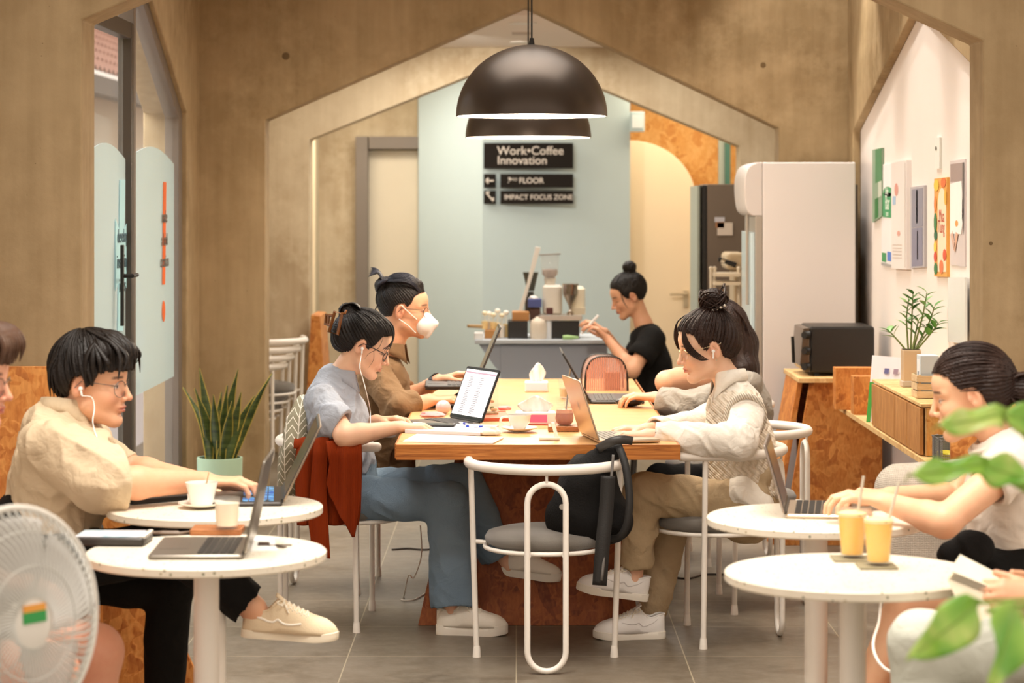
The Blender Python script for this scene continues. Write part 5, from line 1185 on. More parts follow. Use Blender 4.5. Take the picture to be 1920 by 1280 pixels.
# ================================================================ desk fan at the left edge
c = P(24, 1165, 4.75); nrm = Vector((.80, -.58, .05)).normalized(); RF = frame(nrm); RFz = Matrix((RF.col[1], RF.col[2], RF.col[0])).transposed()  # local z = fan axis
r = thing('standing_fan', 'white standing fan with a wire cage at the left edge', 'fan', (c.x, c.y, 0)); R0 = .222
MW = M('e6e2d8', .35, var=.02); MCG = M('cfcfc8', .35, var=.02)
def fp(x, y, z): return c+RFz @ Vector((x, y, z))
m = MB(); ring = [fp(R0*math.cos(2*PI*k/56), R0*math.sin(2*PI*k/56), 0) for k in range(56)]; m.tube(ring, .0075, 8, closed=True); m.build('cage_rim', MW, r, True, auto=80)
for zz, nm in ((.062, 'front_cage'), (-.062, 'rear_cage')):
    m = MB(); n = 72
    for k in range(n):
        a = 2*PI*k/n; m.tube([fp(q*R0*math.cos(a+.5*q), q*R0*math.sin(a+.5*q), zz*(1-q**4)) for q in (.22, .45, .7, .88, 1)], .0017, 4)
    for q in (.5, .8): m.tube([fp(q*R0*math.cos(2*PI*k/48), q*R0*math.sin(2*PI*k/48), zz*(1-q**4)) for k in range(48)], .0016, 4, closed=True)
    m.build(nm, MCG, r)
m = MB(); m.lathe([(0, .062), (.035, .062), (.05, .058), (.052, .05), (0, .048)], c, 36, RFz); m.build('centre_badge', MW, r, True, auto=60)
RB = RFz @ Matrix.Rotation(0, 3, 'Z')
m = MB(); m.box(fp(.0, .012, .0635), (.060, .022, .002), RFz); m.build('green_sticker', M('2f9a4a', .5), r); m = MB(); m.box(fp(0, .03, .0635), (.058, .014, .002), RFz); m.build('orange_sticker', M('e8a040', .5), r)
BLD = glassmat('smoky_blade', 'dcd9d4', .3, .62, .5)
m = MB(); m.lathe([(0, .03), (.03, .03), (.036, .02), (.036, -.02), (0, -.02)], c, 24, RFz); m.build('hub', MW, r, True)
for b0 in range(5):
    G = []
    for i in range(9):
        q = .14+.78*i/8; row = []
        for j in range(9):
            t = j/8-.5; a = b0*2*PI/5+t*(1.05-.15*q)+q*.5; row.append(fp(q*R0*math.cos(a), q*R0*math.sin(a), -t*.045))
        G.append(row)
    m = MB(); m.sheet(G); m.build('blade', BLD, r, True, solid=.002, auto=180)
m = MB(); m.lathe([(.05, -.06), (.055, -.09), (.045, -.15), (.02, -.17), (0, -.172)], c, 28, RFz); m.build('motor_housing', MW, r, True)
fb = fp(0, 0, -.11); m = MB(); m.tube([fb-Vector((0, 0, .04)), Vector((fb.x, fb.y, .03))], [.02, .014]); m.build('pole', MW, r, True); m = MB(); m.lathe([(0, 0), (.2, 0), (.2, .012), (.05, .03), (.02, .05), (0, .05)], (fb.x, fb.y, 0), 40); m.build('base', MW, r, True)
m = MB(); m.box(fb+Vector((0, 0, -.1)), (.09, .07, .1)); m.build('control_box', MW, r, bev=.01)
# ================================================================ foreground leafy plant in a pot on the bottom-right table
c = Vector((T5.x+.02, T5.y+.02, TZ)); r = thing('potted_plant', 'leafy pothos close to the camera at the bottom right edge', 'plant', c)
m = MB(); m.shell([(0, 0), (.05, 0), (.065, .12), (.06, .12), (.055, .1), (0, .1)], c, 36); m.build('pot', M('e9e4da', .4), r, True); m = MB(); m.lathe([(0, .1), (.055, .1)], c, 20); m.build('soil', M('3a2c20', .9), r)
PL = NT('pothos_leaf'); v = PL.coord(); PL.set(PL.ramp(PL.noise(v, 9, 2, .5, .6), [(.35, '6aa832'), (.48, '93c04a'), (.6, 'b9cf6c'), (.72, 'd6dc90')]), .35, spec=.5, trans=0); PL.b.inputs['Subsurface Weight'].default_value = .0
def bigleaf(tip, base, w, nrm, droop=.1):
    tip, base = Vector(tip), Vector(base); d = (tip-base); L = d.length; d.normalize(); up = Vector(nrm); sd = d.cross(up).normalized(); nn = sd.cross(d).normalized(); G = []
    for i in range(13):
        t = i/12; ww = w*.5*(math.sin(PI*t**.62)**.8 if 0 < t < 1 else .01); p = base+d*L*t-Vector((0, 0, 1))*droop*L*(t*t-t)*-1; G.append([p+sd*ww*q+nn*(abs(q)*.22*ww+.012*math.sin(t*9+q*2)*abs(q)) for q in (-1, -.66, -.33, 0, .33, .66, 1)])
    m = MB(); m.sheet(G); m.build('leaf', PL.m, r, True, solid=.0012, auto=180)
    m = MB(); q0 = c+Vector((0, 0, .11)); m.tube(spline([q0, q0.lerp(base, .5)+Vector((.03, 0, .05)), base], 7), .0035, 6); m.tube([base, base.lerp(tip, .9)], .0016, 5); m.build('stalk', M('8fae4c', .5), r, True)
YL = 4.05
bigleaf(P(1752, 800, YL-.1), P(1885, 775, YL), .055, (0, -.75, .6)); bigleaf(P(1700, 893, YL-.15), P(1850, 868, YL-.05), .058, (.1, -.6, .8)); bigleaf(P(1952, 905, YL-.1), P(1836, 870, YL-.05), .06, (0, -.8, .5)); bigleaf(P(1990, 790, YL), P(1880, 780, YL), .05, (0, -.8, .5))
bigleaf(P(1705, 1236, YL-.25), P(1835, 1130, YL-.15), .075, (.3, -.8, .4)); bigleaf(P(1862, 1290, YL-.3), P(1905, 1135, YL-.2), .085, (.5, -.9, .1)); bigleaf(P(1965, 1190, YL-.1), P(1850, 1145, YL-.1), .05, (0, -.7, .6)); bigleaf(P(1975, 1290, YL-.2), P(1930, 1160, YL-.1), .06, (.2, -.9, .1))
# ================================================================ cables
def cable(label, pts, rr, col, cat='cable', name='cable', par=None):
    m = MB(); m.tube(spline(pts, 10), rr, 6); o = m.build(name, M(col, .5), par, True); return tag(o, label, cat) if par is None else o
def fl(px, py, z=.004): Y = (H-z)*F/(py-CY); return P(px, py, Y)
cable('thin white cable hanging and looping on the floor left of the table base', [P(788, 985, 9.5), P(790, 1040, 9.5), P(776, 1082, 9.6), P(766, 1078, 9.6), fl(757, 1118)+Vector((0, 0, 0)), fl(753, 1124), fl(775, 1124), fl(798, 1112)], .0028, 'e8e2d6')
cable('white charging cable hanging from the round tables at the right', [P(1652, 1118, 6.6), P(1648, 1165, 6.5), P(1638, 1200, 6.4), P(1640, 1225, 6.3), P(1656, 1250, 6.2), P(1700, 1285, 6.1), P(1735, 1400, 6.0)], .004, 'ece6da')
cable('dark cable lying on the floor beyond the blue-jeans legs', [fl(735, 1030), fl(765, 1028), fl(800, 1030), fl(850, 1022)], .005, '3a3128')
cable('long dark cable lying on the floor right of the table base', [fl(1215, 1060), fl(1250, 1078), fl(1290, 1084), fl(1330, 1076), fl(1420, 1080)], .004, '3a3128')
# ================================================================ people
def skinmat():
    t = NT('skin'); a = t.n.new('ShaderNodeAttribute'); a.attribute_name = 'Col'; v = t.coord()
    c = t.mix(.12, a.outputs['Color'], t.ramp(t.noise(v, 60, 3), [(.3, 'b86f58'), (.7, 'f4d2b4')]), 'SOFT_LIGHT')
    t.bump(t.noise(v, 500, 2), .06, .002); return t.set(c, .48, spec=.4, sss=.12)
MSK = skinmat()
def hairmat(name, a, b):
    t = NT(name); v = t.coord(); t.bump(t.noise(t.coord((1, 1, 1)), 170, 2, .6), .5, .004)
    return t.set(t.mix(t.noise(v, 26, 3), a, b), .46, spec=.32)
MH1 = hairmat('black_hair', '0d0906', '1e1510'); MH2 = hairmat('dark_brown_hair', '1a0f0a', '38231a'); MH3 = hairmat('brown_hair', '3a2418', '5e3f2a')
def cloth(name, a, b, crumple=.35, cs=16, weave=500, ws=.07, rough=.9, sheen=0):
    t = NT(name); v = t.coord(); n = t.noise(v, cs, 3, .5, .35); r = t.math('ABSOLUTE', t.math('SUBTRACT', n, .5))
    h = t.mix(ws, t.math('MULTIPLY', r, 2.0), t.noise(v, weave, 2)); t.bump(h, crumple, .02)
    return t.set(t.mix(t.noise(v, 5, 3), a, b), rough, spec=.2, sheen=sheen)
class Head:
    def __init__(s, O, heading, pitch, scale=1.0, roll=0):
        f = Vector((math.cos(heading)*math.cos(pitch), math.sin(heading)*math.cos(pitch), -math.sin(pitch)))
        l = Vector((-math.sin(heading), math.cos(heading), 0)); u = f.cross(l)
        if roll: q = Matrix.Rotation(roll, 3, f); l = q @ l; u = q @ u
        s.O = Vector(O); s.R = Matrix((f, l, u)).transposed(); s.s = scale; s.Rn = np.array(s.R); s.near = 1 if l.y < 0 else -1
    def L(s, x, y, z): return s.O+s.R @ (Vector((x, y, z))*s.s)
    def loc(s, p): return ((p-np.array(s.O)) @ s.Rn)/s.s
    def D(s, x, y, z): return (s.R @ Vector((x, y, z))).normalized()
def srgb(c): return np.array(lin(c)[:3])
def head_mesh(h, neck, skin, fem=0, lips='b5544a', brow='2a1a12', vox=.0023, nr=None, closed=.6):
    S = SDF(); s = h.s; L = h.L; R = h.R
    def el(c, r, k=.015, sub=False, rot=None): S.el(L(*c), [q*s for q in r], R if rot is None else R @ rot, k*s, sub)
    def rc(a, b, ra, rb, k=.012): S.rc(L(*a), L(*b), ra*s, rb*s, k*s)
    el((-.004, 0, .036), (.096, .076, .088)); el((.028, 0, -.018), (.064, .060-.003*fem, .085), .02)
    el((.048, 0, .045), (.050, .058, .045), .02)
    for y in (-1, 1):
        rc((.012, y*(.047-.004*fem), -.055), (.070, y*.012, -.088), .019, .017, .025)
        el((.056, y*.033, -.026), (.032, .027, .028), .02); rc((.083, y*.012, .022), (.066, y*.048, .022), .010, .008, .014)
    el((.078, 0, -.092), (.017, .018, .016), .014)
    for y in (-1, 1): el((.099, y*.031, .004), (.017, .017, .013), .010, True)
    for y in (-1, 1): el((.0735, y*.031, .003), (.0150, .0155, .0125), .003)
    rc((.091, 0, .018), (.109, 0, -.022), .0065, .0085, .010); el((.1115, 0, -.0275), (.0105, .0095, .0085), .006)
    for y in (-1, 1): el((.100, y*.0125, -.031), (.0095, .0065, .0068), .004)
    for y in (-1, 1): el((.103, y*.0065, -.0395), (.004, .0028, .003), .002, True)
    el((.086, 0, -.052), (.012, .026, .018), .012)
    el((.0955, 0, -.0525), (.0085, .021, .0045), .004); el((.0945, 0, -.0625), (.0085, .018, .0052), .004)
    el((.106, 0, -.0573), (.010, .024, .0010), .002, True); el((.092, 0, -.074), (.006, .014, .004), .006, True)
    for y in (-1, 1):
        rt = Matrix.Rotation(.22, 3, 'Y')
        el((-.006, y*.079, .001), (.0175, .0075, .031), .006, False, rt); el((-.003, y*.088, .004), (.0105, .0075, .019), .004, True, rt); el((.006, y*.080, -.002), (.006, .006, .008), .004)
    r0 = nr or (.052-.008*fem); nb = Vector(neck); S.rc(L(-.018, 0, -.045), nb, r0*s, (r0+.004)*s, .022); d = (nb-L(-.018, 0, -.045)).normalized(); S.rc(nb, nb+d*.05, (r0+.004)*s, (r0+.012)*s, .02)
    V, Q = S.mesh(vox*s); p = h.loc(V.astype(float)); x, y, z = p.T; ay = np.abs(y)
    C = np.tile(srgb(skin), (len(V), 1)); red = srgb('c9614c')
    def blend(w, col): nonlocal C; w = np.clip(w, 0, 1)[:, None]; C = C*(1-w)+w*np.asarray(col)
    g = lambda cx, cy, cz, rx, ry, rz: np.exp(-(((x-cx)/rx)**2+((ay-cy)/ry)**2+((z-cz)/rz)**2))
    blend(.22*g(.07, .04, -.03, .05, .025, .022), red); blend(.35*g(.115, 0, -.03, .014, .014, .012), red); blend(.35*g(0, .085, 0, .03, .02, .03), red)
    lw = np.exp(-(((z+.0575)/.0085)**4+(ay/(.0215))**4))*(x > .082); blend(.85*lw, srgb(lips)); blend(.6*np.exp(-(((z+.0573)/.0013)**2+(ay/.022)**4))*(x > .085), srgb('5a2018'))
    bz = .0285-.16*(ay-.032)**2*20-.05*(ay-.03); blend(.85*np.exp(-(((z-bz)/.0038)**4+((ay-.034)/.0175)**6))*(x > .055), srgb(brow))
    ez = .0-(ay-.031)*.05; eye = np.exp(-(((z-(.0035))/.0052)**4+((ay-.031)/.0125)**6))*(x > .07)
    if closed < .5: blend(eye, srgb('e9e0d8')); blend(np.exp(-(((z-.003)/.0052)**4+((ay-.033)/.0055)**4))*(x > .07), srgb('1c100a'))
    lz = .0035-closed*.006+.0045*(1-closed); blend(.95*np.exp(-(((z-lz-.05*(.031-ay)**2*20)/.0022)**2+((ay-.034)/.0155)**6))*(x > .060), srgb('1a0f0a')); blend(.35*np.exp(-(((z-.0115)/.0016)**2+((ay-.034)/.014)**6))*(x > .062), srgb('6a3a28'))
    return V, Q, C
def hand(S, w, d, t, curl=(.25, .75, .45), s=1.0, spread=.10, thumb=(.85, .45, -.25), lift=.0, fing=(0, 0, 0, 0)):
    w = Vector(w); d = Vector(d).normalized(); t = Vector(t); t = (t-d*t.dot(d)).normalized(); n = d.cross(t)
    if n.z < 0: n = -n
    ln = ((.042, .025, .021), (.046, .029, .022), (.043, .027, .021), (.034, .021, .018)); off = (.0265, .0085, -.0095, -.0265); fw = (.086, .090, .085, .076)
    kn = []
    for i in range(4):
        k = w+(d*fw[i]+t*off[i]+n*(.004 if i in (1, 2) else 0))*s; kn.append(k)
        S.rc(w+t*off[i]*.55*s-n*.002, k, .0165*s, .0118*s, .014*s, (tuple(n), .82))
    for i in range(4):
        p = kn[i]; a = -lift+curl[0]+fing[i]; sd = (off[i]/.0265)*spread; base = (d*math.cos(sd)+t*math.sin(sd)).normalized(); r = [.0098, .0090, .0080, .0066]; r = [q*s*(1 if i < 3 else .88) for q in r]
        for j in range(3):
            q = p+(base*math.cos(a)-n*math.sin(a))*ln[i][j]*s; S.rc(p, q, r[j], r[j+1], (.006 if j == 0 else .0025)*s); p = q; a += curl[j+1] if j < 2 else 0
    b0 = w+(d*.022+t*.018-n*.004)*s; b1 = w+(d*.050+t*.040-n*.014)*s; S.rc(b0, b1, .0165*s, .0135*s, .012*s)
    td = (d*thumb[0]+t*thumb[1]+n*thumb[2]).normalized(); b2 = b1+td*.034*s; td2 = (td+d*.35).normalized(); b3 = b2+td2*.026*s; S.rc(b1, b2, .0125*s, .0108*s, .006*s); S.rc(b2, b3, .0105*s, .0080*s, .003*s)
def limb(S, sh, el, wr, r=(.047, .040, .040, .026), k=.02):
    sh, el, wr = Vector(sh), Vector(el), Vector(wr); S.rc(sh, el, r[0], r[1], k); m = el.lerp(wr, .25); S.rc(el, m, r[1], r[2], k); S.rc(m, wr, r[2], r[3], k)
class Person:
    def __init__(s, label, head, neck, skin, **k):
        s.h = head; s.S = SDF(); s.skin = skin; s.label = label; s.hm = head_mesh(head, neck, skin, **k); s.extra = []
    def body(s, vox=.0036):
        V, Q = s.S.mesh(vox); C = np.tile(srgb(s.skin), (len(V), 1)); w = (.5+.5*nz(V.astype(float), 22, 1))[:, None]*.18; C = C*(1-w)+w*srgb('d07a5c')
        V, Q, C = joinm([(V, Q, C), s.hm]+s.extra); s.o = link('person', npmesh('person', V, Q, cols=C), MSK); tag(s.o, s.label, 'person'); return s.o
    def wear(s, name, S, mat, vox=.005, disp=None, label=None, cut=None):
        V, Q = S.mesh(vox, disp, cut=cut); o = link(name, npmesh(name, V, Q), mat, s.o)
        if label: o['label'] = label
        return o
def hair(pn, mat, cap=((-.008, 0, .044), (.108, .088, .098)), pole=(-.6, 0, .8), line=None, strands=170, extra=None, groove=.0020, gf=46, name='hair', seed=1, vox=.003, rs=(.0009, .0018), reach=(.1, .75), back=0):
    """cap of hair; flow lines run to or from the pole"""
    h = pn.h; S = SDF(); s = h.s; S.el(h.L(*cap[0]), [q*s for q in cap[1]], h.R, .01)
    if extra: extra(S, h)
    line = line or [(-.2, -.075), (-.075, -.070), (-.045, -.052), (-.032, -.02), (-.026, .012), (-.012, .030), (.010, .030), (.018, .0), (.030, .004), (.046, .030), (.058, .066), (.085, .082), (.2, .09)]
    lx = np.array([q[0] for q in line]); lz = np.array([q[1] for q in line]); pl = np.array(Vector(pole).normalized()); c0 = np.array(cap[0])
    e1 = np.cross(pl, (0, 1, 0)); e1 /= np.linalg.norm(e1); e2 = np.cross(pl, e1)
    def cut(p): q = h.loc(p); return np.where(np.linalg.norm(q-c0, axis=1) < .118, (np.interp(q[:, 0], lx, lz)-q[:, 2])*.7*s, -1)
    def disp(p):
        q = h.loc(p)-c0; ph = np.arctan2(q@e2, q@e1); m = nz(p, 30, 2); return groove*(np.sin(ph*gf+m*3)+.6*np.sin(ph*gf*2.3+m*5))-.002*nz(p, 22, 4)
    V, Q = S.mesh(vox, disp, cut=cut); o = link(name, npmesh(name, V, Q), mat, pn.o)
    rn = random.Random(seed); m = MB(); c = Vector(cap[0]); r = Vector(cap[1]); P0 = Vector(pole).normalized()
    for _ in range(strands):
        a = rn.uniform(0, 2*PI); b_ = rn.uniform(*reach)*PI*.62
        d1 = (P0*math.cos(b_)+(Vector(e1)*math.cos(a)+Vector(e2)*math.sin(a))*math.sin(b_)).normalized(); pts = []; off = rn.uniform(.0, .004); wv = rn.uniform(-.05, .05)
        for i in range(9):
            t = i/8; b2 = b_*(1-t*.8); a2 = a+wv*math.sin(t*4); d = (P0*math.cos(b2)+(Vector(e1)*math.cos(a2)+Vector(e2)*math.sin(a2))*math.sin(b2)).normalized(); q = c+Vector((d.x*(r.x+off), d.y*(r.y+off), d.z*(r.z+off)))
            if q.z < np.interp(q.x, lx, lz)-.004: continue
            pts.append(h.L(*q))
        if len(pts) > 3: w = rn.uniform(*rs)*s; m.tube(pts, [w*(.4+.6*math.sin(PI*(i+.6)/(len(pts)+.2))) for i in range(len(pts))], 4, cap=False)
    if m.v: m.build('hair_strands', mat, o, True, auto=180)
    return o
def locks(pn, par, mat, items, name='loose_locks', seg=6):
    """items: (list of local head points, radius)"""
    m = MB()
    for pts, r in items:
        q = spline([pn.h.L(*p) for p in pts], 6); n = len(q); m.tube(q, [r*pn.h.s*max(.12, math.sin(PI*(.18+.80*i/(n-1)))) for i in range(n)], seg, flat=.6)
    return m.build(name, mat, par, True, auto=180)
def glasses(pn, mat, r=.0215, w=.0012, sq=1.0, x=.1015, z=.001, lens=True):
    h = pn.h; g = thing('glasses', None, None, h.L(x, 0, z)); del_ = g; g.parent = pn.o; g.matrix_parent_inverse = Matrix()
    e = 2.0/sq
    for y in (-1, 1):
        pts = []
        for k in range(28):
            a = 2*PI*k/28; cx, sx_ = math.cos(a), math.sin(a); pts.append(h.L(x-.010*abs((y*.032+abs(cx)**(2/e)*math.copysign(1, cx)*r*1.12)/.05)**2, y*.032+abs(cx)**(2/e)*math.copysign(1, cx)*r*1.12, z-.004+abs(sx_)**(2/e)*math.copysign(1, sx_)*r*.92))
        m = MB(); m.tube(pts, w*h.s, 6, closed=True); m.build('rim', mat, g, True)
        if lens: m = MB(); m.add(pts, [tuple(range(28))]); m.build('lens', MLENS, g)
        m = MB(); m.tube([h.L(x-.008, y*.056, z+.006), h.L(.06, y*.072, z+.010), h.L(.002, y*.083, z+.014), h.L(-.014, y*.084, z-.004)], w*h.s*1.0, 6); m.build('temple', mat, g, True)
    m = MB(); m.tube([h.L(x-.001, -.010, z+.006), h.L(x+.004, 0, z+.010), h.L(x-.001, .010, z+.006)], w*h.s, 6); m.build('bridge', mat, g, True)
    return g
MLENS = glassmat('spectacle_lens', 'f4f8fa', .02, .05, .3)
def collar(pn, c, axis, fwd, r, hgt, mat, gap=.55, fall=.03, tip=.03, name='collar'):
    axis = (pn.h.L(-.03, 0, -.05)-Vector(c)).normalized()+Vector((0, 0, .35)); axis.normalize(); fwd = pn.h.R.col[0]; fwd = Vector((fwd.x, fwd.y, 0)); F_ = frame(fwd, axis); f, l, u = F_.col[0], F_.col[1], F_.col[2]; c = Vector(c); G = []
    for i in range(33):
        a = -PI+gap+(2*PI-2*gap)*i/32; e = abs(a)/(PI-gap); dr = -f*math.cos(a)+l*math.sin(a); fl_ = fall+tip*max(0, e-.55)**1.2*2.2; hh = hgt*(1-.35*e*e)
        G.append([c+dr*r, c+dr*(r+.001)+u*hh*.6, c+dr*(r+.003)+u*hh, c+dr*(r+.008)+u*(hh*.98), c+dr*(r+.014)+u*(hh-fl_*.5), c+dr*(r+.018)+u*(hh-fl_)+f*tip*.3*max(0, e-.6)])
    m = MB(); m.sheet(G); return m.build(name, mat, pn.o, True, solid=.0025, auto=70)
MLACE = M('f2ead8', .7)
def shoe(pn, heel, d, L, cu, cs, style=0, up=(0, 0, 1), ankle=None, wmul=1.0):
    """heel: point on the ground under the heel; d toe direction"""
    R = frame(d, up); f, l, u = R.col[0], R.col[1], R.col[2]; q = L/.28; c = Vector(heel)
    def W(x, y, z): return c+f*x*q+l*y*q*wmul+u*z*q
    sh = thing('shoe', None, None, c); sh.parent = pn.o; sh.matrix_parent_inverse = Matrix()
    th = {1: .024, 2: .038}.get(style, .028)
    def ip(x, t): return float(np.interp(x, [a for a, _ in t], [b_ for _, b_ in t]))
    WT = [(0, .006), (.004, .018), (.014, .028), (.035, .034), (.08, .036), (.12, .040), (.19, .0475), (.23, .046), (.252, .039), (.268, .028), (.277, .014), (.281, .003)]
    HT = [(0, .070), (.02, .070), (.05, .058), (.075, .062), (.092, .082), (.105, .093), (.13, .084), (.17, .066), (.21, .052), (.245, .042), (.268, .028), (.281, .010)]
    def sf(x, t, sd, o=0):
        w, hh_ = ip(x, WT), ip(x, HT); c_ = min(max((x-.088)/.022, 0), 1); c_ = c_*c_*(3-2*c_); a = t*PI/2
        yc, zc = w*max(math.cos(a), 0)**.75, hh_*math.sin(a)**.85; yo, zo = w*(1+.05*math.sin(PI*t)-.28*t*t), hh_*t
        return W(x, sd*(yo+(yc-yo)*c_+o), th*.9+zo+(zc-zo)*c_+o)
    xs = [.0003, .002, .005, .010, .018, .028, .04, .052, .064, .075, .084, .09, .096, .102, .108, .115, .125, .14, .155, .17, .19, .21, .23, .245, .256, .265, .272, .277, .2805]
    m = MB()
    for sd in (-1, 1): m.sheet([[sf(x, t/9, sd) for t in range(10)] for x in xs])
    m.build('upper', cu, sh, True, solid=.004, auto=80)
    o = [(0, .0), (.004, .024), (.03, .036), (.09, .036), (.14, .038), (.20, .049), (.245, .046), (.272, .028), (.281, .004)]; pts = [(x, y) for x, y in o]+[(x, -y*.92) for x, y in reversed(o)]
    pts = [(p.x, p.y) for p in spline([Vector((a, b_, 0)) for a, b_ in pts], 4, True)]; m = MB(); n = len(pts); rings = []
    for z, g in ((0, .985), (.004, 1), (th*.5, 1.0), (th, 1.0), (th+.001, .97)): rings.append([W(.139+(a-.14)*g*1.03, b_*g*1.04, z+(.007 if a > .22 else 0)*(a-.22)/.06) for a, b_ in pts])
    m.sheet([r_+[r_[0]] for r_ in rings]); m.add(rings[0], [tuple(range(n))]); m.add(rings[-1], [tuple(range(n))]); m.build('sole', cs, sh, True, auto=50)
    m = MB()
    for k in range(6 if style != 2 else 5):
        x = .118+.070*k/5; tt = .66
        for sg in (-1, 1): m.tube([sf(x-sg*.006, tt, -1, .001), W(x, 0, th*.9+ip(x, HT)+.005), sf(x+sg*.006, tt, 1, .001)], .0027*q, 6)
        for sd in (-1, 1): m.ell(sf(x, tt-.03, sd, .001), .0032*q, seg=6)
    for y in (-1, 1):
        c0 = W(.116, 0, th*.9+ip(.116, HT)+.007); m.tube(spline([c0, sf(.100, .80, y, .010), sf(.116, .60, y, .008), c0], 6), .0021*q, 6); m.tube(spline([c0, sf(.124, .66, y, .006), sf(.136, .45, y, .004)], 6), .0021*q, 6)
    m.build('laces', MLACE, sh, True)
    m = MB(); rim = [sf(x, 1, 1) for x in (.0, .012, .03, .05, .068, .08, .09)]+[W(.106, 0, th*.9+.098)]+[sf(x, 1, -1) for x in (.09, .08, .068, .05, .03, .012)]; m.tube(spline(rim, 4, True), .0042*q, 8, closed=True); m.build('padded_collar', cu, sh, True, auto=80)
    m = MB(); m.sheet([[W(.094+.03*t, y*.020*(1-.2*t), th*.9+.112-.024*t-.006*abs(y)) for y in (-1, -.5, 0, .5, 1)] for t in (0, .33, .66, 1)]); m.build('tongue', cu, sh, True, solid=.005, auto=80)
    stripe = {1: ([(.018, .60), (.05, .68), (.085, .42), (.115, .19), (.145, .18), (.175, .28)], .0034, 'fbf4e6'), 0: ([(.030, .78), (.06, .56), (.09, .32), (.12, .22), (.15, .28), (.175, .42)], .0028, 'cfcac6'), 2: ([(.006, .35), (.012, .65), (.026, .9)], .005, 'ddd5c4')}.get(style)
    if stripe:
        for y in (-1, 1):
            q_ = [sf(max(a.x, .001), min(a.y, 1), y, .0012) for a in spline([Vector((x, z, 0)) for x, z in stripe[0]], 6)]; m = MB(); n_ = len(q_); m.tube(q_, [stripe[1]*q*(1 if style == 1 else .25+.75*math.sin(PI*(.08+.84*i/(n_-1)))) for i in range(n_)], 6, flat=1); m.build('side_stripe', M(stripe[2], .6), sh, True)
        m = MB(); m.tube([sf(.205, t/8, -1, .0008) for t in range(9)]+[sf(.205, t/8, 1, .0008) for t in range(8, -1, -1)], .0011, 5); m.build('toe_seam', M('cfc3ac', .7), sh)
    return sh
def earbud(pn, side, cable=None, pod=False):
    h = pn.h; m = MB(); e = h.L(.004, side*.088, -.004); m.ell(e, .0065*h.s, seg=12)
    if pod: m.tube([e, h.L(.010, side*.092, -.028)], .0032, 8)
    else: m.tube([e, h.L(.010, side*.092, -.022)], .003, 8)
    o = m.build('earbud' if pod else 'earphone', M('f4f1ec', .25), pn.o, True)
    if cable: m = MB(); m.tube(spline([h.L(.010, side*.092, -.022)]+cable, 8), .0016, 6); m.build('cable', M('f1ece4', .4), o, True)
    return o
def trousers(pn, hipc, legs, mat, r0=.13, flat=1.3, waist=None, fold=None, vox=.0055, name='trousers', seamc=None):
    S = SDF(); S.rc(hipc, Vector(hipc)+Vector((0, 0, .10)) if waist is None else waist, r0, r0*.92, .03, ((0, 1, 0), flat)); cuts = []
    for (hp, kn, an, rr) in legs:
        hp, kn, an = Vector(hp), Vector(kn), Vector(an); S.rc(hp, kn, rr[0], rr[1], .02); S.rc(kn, an, rr[1]*1.02, rr[2], .02); d = (an-kn).normalized(); S.rc(an+d*(.004+rr[2]), an+d*.25, rr[2]*1.25, rr[2]*1.3, .004, None, True); S.rc(an-d*.02, an+d*.06, rr[2]*.78, rr[2]*.8, .003, None, True)
    return pn.wear(name, S, mat, vox, fold or folds(.006, 20, 1, .0015))
def sleeve(S, sh, el, cuff, r, k=.02, roll=True):
    sh, el, cuff = Vector(sh), Vector(el), Vector(cuff); S.rc(sh, el, r[0], r[1], k)
    if (cuff-el).length > .02: S.rc(el, cuff, r[1], r[2], k)
    d = (cuff-el).normalized() if (cuff-el).length > .02 else (el-sh).normalized()
    if roll: S.rc(cuff-d*.045, cuff-d*.004, r[2]*1.12, r[2]*1.16, .004)
    S.bx(cuff+d*.065, (.13, r[2]*2.9, r[2]*2.9), frame(d), .004, .003, True); S.rc(cuff-d*.02, cuff+d*.1, r[2]*.80, r[2]*.84, .003, None, True)
V3 = Vector
# ---------------------------------------------------------------- 1: person in beige, left
Yc = 7.12; h = Head(P(168, 721, Yc), -.14, .06, 1.09)
p = Person('person in a beige shirt with glasses and wired earphones, typing at the left booth', h, P(116, 790, Yc), 'e2b08e', nr=.054, closed=.3)
shn, shf = P(88, 832, 6.95), P(140, 818, 7.30); eln, wrn = P(212, 906, 6.90), P(386, 902, 7.08); elf, wrf = P(240, 880, 7.42), P(378, 903, 7.30)
p.S.rc(P(112, 830, Yc), P(90, 1000, Yc), .09, .10, .03, ((0, 1, 0), 1.4)); limb(p.S, shn, eln, wrn, (.05, .046, .046, .029)); limb(p.S, shf, elf, wrf, (.05, .044, .044, .029))
hand(p.S, wrn, (1, .06, -.02), (0, 1, .0), (.35, .75, .5), 1.08); hand(p.S, wrf, (1, -.1, -.16), (0, -1, 0), (.3, .7, .4), 1.05)
ank = P(476, 1142, 6.98); p.S.rc(P(425, 1095, 6.98), ank, .05, .034, .02); p.S.rc(ank, P(494, 1165, 6.98), .034, .027, .02); kn2 = P(314, 1095, 7.22); an2 = P(306, 1352, 7.22); p.S.rc(kn2, an2, .05, .036)
p.body()
BEI = cloth('beige_linen_shirt', 'd6c2a4', 'c6b091', .5, 13)
S = SDF(); S.chain([P(112, 822, Yc), P(108, 880, Yc), P(98, 985, Yc)], [.118, .138, .142], .03, ((0, 1, 0), 1.35)); S.rc(shn, shf, .066, .066, .03); S.rc(P(112, 800, Yc), P(112, 830, Yc), .06, .10, .03, ((0, 1, 0), 1.3))
sleeve(S, shn, P(188, 897, 6.9), P(226, 893, 6.93), (.076, .078, .070)); sleeve(S, shf, P(212, 868, 7.42), P(238, 882, 7.4), (.07, .066, .056)); S.rc(P(185, 830, 7.05), P(205, 940, 7.1), .03, .035, .05, ((0, 1, 0), 2)); S.bx(P(80, 1032, Yc), (.5, .6, .10), None, .004, .004, True)
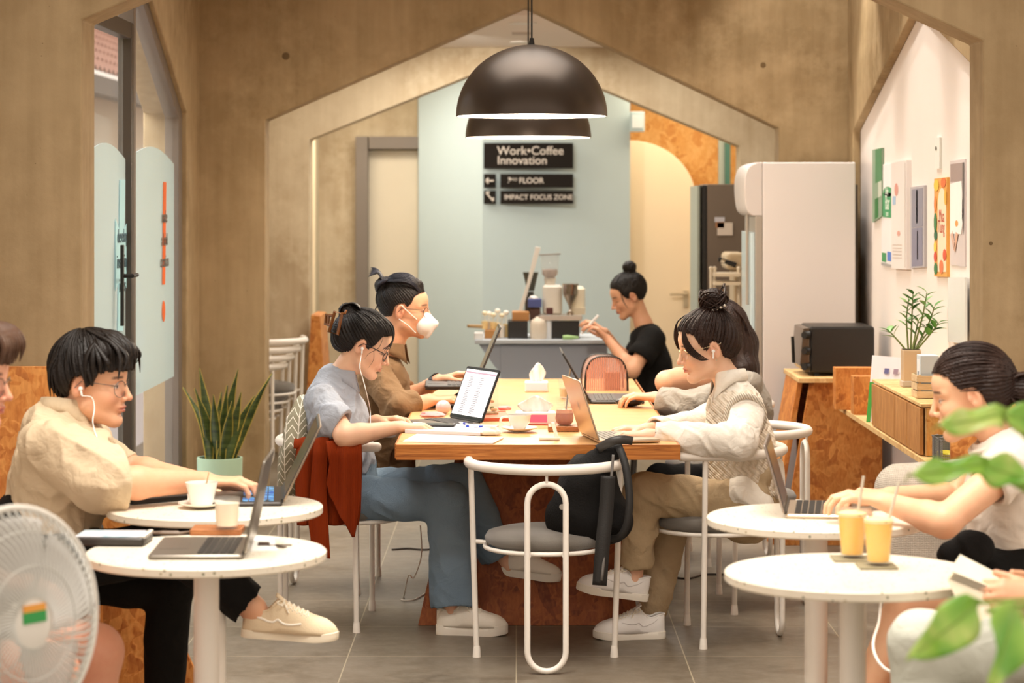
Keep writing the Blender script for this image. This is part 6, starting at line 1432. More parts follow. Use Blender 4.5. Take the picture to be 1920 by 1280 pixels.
p.wear('shirt', S, BEI, .0046, folds(.011, 21, 0, .0035)); collar(p, P(126, 776, Yc), (-.42, 0, .9), (1, 0, .42), .070, .046, BEI, .45, .040, .06)
BLK = cloth('black_trousers', '0d0c0b', '161412', .3)
trousers(p, P(62, 1058, Yc), [(P(75, 1062, 7.02), P(335, 1025, 6.98), P(458, 1125, 6.98), (.092, .066, .058)), (P(75, 1068, 7.22), P(318, 1102, 7.22), P(307, 1320, 7.22), (.09, .068, .062))], BLK, .145)
m = MB(); m.tube([Vector((P(92, 990, Yc).x+.145*math.cos(a), Yc+.20*math.sin(a), P(0, 992, Yc).z)) for a in [2*PI*k/30 for k in range(30)]], .012, 8, closed=True); m.build('belt', MBLACK, p.o, True)
SHB = M('e3cfae', .85, bump=.3, bs=300); shoe(p, P(455, 1192, 6.98), (1, 0, -.06), .272, SHB, M('efe3cb', .6), 1, up=(.06, 0, 1)); shoe(p, V3((P(300, 0, 7.22).x-.05, 7.22, 0)), (1, -.05, 0), .275, SHB, M('efe3cb', .6), 1)
def ex(S, h): S.el(h.L(.055, 0, .098), (.062*h.s, .078*h.s, .042*h.s), h.R, .02); S.el(h.L(-.045, 0, .03), (.062*h.s, .086*h.s, .08*h.s), h.R, .02)
ln_ = [(-.2, -.05), (-.07, -.048), (-.04, -.03), (-.03, .0), (-.024, .022), (-.01, .034), (.010, .034), (.018, .008), (.032, .008), (.040, .035), (.052, .046), (.085, .052), (.13, .055)]
hh = hair(p, MH1, ((0, 0, .048), (.114, .094, .104)), (-.25, 0, .97), ln_, 260, ex, .0024, 30, seed=3, rs=(.0014, .0026), reach=(.15, 1.05)); rn = random.Random(4)
locks(p, hh, MH1, [([(.0+rn.uniform(-.02, .04), y*.5, .150), (.075, y, .142-abs(y)*.3), (.112+rn.uniform(-.01, .01), y*1.15, .10-abs(y)*.2), (.106+rn.uniform(-.006, .012), y*1.2+rn.uniform(-.02, .02), .045+rn.uniform(-.02, .02))], rn.uniform(.008, .013)) for y in [-.066+.012*i for i in range(12)]]+
  [([(.03, sd*.075, .12), (.045+dx, sd*.094, .075), (.048+dx, sd*.088, .028+dx)], .010) for sd in (-1, 1) for dx in (-.03, -.01, .01, .03)]+[([(-.06+.01*i, sd*.06, .10), (-.09+.008*i, sd*.07, .04), (-.085+.01*i, sd*.066, -.035)], .010) for i in range(4) for sd in (-1, 1)])
glasses(p, M('8a8078', .25, .8), r=.024); earbud(p, h.near, [P(172, 745, 7.03), P(177, 765, 7.0), P(174, 790, 6.97), P(180, 815, 6.95), P(192, 840, 6.9)])
# ---------------------------------------------------------------- 2: person in light blue shirt
Yc = 9.30; h = Head(P(680, 648, Yc), .02, .40, 1.0)
p = Person('person in a light blue shirt and wide jeans, hair held by a brown claw clip', h, P(636, 708, Yc), 'eabfa0', fem=1, lips='c0665a')
shn, shf = P(606, 752, 9.13), P(634, 742, 9.46); eln, wrn = P(648, 818, 8.97), P(752, 800, 9.0); elf, wrf = P(664, 808, 9.58), P(706, 788, 9.24)
p.S.rc(P(630, 760, Yc), P(645, 860, Yc), .075, .08, .03, ((0, 1, 0), 1.35)); limb(p.S, shn, eln, wrn, (.044, .040, .038, .0235)); limb(p.S, shf, elf, wrf, (.042, .038, .036, .0235))
hand(p.S, wrn, (1, .12, .0), (0, 1, 0), (.45, .7, .4), .95); hand(p.S, wrf, (1, -.40, .10), (.1, -1, .2), (.25, .6, .4), .98)
p.S.chain([P(645, 860, Yc), P(662, 930, 9.2), P(838, 940, 9.12), P(842, 1100, 9.06), P(848, 1150, 9.06)], [.07, .06, .05, .034, .036]); p.S.chain([P(662, 930, 9.4), P(868, 906, 9.3), P(936, 1030, 9.3), P(955, 1062, 9.3)], [.06, .05, .033, .036])
p.body()
LBL = cloth('light_blue_shirt', 'b2b7c0', 'a2a8b3', .42, 15)
S = SDF(); S.chain([P(626, 748, Yc), P(630, 790, Yc), P(643, 865, Yc)], [.098, .122, .118], .03, ((0, 1, 0), 1.35)); S.rc(shn, shf, .056, .056, .03); S.rc(P(625, 712, Yc), P(618, 748, Yc), .058, .088, .03, ((0, 1, 0), 1.3)); sleeve(S, shn, P(630, 790, 9.03), P(642, 797, 9.02), (.062, .064, .060), roll=False); sleeve(S, shf, P(650, 785, 9.53), P(655, 790, 9.54), (.06, .06, .058), roll=False); S.bx(P(645, 905, Yc), (.5, .6, .09), None, .004, .004, True)
p.wear('shirt', S, LBL, .0042, folds(.006, 30, 3, .0025)); collar(p, P(640, 706, Yc), (-.60, 0, .8), (1, 0, .60), .054, .036, LBL, .5, .036, .06)
JN = NT('washed_denim'); v = JN.coord(); JN.bump(JN.mix(.3, JN.math('ABSOLUTE', JN.math('SUBTRACT', JN.noise(v, 13, 2, .5, 1.5), .5)), JN.noise(v, 600, 2)), .7, .03); JN.set(JN.mix(JN.noise(v, 4, 4), '71899f', '97acbc'), .9, spec=.15)
trousers(p, P(655, 925, Yc), [(P(662, 932, 9.2), P(838, 940, 9.12), P(850, 1128, 9.06), (.082, .078, .084)), (P(662, 922, 9.42), P(868, 906, 9.3), P(930, 1034, 9.3), (.082, .074, .072))], JN.m, .118, fold=folds(.007, 22, 2, .003), name='jeans')
SHW = M('ebe4d6', .45, bump=.15, bs=200); SOLW = M('efe9dc', .6); shoe(p, V3((P(820, 0, 9.06).x, 9.06, 0)), (1, -.12, 0), .262, SHW, SOLW, 2); shoe(p, P(935, 1076, 9.3), (1, -.1, -.12), .24, SHW, SOLW, 2, up=(.12, 0, 1))
def ex(S, h): S.el(h.L(-.082, 0, .028), (.050*h.s, .068*h.s, .080*h.s), h.R, .03); S.el(h.L(-.100, 0, .100), (.040, .038, .034), h.R, .014)
hh = hair(p, MH1, ((-.010, 0, .046), (.110, .088, .096)), (-.80, 0, .60), None, 240, ex, .002, 50, seed=7, reach=(.2, 1.0)); rn = random.Random(8)
locks(p, hh, MH1, [([(.02, sd*.05, .135), (.075, sd*.062, .112), (.098, sd*.060+a, .065), (.088+a, sd*.068, .018)], .0055) for sd in (-1, 1) for a in (-.012, -.004, .004, .012)]+[([(.062, sd*.07, .06), (.060, sd*.078, .02), (.035, sd*.080, -.012), (.028, sd*.078, -.04)], .0018) for sd in (-1, 1)]+[([(.05, h.near*.076, .0), (.06, h.near*.074, -.03), (.052, h.near*.07, -.07)], .0012)]+[([(-.06, .03*i, .128), (-.095, .024*i, .138), (-.132, .02*i, .108), (-.12, .03*i, .06)], .0045) for i in [-1.3+.2*k for k in range(14)]])
CLIP = M('7a4a22', .25, spec=.6); m = MB(); yk = Yc-.075
m.tube([P(x, y, yk+(.02 if x < 625 else 0)) for x, y in ((628, 584), (641, 588), (633, 627), (617, 622))], .0068, 8, closed=True); m.tube([P(640, 588, yk), P(647, 587, yk-.008), P(649, 582, yk)], .005, 8)
m.tube([P(624, 592, yk+.01), P(612, 590, yk+.03), P(610, 607, yk+.03), P(621, 610, yk+.01)], .0068, 8); m.tube([P(616, 592, yk+.02), P(615, 608, yk+.02)], .006, 6); m.build('claw_clip', CLIP, p.o, True)['label'] = 'brown claw clip'
glasses(p, M('1a1412', .3), r=.021, w=.0019, sq=1.25); earbud(p, h.near, [P(677, 668, 9.2), P(675, 690, 9.02), P(681, 712, 8.99), P(688, 740, 8.98), P(694, 770, 9.13), P(694, 800, 8.99)])
# ---------------------------------------------------------------- 3: masked person in brown shirt
Yc = 10.2; h = Head(P(757, 583, Yc), -.08, .02, 1.03)
p = Person('person in a brown shirt with a top knot and a white face mask', h, P(725, 662, Yc), 'daa887', nr=.054)
shn, shf = P(705, 705, 10.02), P(725, 697, 10.38); eln, wrn = P(752, 770, 9.9), P(806, 750, 9.98); elf, wrf = P(765, 750, 10.38), P(822, 713, 10.3)
p.S.rc(P(718, 720, Yc), P(715, 860, Yc), .09, .10, .03, ((0, 1, 0), 1.35)); limb(p.S, shn, eln, wrn, (.046, .042, .042, .028)); limb(p.S, shf, elf, wrf, (.046, .04, .04, .028))
hand(p.S, wrn, (1, .1, .06), (0, 1, .1), (.25, .65, .4), 1.02); hand(p.S, wrf, (1, .0, .30), (0, -1, .2), (.3, .5, .3), 1.0, thumb=(.9, .3, -.5))
p.body()
BRN = cloth('brown_shirt', '8f7355', '7c6044', .5, 14)
S = SDF(); S.chain([P(718, 715, Yc), P(716, 770, Yc), P(712, 880, Yc)], [.108, .13, .14], .03, ((0, 1, 0), 1.35)); S.rc(shn, shf, .06, .06, .03); S.rc(P(722, 680, Yc), P(718, 712, Yc), .055, .095, .03, ((0, 1, 0), 1.3)); sleeve(S, shn, P(748, 766, 9.89), P(780, 757, 9.93), (.066, .064, .060)); sleeve(S, shf, P(758, 742, 10.38), P(776, 738, 10.37), (.064, .06, .056)); S.bx(P(700, 945, Yc), (.5, .6, .09), None, .004, .004, True)
p.wear('shirt', S, BRN, .005, folds(.008, 26, 4, .003)); collar(p, P(732, 656, Yc), (-.30, 0, .95), (1, 0, .35), .064, .036, BRN, .5, .04, .05)
trousers(p, P(705, 905, Yc), [(P(715, 915, 9.9), P(885, 930, 9.9), P(880, 1085, 9.9), (.085, .07, .06)), (P(715, 915, 10.2), P(885, 925, 10.2), P(882, 1075, 10.2), (.085, .07, .06))], BLK, .13)
for y in (9.9, 10.2): shoe(p, V3((-.24, y, 0)), (1, 0, 0), .27, MBLACK, MBLACK, 3)
ln3 = [(-.2, -.045), (-.07, -.045), (-.045, -.030), (-.034, .0), (-.026, .022), (-.01, .034), (.012, .034), (.022, .018), (.040, .036), (.052, .066), (.075, .078), (.2, .09)]
hh = hair(p, MH1, ((-.010, 0, .046), (.103, .083, .094)), (-.62, 0, .78), ln3, 60, lambda S, h: (S.el(h.L(-.01, 0, .105), (.088*h.s, .06*h.s, .042*h.s), h.R, .01), S.el(h.L(-.085, 0, .10), (.04, .045, .04), h.R, .012)), .0014, 60, seed=5, reach=(.2, .95))
locks(p, hh, hairmat('sheen_black_hair', '0c0a0c', '2a2a36'), [([(.078-abs(i)*.06, i*.5, .088-abs(i)*.2), (.03, i*1.05, .146-abs(i)*.4), (-.04, i*1.0, .152-abs(i)*.4), (-.088, i*.4, .12)], .0075) for i in [-.072+.012*k for k in range(13)]]+[([(-.085, i, .125), (-.105, i*.6, .155), (-.122, i*.7, .160+i*.3), (-.145, i*1.1, .156+i*.6)], .009) for i in (-.03, -.02, -.01, 0, .01, .02, .03)]+[([(-.06, h.near*.055, .13), (-.095, h.near*.05, .11), (-.108, h.near*.02, .075)], .014), ([(-.095, h.near*.03, .04), (-.115, h.near*.03, .0), (-.112, h.near*.03, -.03)], .004)], 'tied_locks')
glasses(p, M('6d665e', .25, .8), r=.022, w=.0012)
MK = M('f3efea', .75, bump=.1, bs=300); S = SDF(); S.el(h.L(.080, 0, -.052), (.038*h.s, .060*h.s, .048*h.s), h.R, .01); S.rc(h.L(.098, 0, -.012), h.L(.128, 0, -.048), .010, .012, .02); S.rc(h.L(.128, 0, -.050), h.L(.098, 0, -.098), .012, .012, .02); p.wear('face_mask', S, MK, .003)
m = MB(); sd = h.near
for s_ in (-1, 1): m.tube([h.L(.062, s_*.062, -.03), h.L(.03, s_*.080, .0), h.L(.0, s_*.088, .028)], .002, 6); m.tube([h.L(.058, s_*.058, -.085), h.L(.03, s_*.074, -.055), h.L(-.008, s_*.088, -.028)], .002, 6)
m.build('mask_strap', MK, p.o, True)
w0 = wrf; dv = (Vector(wrf)-Vector(elf)).normalized(); RW = frame(dv); RWz = Matrix((RW.col[1], RW.col[2], RW.col[0])).transposed(); m = MB(); m.lathe([(.030, -.011), (.033, -.009), (.033, .009), (.030, .011)], Vector(wrf)-dv*.02, 24, RWz); m.ell(Vector(wrf)-dv*.02+V3((0, 0, .034)), (.017, .017, .006), RW, 14); m.build('watch', M('1d1b1a', .4), p.o, True)
# ---------------------------------------------------------------- 4: person in black T-shirt, far
Yc = 13.55; h = Head(P(1181, 556, Yc), PI+.12, .36, 1.0)
p = Person('person with a high bun in a black T-shirt, holding a white phone by the counter', h, P(1206, 606, Yc), 'e2ae8c', fem=1, vox=.003)
shn, shf = P(1222, 636, 13.42), P(1214, 630, 13.7); eln, wrn = P(1186, 694, 13.25), P(1138, 634, 13.38); elf, wrf = P(1170, 675, 13.75), P(1134, 622, 13.62)
p.S.rc(P(1214, 640, Yc), P(1222, 770, Yc), .08, .09, .03, ((0, 1, 0), 1.35)); limb(p.S, shn, eln, wrn, (.044, .040, .038, .024)); limb(p.S, shf, elf, wrf, (.042, .038, .036, .024)); hand(p.S, wrn, (-.75, 0, .65), (-.3, .9, .1), (.4, .7, .5), .92); hand(p.S, wrf, (-.8, 0, .6), (-.3, -.9, .1), (.4, .7, .5), .92)
p.body(.005)
BT = cloth('black_t_shirt', '11100f', '1b1917', .25)
S = SDF(); S.chain([P(1214, 640, Yc), P(1216, 680, Yc), P(1222, 790, Yc)], [.10, .125, .14], .03, ((0, 1, 0), 1.35)); S.rc(shn, shf, .06, .06, .03); sleeve(S, shn, P(1202, 668, 13.33), P(1198, 674, 13.32), (.068, .072, .07), roll=False); sleeve(S, shf, P(1196, 660, 13.72), P(1192, 664, 13.72), (.066, .068, .066), roll=False); p.wear('t_shirt', S, BT, .0065, folds(.006, 18, 1))
trousers(p, P(1225, 800, Yc), [(P(1222, 805, 13.4), P(1110, 815, 13.4), P(1112, 900, 13.4), (.085, .065, .055)), (P(1222, 805, 13.7), P(1110, 810, 13.7), P(1112, 895, 13.7), (.085, .065, .055))], BLK, .13, vox=.008)
hh = hair(p, MH1, ((-.008, 0, .044), (.106, .086, .095)), (-.35, 0, .94), None, 100, lambda S, h: S.el(h.L(-.055, 0, .155), (.038, .036, .036), h.R, .014), .0018, 46, seed=2, vox=.0042)
locks(p, hh, MH1, [([(.05, h.near*.075, .05), (.055, h.near*.08, .0), (.045, h.near*.078, -.05)], .004)])
m = MB(); m.rbox(P(1106, 608, 13.48), (.012, .07, .14), .004, Matrix.Rotation(.75, 3, 'Y')); tag(m.build('phone', M('ece8e4', .25), smooth=True), 'white phone held up by the person in a black T-shirt', 'phone')
m = MB(); m.box((P(1225, 0, Yc).x+.02, Yc, .43), (.42, .42, .04)); o = tag(thing('stool', 'x', 'stool', (P(1225, 0, Yc).x, Yc, 0)), 'dark stool under the person in a black T-shirt', 'stool'); 
m = MB(); m.lathe([(0, .40), (.18, .40), (.19, .42), (.18, .44), (0, .44)], (P(1225, 0, Yc).x, Yc, 0), 28); m.build('seat', MDARK, o, True)
for a in range(4): m = MB(); cx_ = P(1225, 0, Yc).x; m.tube([(cx_+.13*math.cos(a*PI/2+.8), Yc+.13*math.sin(a*PI/2+.8), .41), (cx_+.17*math.cos(a*PI/2+.8), Yc+.17*math.sin(a*PI/2+.8), 0)], .011); m.build('leg', MDARK, o)
# ---------------------------------------------------------------- 5: person in white vest
Yc = 9.06; h = Head(P(1328, 653, Yc), PI+.16, .20, 1.06)
p = Person('person in a cream cable-knit vest over a white shirt, hair in a messy bun', h, P(1368, 718, Yc), 'ecc3a6', fem=1, lips='c4564c')
shn, shf = P(1398, 775, 8.88), P(1374, 762, 9.22); eln, wrn = P(1388, 838, 8.70), P(1214, 815, 8.76); elf, wrf = P(1325, 802, 9.30), P(1212, 804, 9.02)
p.S.rc(P(1382, 780, Yc), P(1390, 880, Yc), .075, .08, .03, ((0, 1, 0), 1.3)); limb(p.S, shn, eln, wrn, (.042, .038, .036, .0235)); limb(p.S, shf, elf, wrf, (.042, .038, .036, .0235))
hand(p.S, wrn, (-1, .02, .0), (0, 1, 0), (.28, .55, .4), .95, fing=(0, .04, .1, .15)); hand(p.S, wrf, (-1, -.06, .03), (0, -1, 0), (.28, .5, .35), .92)
p.S.chain([P(1390, 880, Yc), P(1395, 945, 8.94), P(1205, 928, 8.9), P(1192, 1040, 8.92), P(1186, 1090, 8.92)], [.07, .06, .05, .034, .037]); p.S.chain([P(1395, 950, 9.18), P(1262, 962, 9.12), P(1218, 1130, 9.1), P(1215, 1175, 9.1)], [.06, .05, .033, .036])
p.body()
WSH = cloth('white_cotton_shirt', 'efe9de', 'e4ddd0', .45, 14)
S = SDF(); S.rc(shn, shf, .058, .058, .03); S.chain([P(1378, 768, Yc), P(1384, 880, Yc), P(1392, 925, Yc)], [.09, .112, .128], .03, ((0, 1, 0), 1.3)); S.rc(P(1374, 728, Yc), P(1384, 762, Yc), .062, .088, .03, ((0, 1, 0), 1.2))
sleeve(S, shn, P(1386, 832, 8.72), P(1228, 814, 8.76), (.062, .058, .044), roll=False); S.rc(P(1260, 815, 8.75), P(1216, 815, 8.76), .043, .042, .01); sleeve(S, shf, P(1322, 795, 9.28), P(1226, 804, 9.04), (.062, .064, .044), roll=False); S.rc(P(1382, 824, 8.72), P(1290, 822, 8.74), .054, .044, .03); S.rc(P(1205, 815, 8.76), P(1100, 810, 8.76), .05, .05, .003, None, True); S.rc(P(1205, 804, 9.02), P(1100, 800, 9.0), .05, .05, .003, None, True)
for a, b_, r_ in ((wrn, (-1, 0, 0), .036), (wrf, (-1, 0, 0), .036)): S.rc(V3(a)+V3((.03, 0, 0)), V3(a)-V3((.05, 0, 0)), r_, r_, .003, None, True)
p.wear('shirt', S, WSH, .0042, folds(.006, 28, 5, .003)); collar(p, P(1366, 714, Yc), (.55, 0, .85), (-1, 0, .55), .056, .045, WSH, .5, .045, .075)
KN = NT('cable_knit'); v = KN.coord(); x_, y_, z_ = KN.sep(v); ang = KN.math('MULTIPLY', KN.math('ADD', x_, KN.math('MULTIPLY', z_, .25)), 120)
tw = KN.math('MULTIPLY', KN.math('SINE', KN.math('MULTIPLY', z_, 150)), .8); cb = KN.math('ABSOLUTE', KN.math('SINE', KN.math('ADD', ang, tw))); hz = KN.math('ABSOLUTE', KN.math('SINE', KN.math('MULTIPLY', KN.math('ADD', z_, KN.math('MULTIPLY', x_, .9)), 300)))
KN.bump(KN.math('ADD', cb, KN.math('MULTIPLY', hz, .35)), .7, .006); KN.set(KN.mix(KN.math('MULTIPLY', cb, .8), 'd6c9b4', 'e8dccb'), .95, spec=.1)
S = SDF(); S.chain([P(1378, 768, Yc), P(1386, 830, Yc), P(1396, 915, Yc)], [.104, .126, .138], .03, ((0, 1, 0), 1.28)); S.rc(P(1402, 768, 8.92), P(1378, 756, 9.2), .062, .062, .03); S.bx(P(1395, 968, Yc), (.6, .6, .09), None, .004, .004, True)
S.rc(P(1345, 700, Yc-.02), P(1335, 765, Yc-.02), .050, .020, .01, None, True); S.rc(shn, V3(shn)+V3((0, -.2, -.05)), .055, .07, .008, None, True); S.rc(shf, V3(shf)+V3((0, .2, -.05)), .055, .07, .008, None, True)
p.wear('knitted_vest', S, KN.m, .0042, lambda q: -.0018*np.abs(np.sin((q[:, 0]*120+q[:, 2]*30)+.8*np.sin(q[:, 2]*150)))+.004*nz(q, 14, 2), 'cream cable-knit vest')
RB = NT('rib_knit'); v = RB.coord(); x_, y_, z_ = RB.sep(v); w_ = RB.math('ABSOLUTE', RB.math('SINE', RB.math('MULTIPLY', RB.math('ADD', x_, RB.math('MULTIPLY', z_, .6)), 330))); RB.bump(w_, .9, .006); RB.set(RB.mix(w_, 'd8cab4', 'ebe0d0'), .95, spec=.1)
def ring(name, c, ax, r, w, mat, sx=1, sz=1.15): R_ = frame(ax); m = MB(); m.tube([V3(c)+R_.col[1]*r*math.cos(2*PI*k/36)*sx+R_.col[2]*r*sz*math.sin(2*PI*k/36) for k in range(36)], w, 10, closed=True); return m.build(name, mat, p.o, True, auto=180)
ring('armhole_rib', V3(shn)+V3((-.004, -.028, -.012)), (.1, -1, -.12), .070, .0115, RB.m, 1.0, 1.15); ring('armhole_rib', V3(shf)+V3((0, .03, -.01)), (0, 1, -.1), .07, .0115, RB.m); c9 = P(1394, 918, Yc); m = MB(); m.tube([V3((c9.x+.136*math.cos(2*PI*k/40), Yc+.176*math.sin(2*PI*k/40), c9.z)) for k in range(40)], .013, 10, closed=True); m.build('hem_rib', RB.m, p.o, True, auto=180)
SK_ = M('f0ebe2', .8); S = SDF(); S.chain([P(1385, 925, 8.9), P(1425, 948, 8.9)], [.07, .05], .02, ((0, 1, 0), 1.3)); p.wear('shirt_tail', S, WSH, .005, folds(.008, 18, 1))
BG = cloth('beige_trousers', 'b9a486', 'a8926f', .4, 15)
trousers(p, P(1402, 948, Yc), [(P(1395, 945, 8.92), P(1205, 928, 8.90), P(1194, 1052, 8.92), (.092, .070, .056)), (P(1395, 955, 9.2), P(1262, 962, 9.12), P(1222, 1148, 9.1), (.088, .070, .052))], BG, .135, fold=folds(.007, 24, 5, .003))
SHN = M('efece8', .4, bump=.12, bs=200); shoe(p, P(1212, 1126, 8.92), (-1, -.1, .16), .262, SHN, SOLW, 0, up=(.16, 0, 1)); shoe(p, V3((P(1246, 0, 8.95).x, 8.98, 0)), (-1, -.1, 0), .262, SHN, SOLW, 0)
def ex(S, h): S.el(h.L(-.052, 0, .165), (.050, .046, .044), h.R, .012); S.el(h.L(-.075, 0, .02), (.045*h.s, .07*h.s, .07*h.s), h.R, .03)
hh = hair(p, MH2, ((-.008, 0, .046), (.110, .088, .097)), (-.38, 0, .92), None, 260, ex, .0024, 44, seed=11, rs=(.0009, .002), reach=(.15, .95)); rn = random.Random(12); LK = []
for k in range(26): a = k*2.4; r_ = .047+.008*rn.random(); tl_ = rn.uniform(-.6, .6); LK.append(([(-.052+r_*math.cos(a+t)*math.cos(tl_*.6), r_*.92*math.sin(a+t), .165+r_*.86*math.cos(a+t)*math.sin(tl_)+.03*math.sin(t*1.3+k)) for t in (0, .7, 1.4, 2.1)], .0045))
for sd in (-1, 1):
    for a in (-.014, -.008, -.002, .004, .010): LK.append(([(.03, sd*.055, .132), (.078, sd*.060, .108), (.092+a*.6, sd*.064, .058), (.080+a, sd*.070, .012), (.050+a, sd*.080, -.022), (.030+a*.5, sd*.083, -.030)], .0052))
for k in range(8): LK.append(([(-.075, .05-.013*k, -.02), (-.082, .05-.013*k, -.05), (-.07-.01*rn.random(), .045-.013*k, -.078)], .0016))
locks(p, hh, MH2, LK); glasses(p, M('d8c49a', .2, .9), r=.022, w=.0009); earbud(p, h.near, pod=True)
m = MB()
for k in range(5): m.ell(h.L(-.020-.014*k, h.near*(.034+.004*k), .128+.003*k), .0065, seg=10)
m.build('hair_tie', M('cfc6b8', .2, .6), hh, True); m = MB(); m.tube([h.L(-.018, h.near*.086, .016), h.L(-.024, h.near*.095, .018), h.L(-.028, h.near*.088, .02)], .002, 6); m.ell(h.L(.0, h.near*.090, -.036), .0028, seg=8); m.build('earring', M('e6dcc4', .2, .8), p.o, True)
# ---------------------------------------------------------------- 6: person with long dark hair behind
Yc = 10.35; h = Head(P(1350, 622, Yc), PI+.05, .1, 1.0)
p = Person('person with long straight dark hair in grey, mostly hidden behind the white knitted vest', h, P(1378, 682, Yc), 'e8b795', fem=1, vox=.003)
shn, shf = P(1398, 722, 10.2), P(1385, 715, 10.5); eln, wrn = P(1300, 768, 9.95), P(1228, 744, 10.05); elf, wrf = P(1250, 716, 10.28), P(1330, 705, 10.4)
p.S.rc(P(1385, 725, Yc), P(1390, 860, Yc), .08, .085, .03, ((0, 1, 0), 1.3)); limb(p.S, shn, eln, wrn, (.044, .04, .038, .024)); limb(p.S, shf, elf, P(1345, 690, 10.45), (.046, .046, .044, .035)); hand(p.S, wrn, (-1, .1, .06), (0, 1, .1), (.35, .6, .4), .95); hand(p.S, P(1330, 695, 10.45), (.3, 0, .9), (0, -1, 0), (.3, .5, .4), .9)
p.body(.0042)
GR = cloth('grey_cotton', 'aca69a', '98928a', .6, 15)
S = SDF(); S.chain([P(1385, 722, Yc), P(1388, 770, Yc), P(1392, 880, Yc)], [.095, .12, .13], .03, ((0, 1, 0), 1.3)); S.rc(shn, shf, .055, .055, .03); sleeve(S, shn, P(1298, 764, 9.96), P(1238, 752, 10.03), (.062, .066, .05), roll=False); sleeve(S, shf, P(1350, 718, 10.45), P(1344, 718, 10.44), (.06, .056, .055), roll=False); p.wear('shirt', S, GR, .005, folds(.008, 28, 6, .003))
trousers(p, P(1395, 900, Yc), [(P(1390, 905, 10.2), P(1240, 900, 10.2), P(1240, 1060, 10.2), (.085, .065, .055)), (P(1390, 905, 10.5), P(1240, 898, 10.5), P(1240, 1045, 10.5), (.085, .065, .055))], BLK, .13, vox=.007)
for y in (10.2, 10.5): shoe(p, V3((P(1252, 0, y).x, y, 0)), (-1, 0, 0), .24, MBLACK, MBLACK, 3)
def ex(S, h): S.chain([h.L(-.05, 0, .03), h.L(-.085, 0, -.06), P(1398, 690, 10.3), P(1408, 730, 10.28)], [.075, .07, .052, .03], .03, ((0, 1, 0), 1.2))
ln6 = [(-.2, -.6), (-.03, -.6), (-.02, .0), (-.005, .032), (.012, .03), (.03, .012), (.046, .035), (.058, .066), (.085, .082), (.2, .09)]
hh = hair(p, MH2, ((-.008, 0, .044), (.106, .086, .095)), (-.1, 0, 1), ln6, 60, ex, .0016, 50, seed=4, vox=.0038)
locks(p, hh, MH2, [([(-.05, y, .11), (-.10, y*1.1, .04), (-.118, y, -.06), (-.120+rn.uniform(-.01, .01), y*.8, -.16), (-.125, y*.7, -.25)], .006) for y in [-.07+.0156*k for k in range(10)]])
# ---------------------------------------------------------------- 7: person in white T-shirt, right
Yc = 6.76; h = Head(P(1824, 742, Yc), PI-.20, .20, 1.06)
p = Person('person in a white T-shirt and black shorts with a low hair bun, at the right', h, P(1872, 815, Yc), 'ecbc98', fem=1, closed=.2)
shn, shf = P(1896, 874, 6.58), P(1882, 862, 6.93); eln, wrn = P(1770, 978, 6.46), P(1652, 938, 6.60); elf, wrf = P(1798, 932, 7.08), P(1668, 928, 6.92)
p.S.rc(P(1895, 870, Yc), P(1905, 1000, Yc), .08, .085, .03, ((0, 1, 0), 1.35)); limb(p.S, shn, eln, wrn, (.048, .042, .040, .025)); limb(p.S, shf, elf, wrf, (.046, .042, .038, .025))
hand(p.S, wrn, (-1, .05, .16), (0, 1, .1), (.45, .6, .5), .98); hand(p.S, wrf, (-1, -.05, .1), (0, -1, 0), (.5, .6, .4), .95)
for dy in (-.12, .12): kn = P(1700, 1128, Yc+dy); p.S.rc(P(1915, 1090, Yc+dy), kn, .080, .056, .02); p.S.rc(kn, P(1600, 1360, Yc+dy), .056, .036, .02)
p.body()
TS = cloth('white_t_shirt', 'e9e1d6', 'ded4c6', .3, 12)
S = SDF(); S.chain([P(1893, 868, Yc), P(1898, 930, Yc), P(1908, 1010, Yc)], [.105, .126, .132], .03, ((0, 1, 0), 1.35)); S.rc(shn, shf, .060, .060, .03); S.rc(P(1878, 836, Yc), P(1890, 862, Yc), .055, .09, .03, ((0, 1, 0), 1.3)); sleeve(S, shn, P(1858, 908, 6.54), P(1852, 913, 6.535), (.066, .070, .066), roll=False); sleeve(S, shf, P(1856, 888, 6.98), P(1852, 892, 6.98), (.064, .066, .062), roll=False); S.bx(P(1905, 1062, Yc), (.6, .7, .08), None, .004, .004, True); S.rc(P(1855, 770, Yc), P(1868, 815, Yc), .06, .064, .005, None, True)
p.wear('t_shirt', S, TS, .0046, folds(.006, 22, 3, .0022)); m = MB(); m.tube([P(1868, 824, Yc)+V3((.070*math.cos(a)+.0, .085*math.sin(a), .035*math.cos(a))) for a in [2*PI*k/30 for k in range(30)]], .008, 8, closed=True); m.build('neck_rib', TS, p.o, True)
S = SDF(); S.rc(P(1920, 1050, Yc), P(1925, 1090, Yc), .14, .15, .03, ((0, 1, 0), 1.3))
for dy in (-.11, .11): S.rc(P(1920, 1085, Yc+dy), P(1800, 1092, Yc+dy), .10, .088, .03); S.rc(P(1770, 1094, Yc+dy), P(1700, 1100, Yc+dy), .11, .11, .003, None, True)
p.wear('shorts', S, BLK, .006, folds(.006, 20, 1)); 
S = SDF(); S.rc(P(1775, 1040, 6.56), P(1835, 1022, 6.56), .028, .030, .02); S.rc(P(1815, 1015, 6.56), P(1840, 1032, 6.56), .026, .03, .02); V, Q = S.mesh(.005, folds(.006, 30, 1)); tag(link('pouch_bag', npmesh('pouch_bag', V, Q), BK.m), 'small black bag on the lap of the person in a white T-shirt', 'bag')
def ex(S, h): S.el(h.L(-.06, 0, .02), (.060*h.s, .078*h.s, .075*h.s), h.R, .03); S.el(h.L(-.135, h.near*.01, -.005), (.048, .042, .045), h.R, .008)
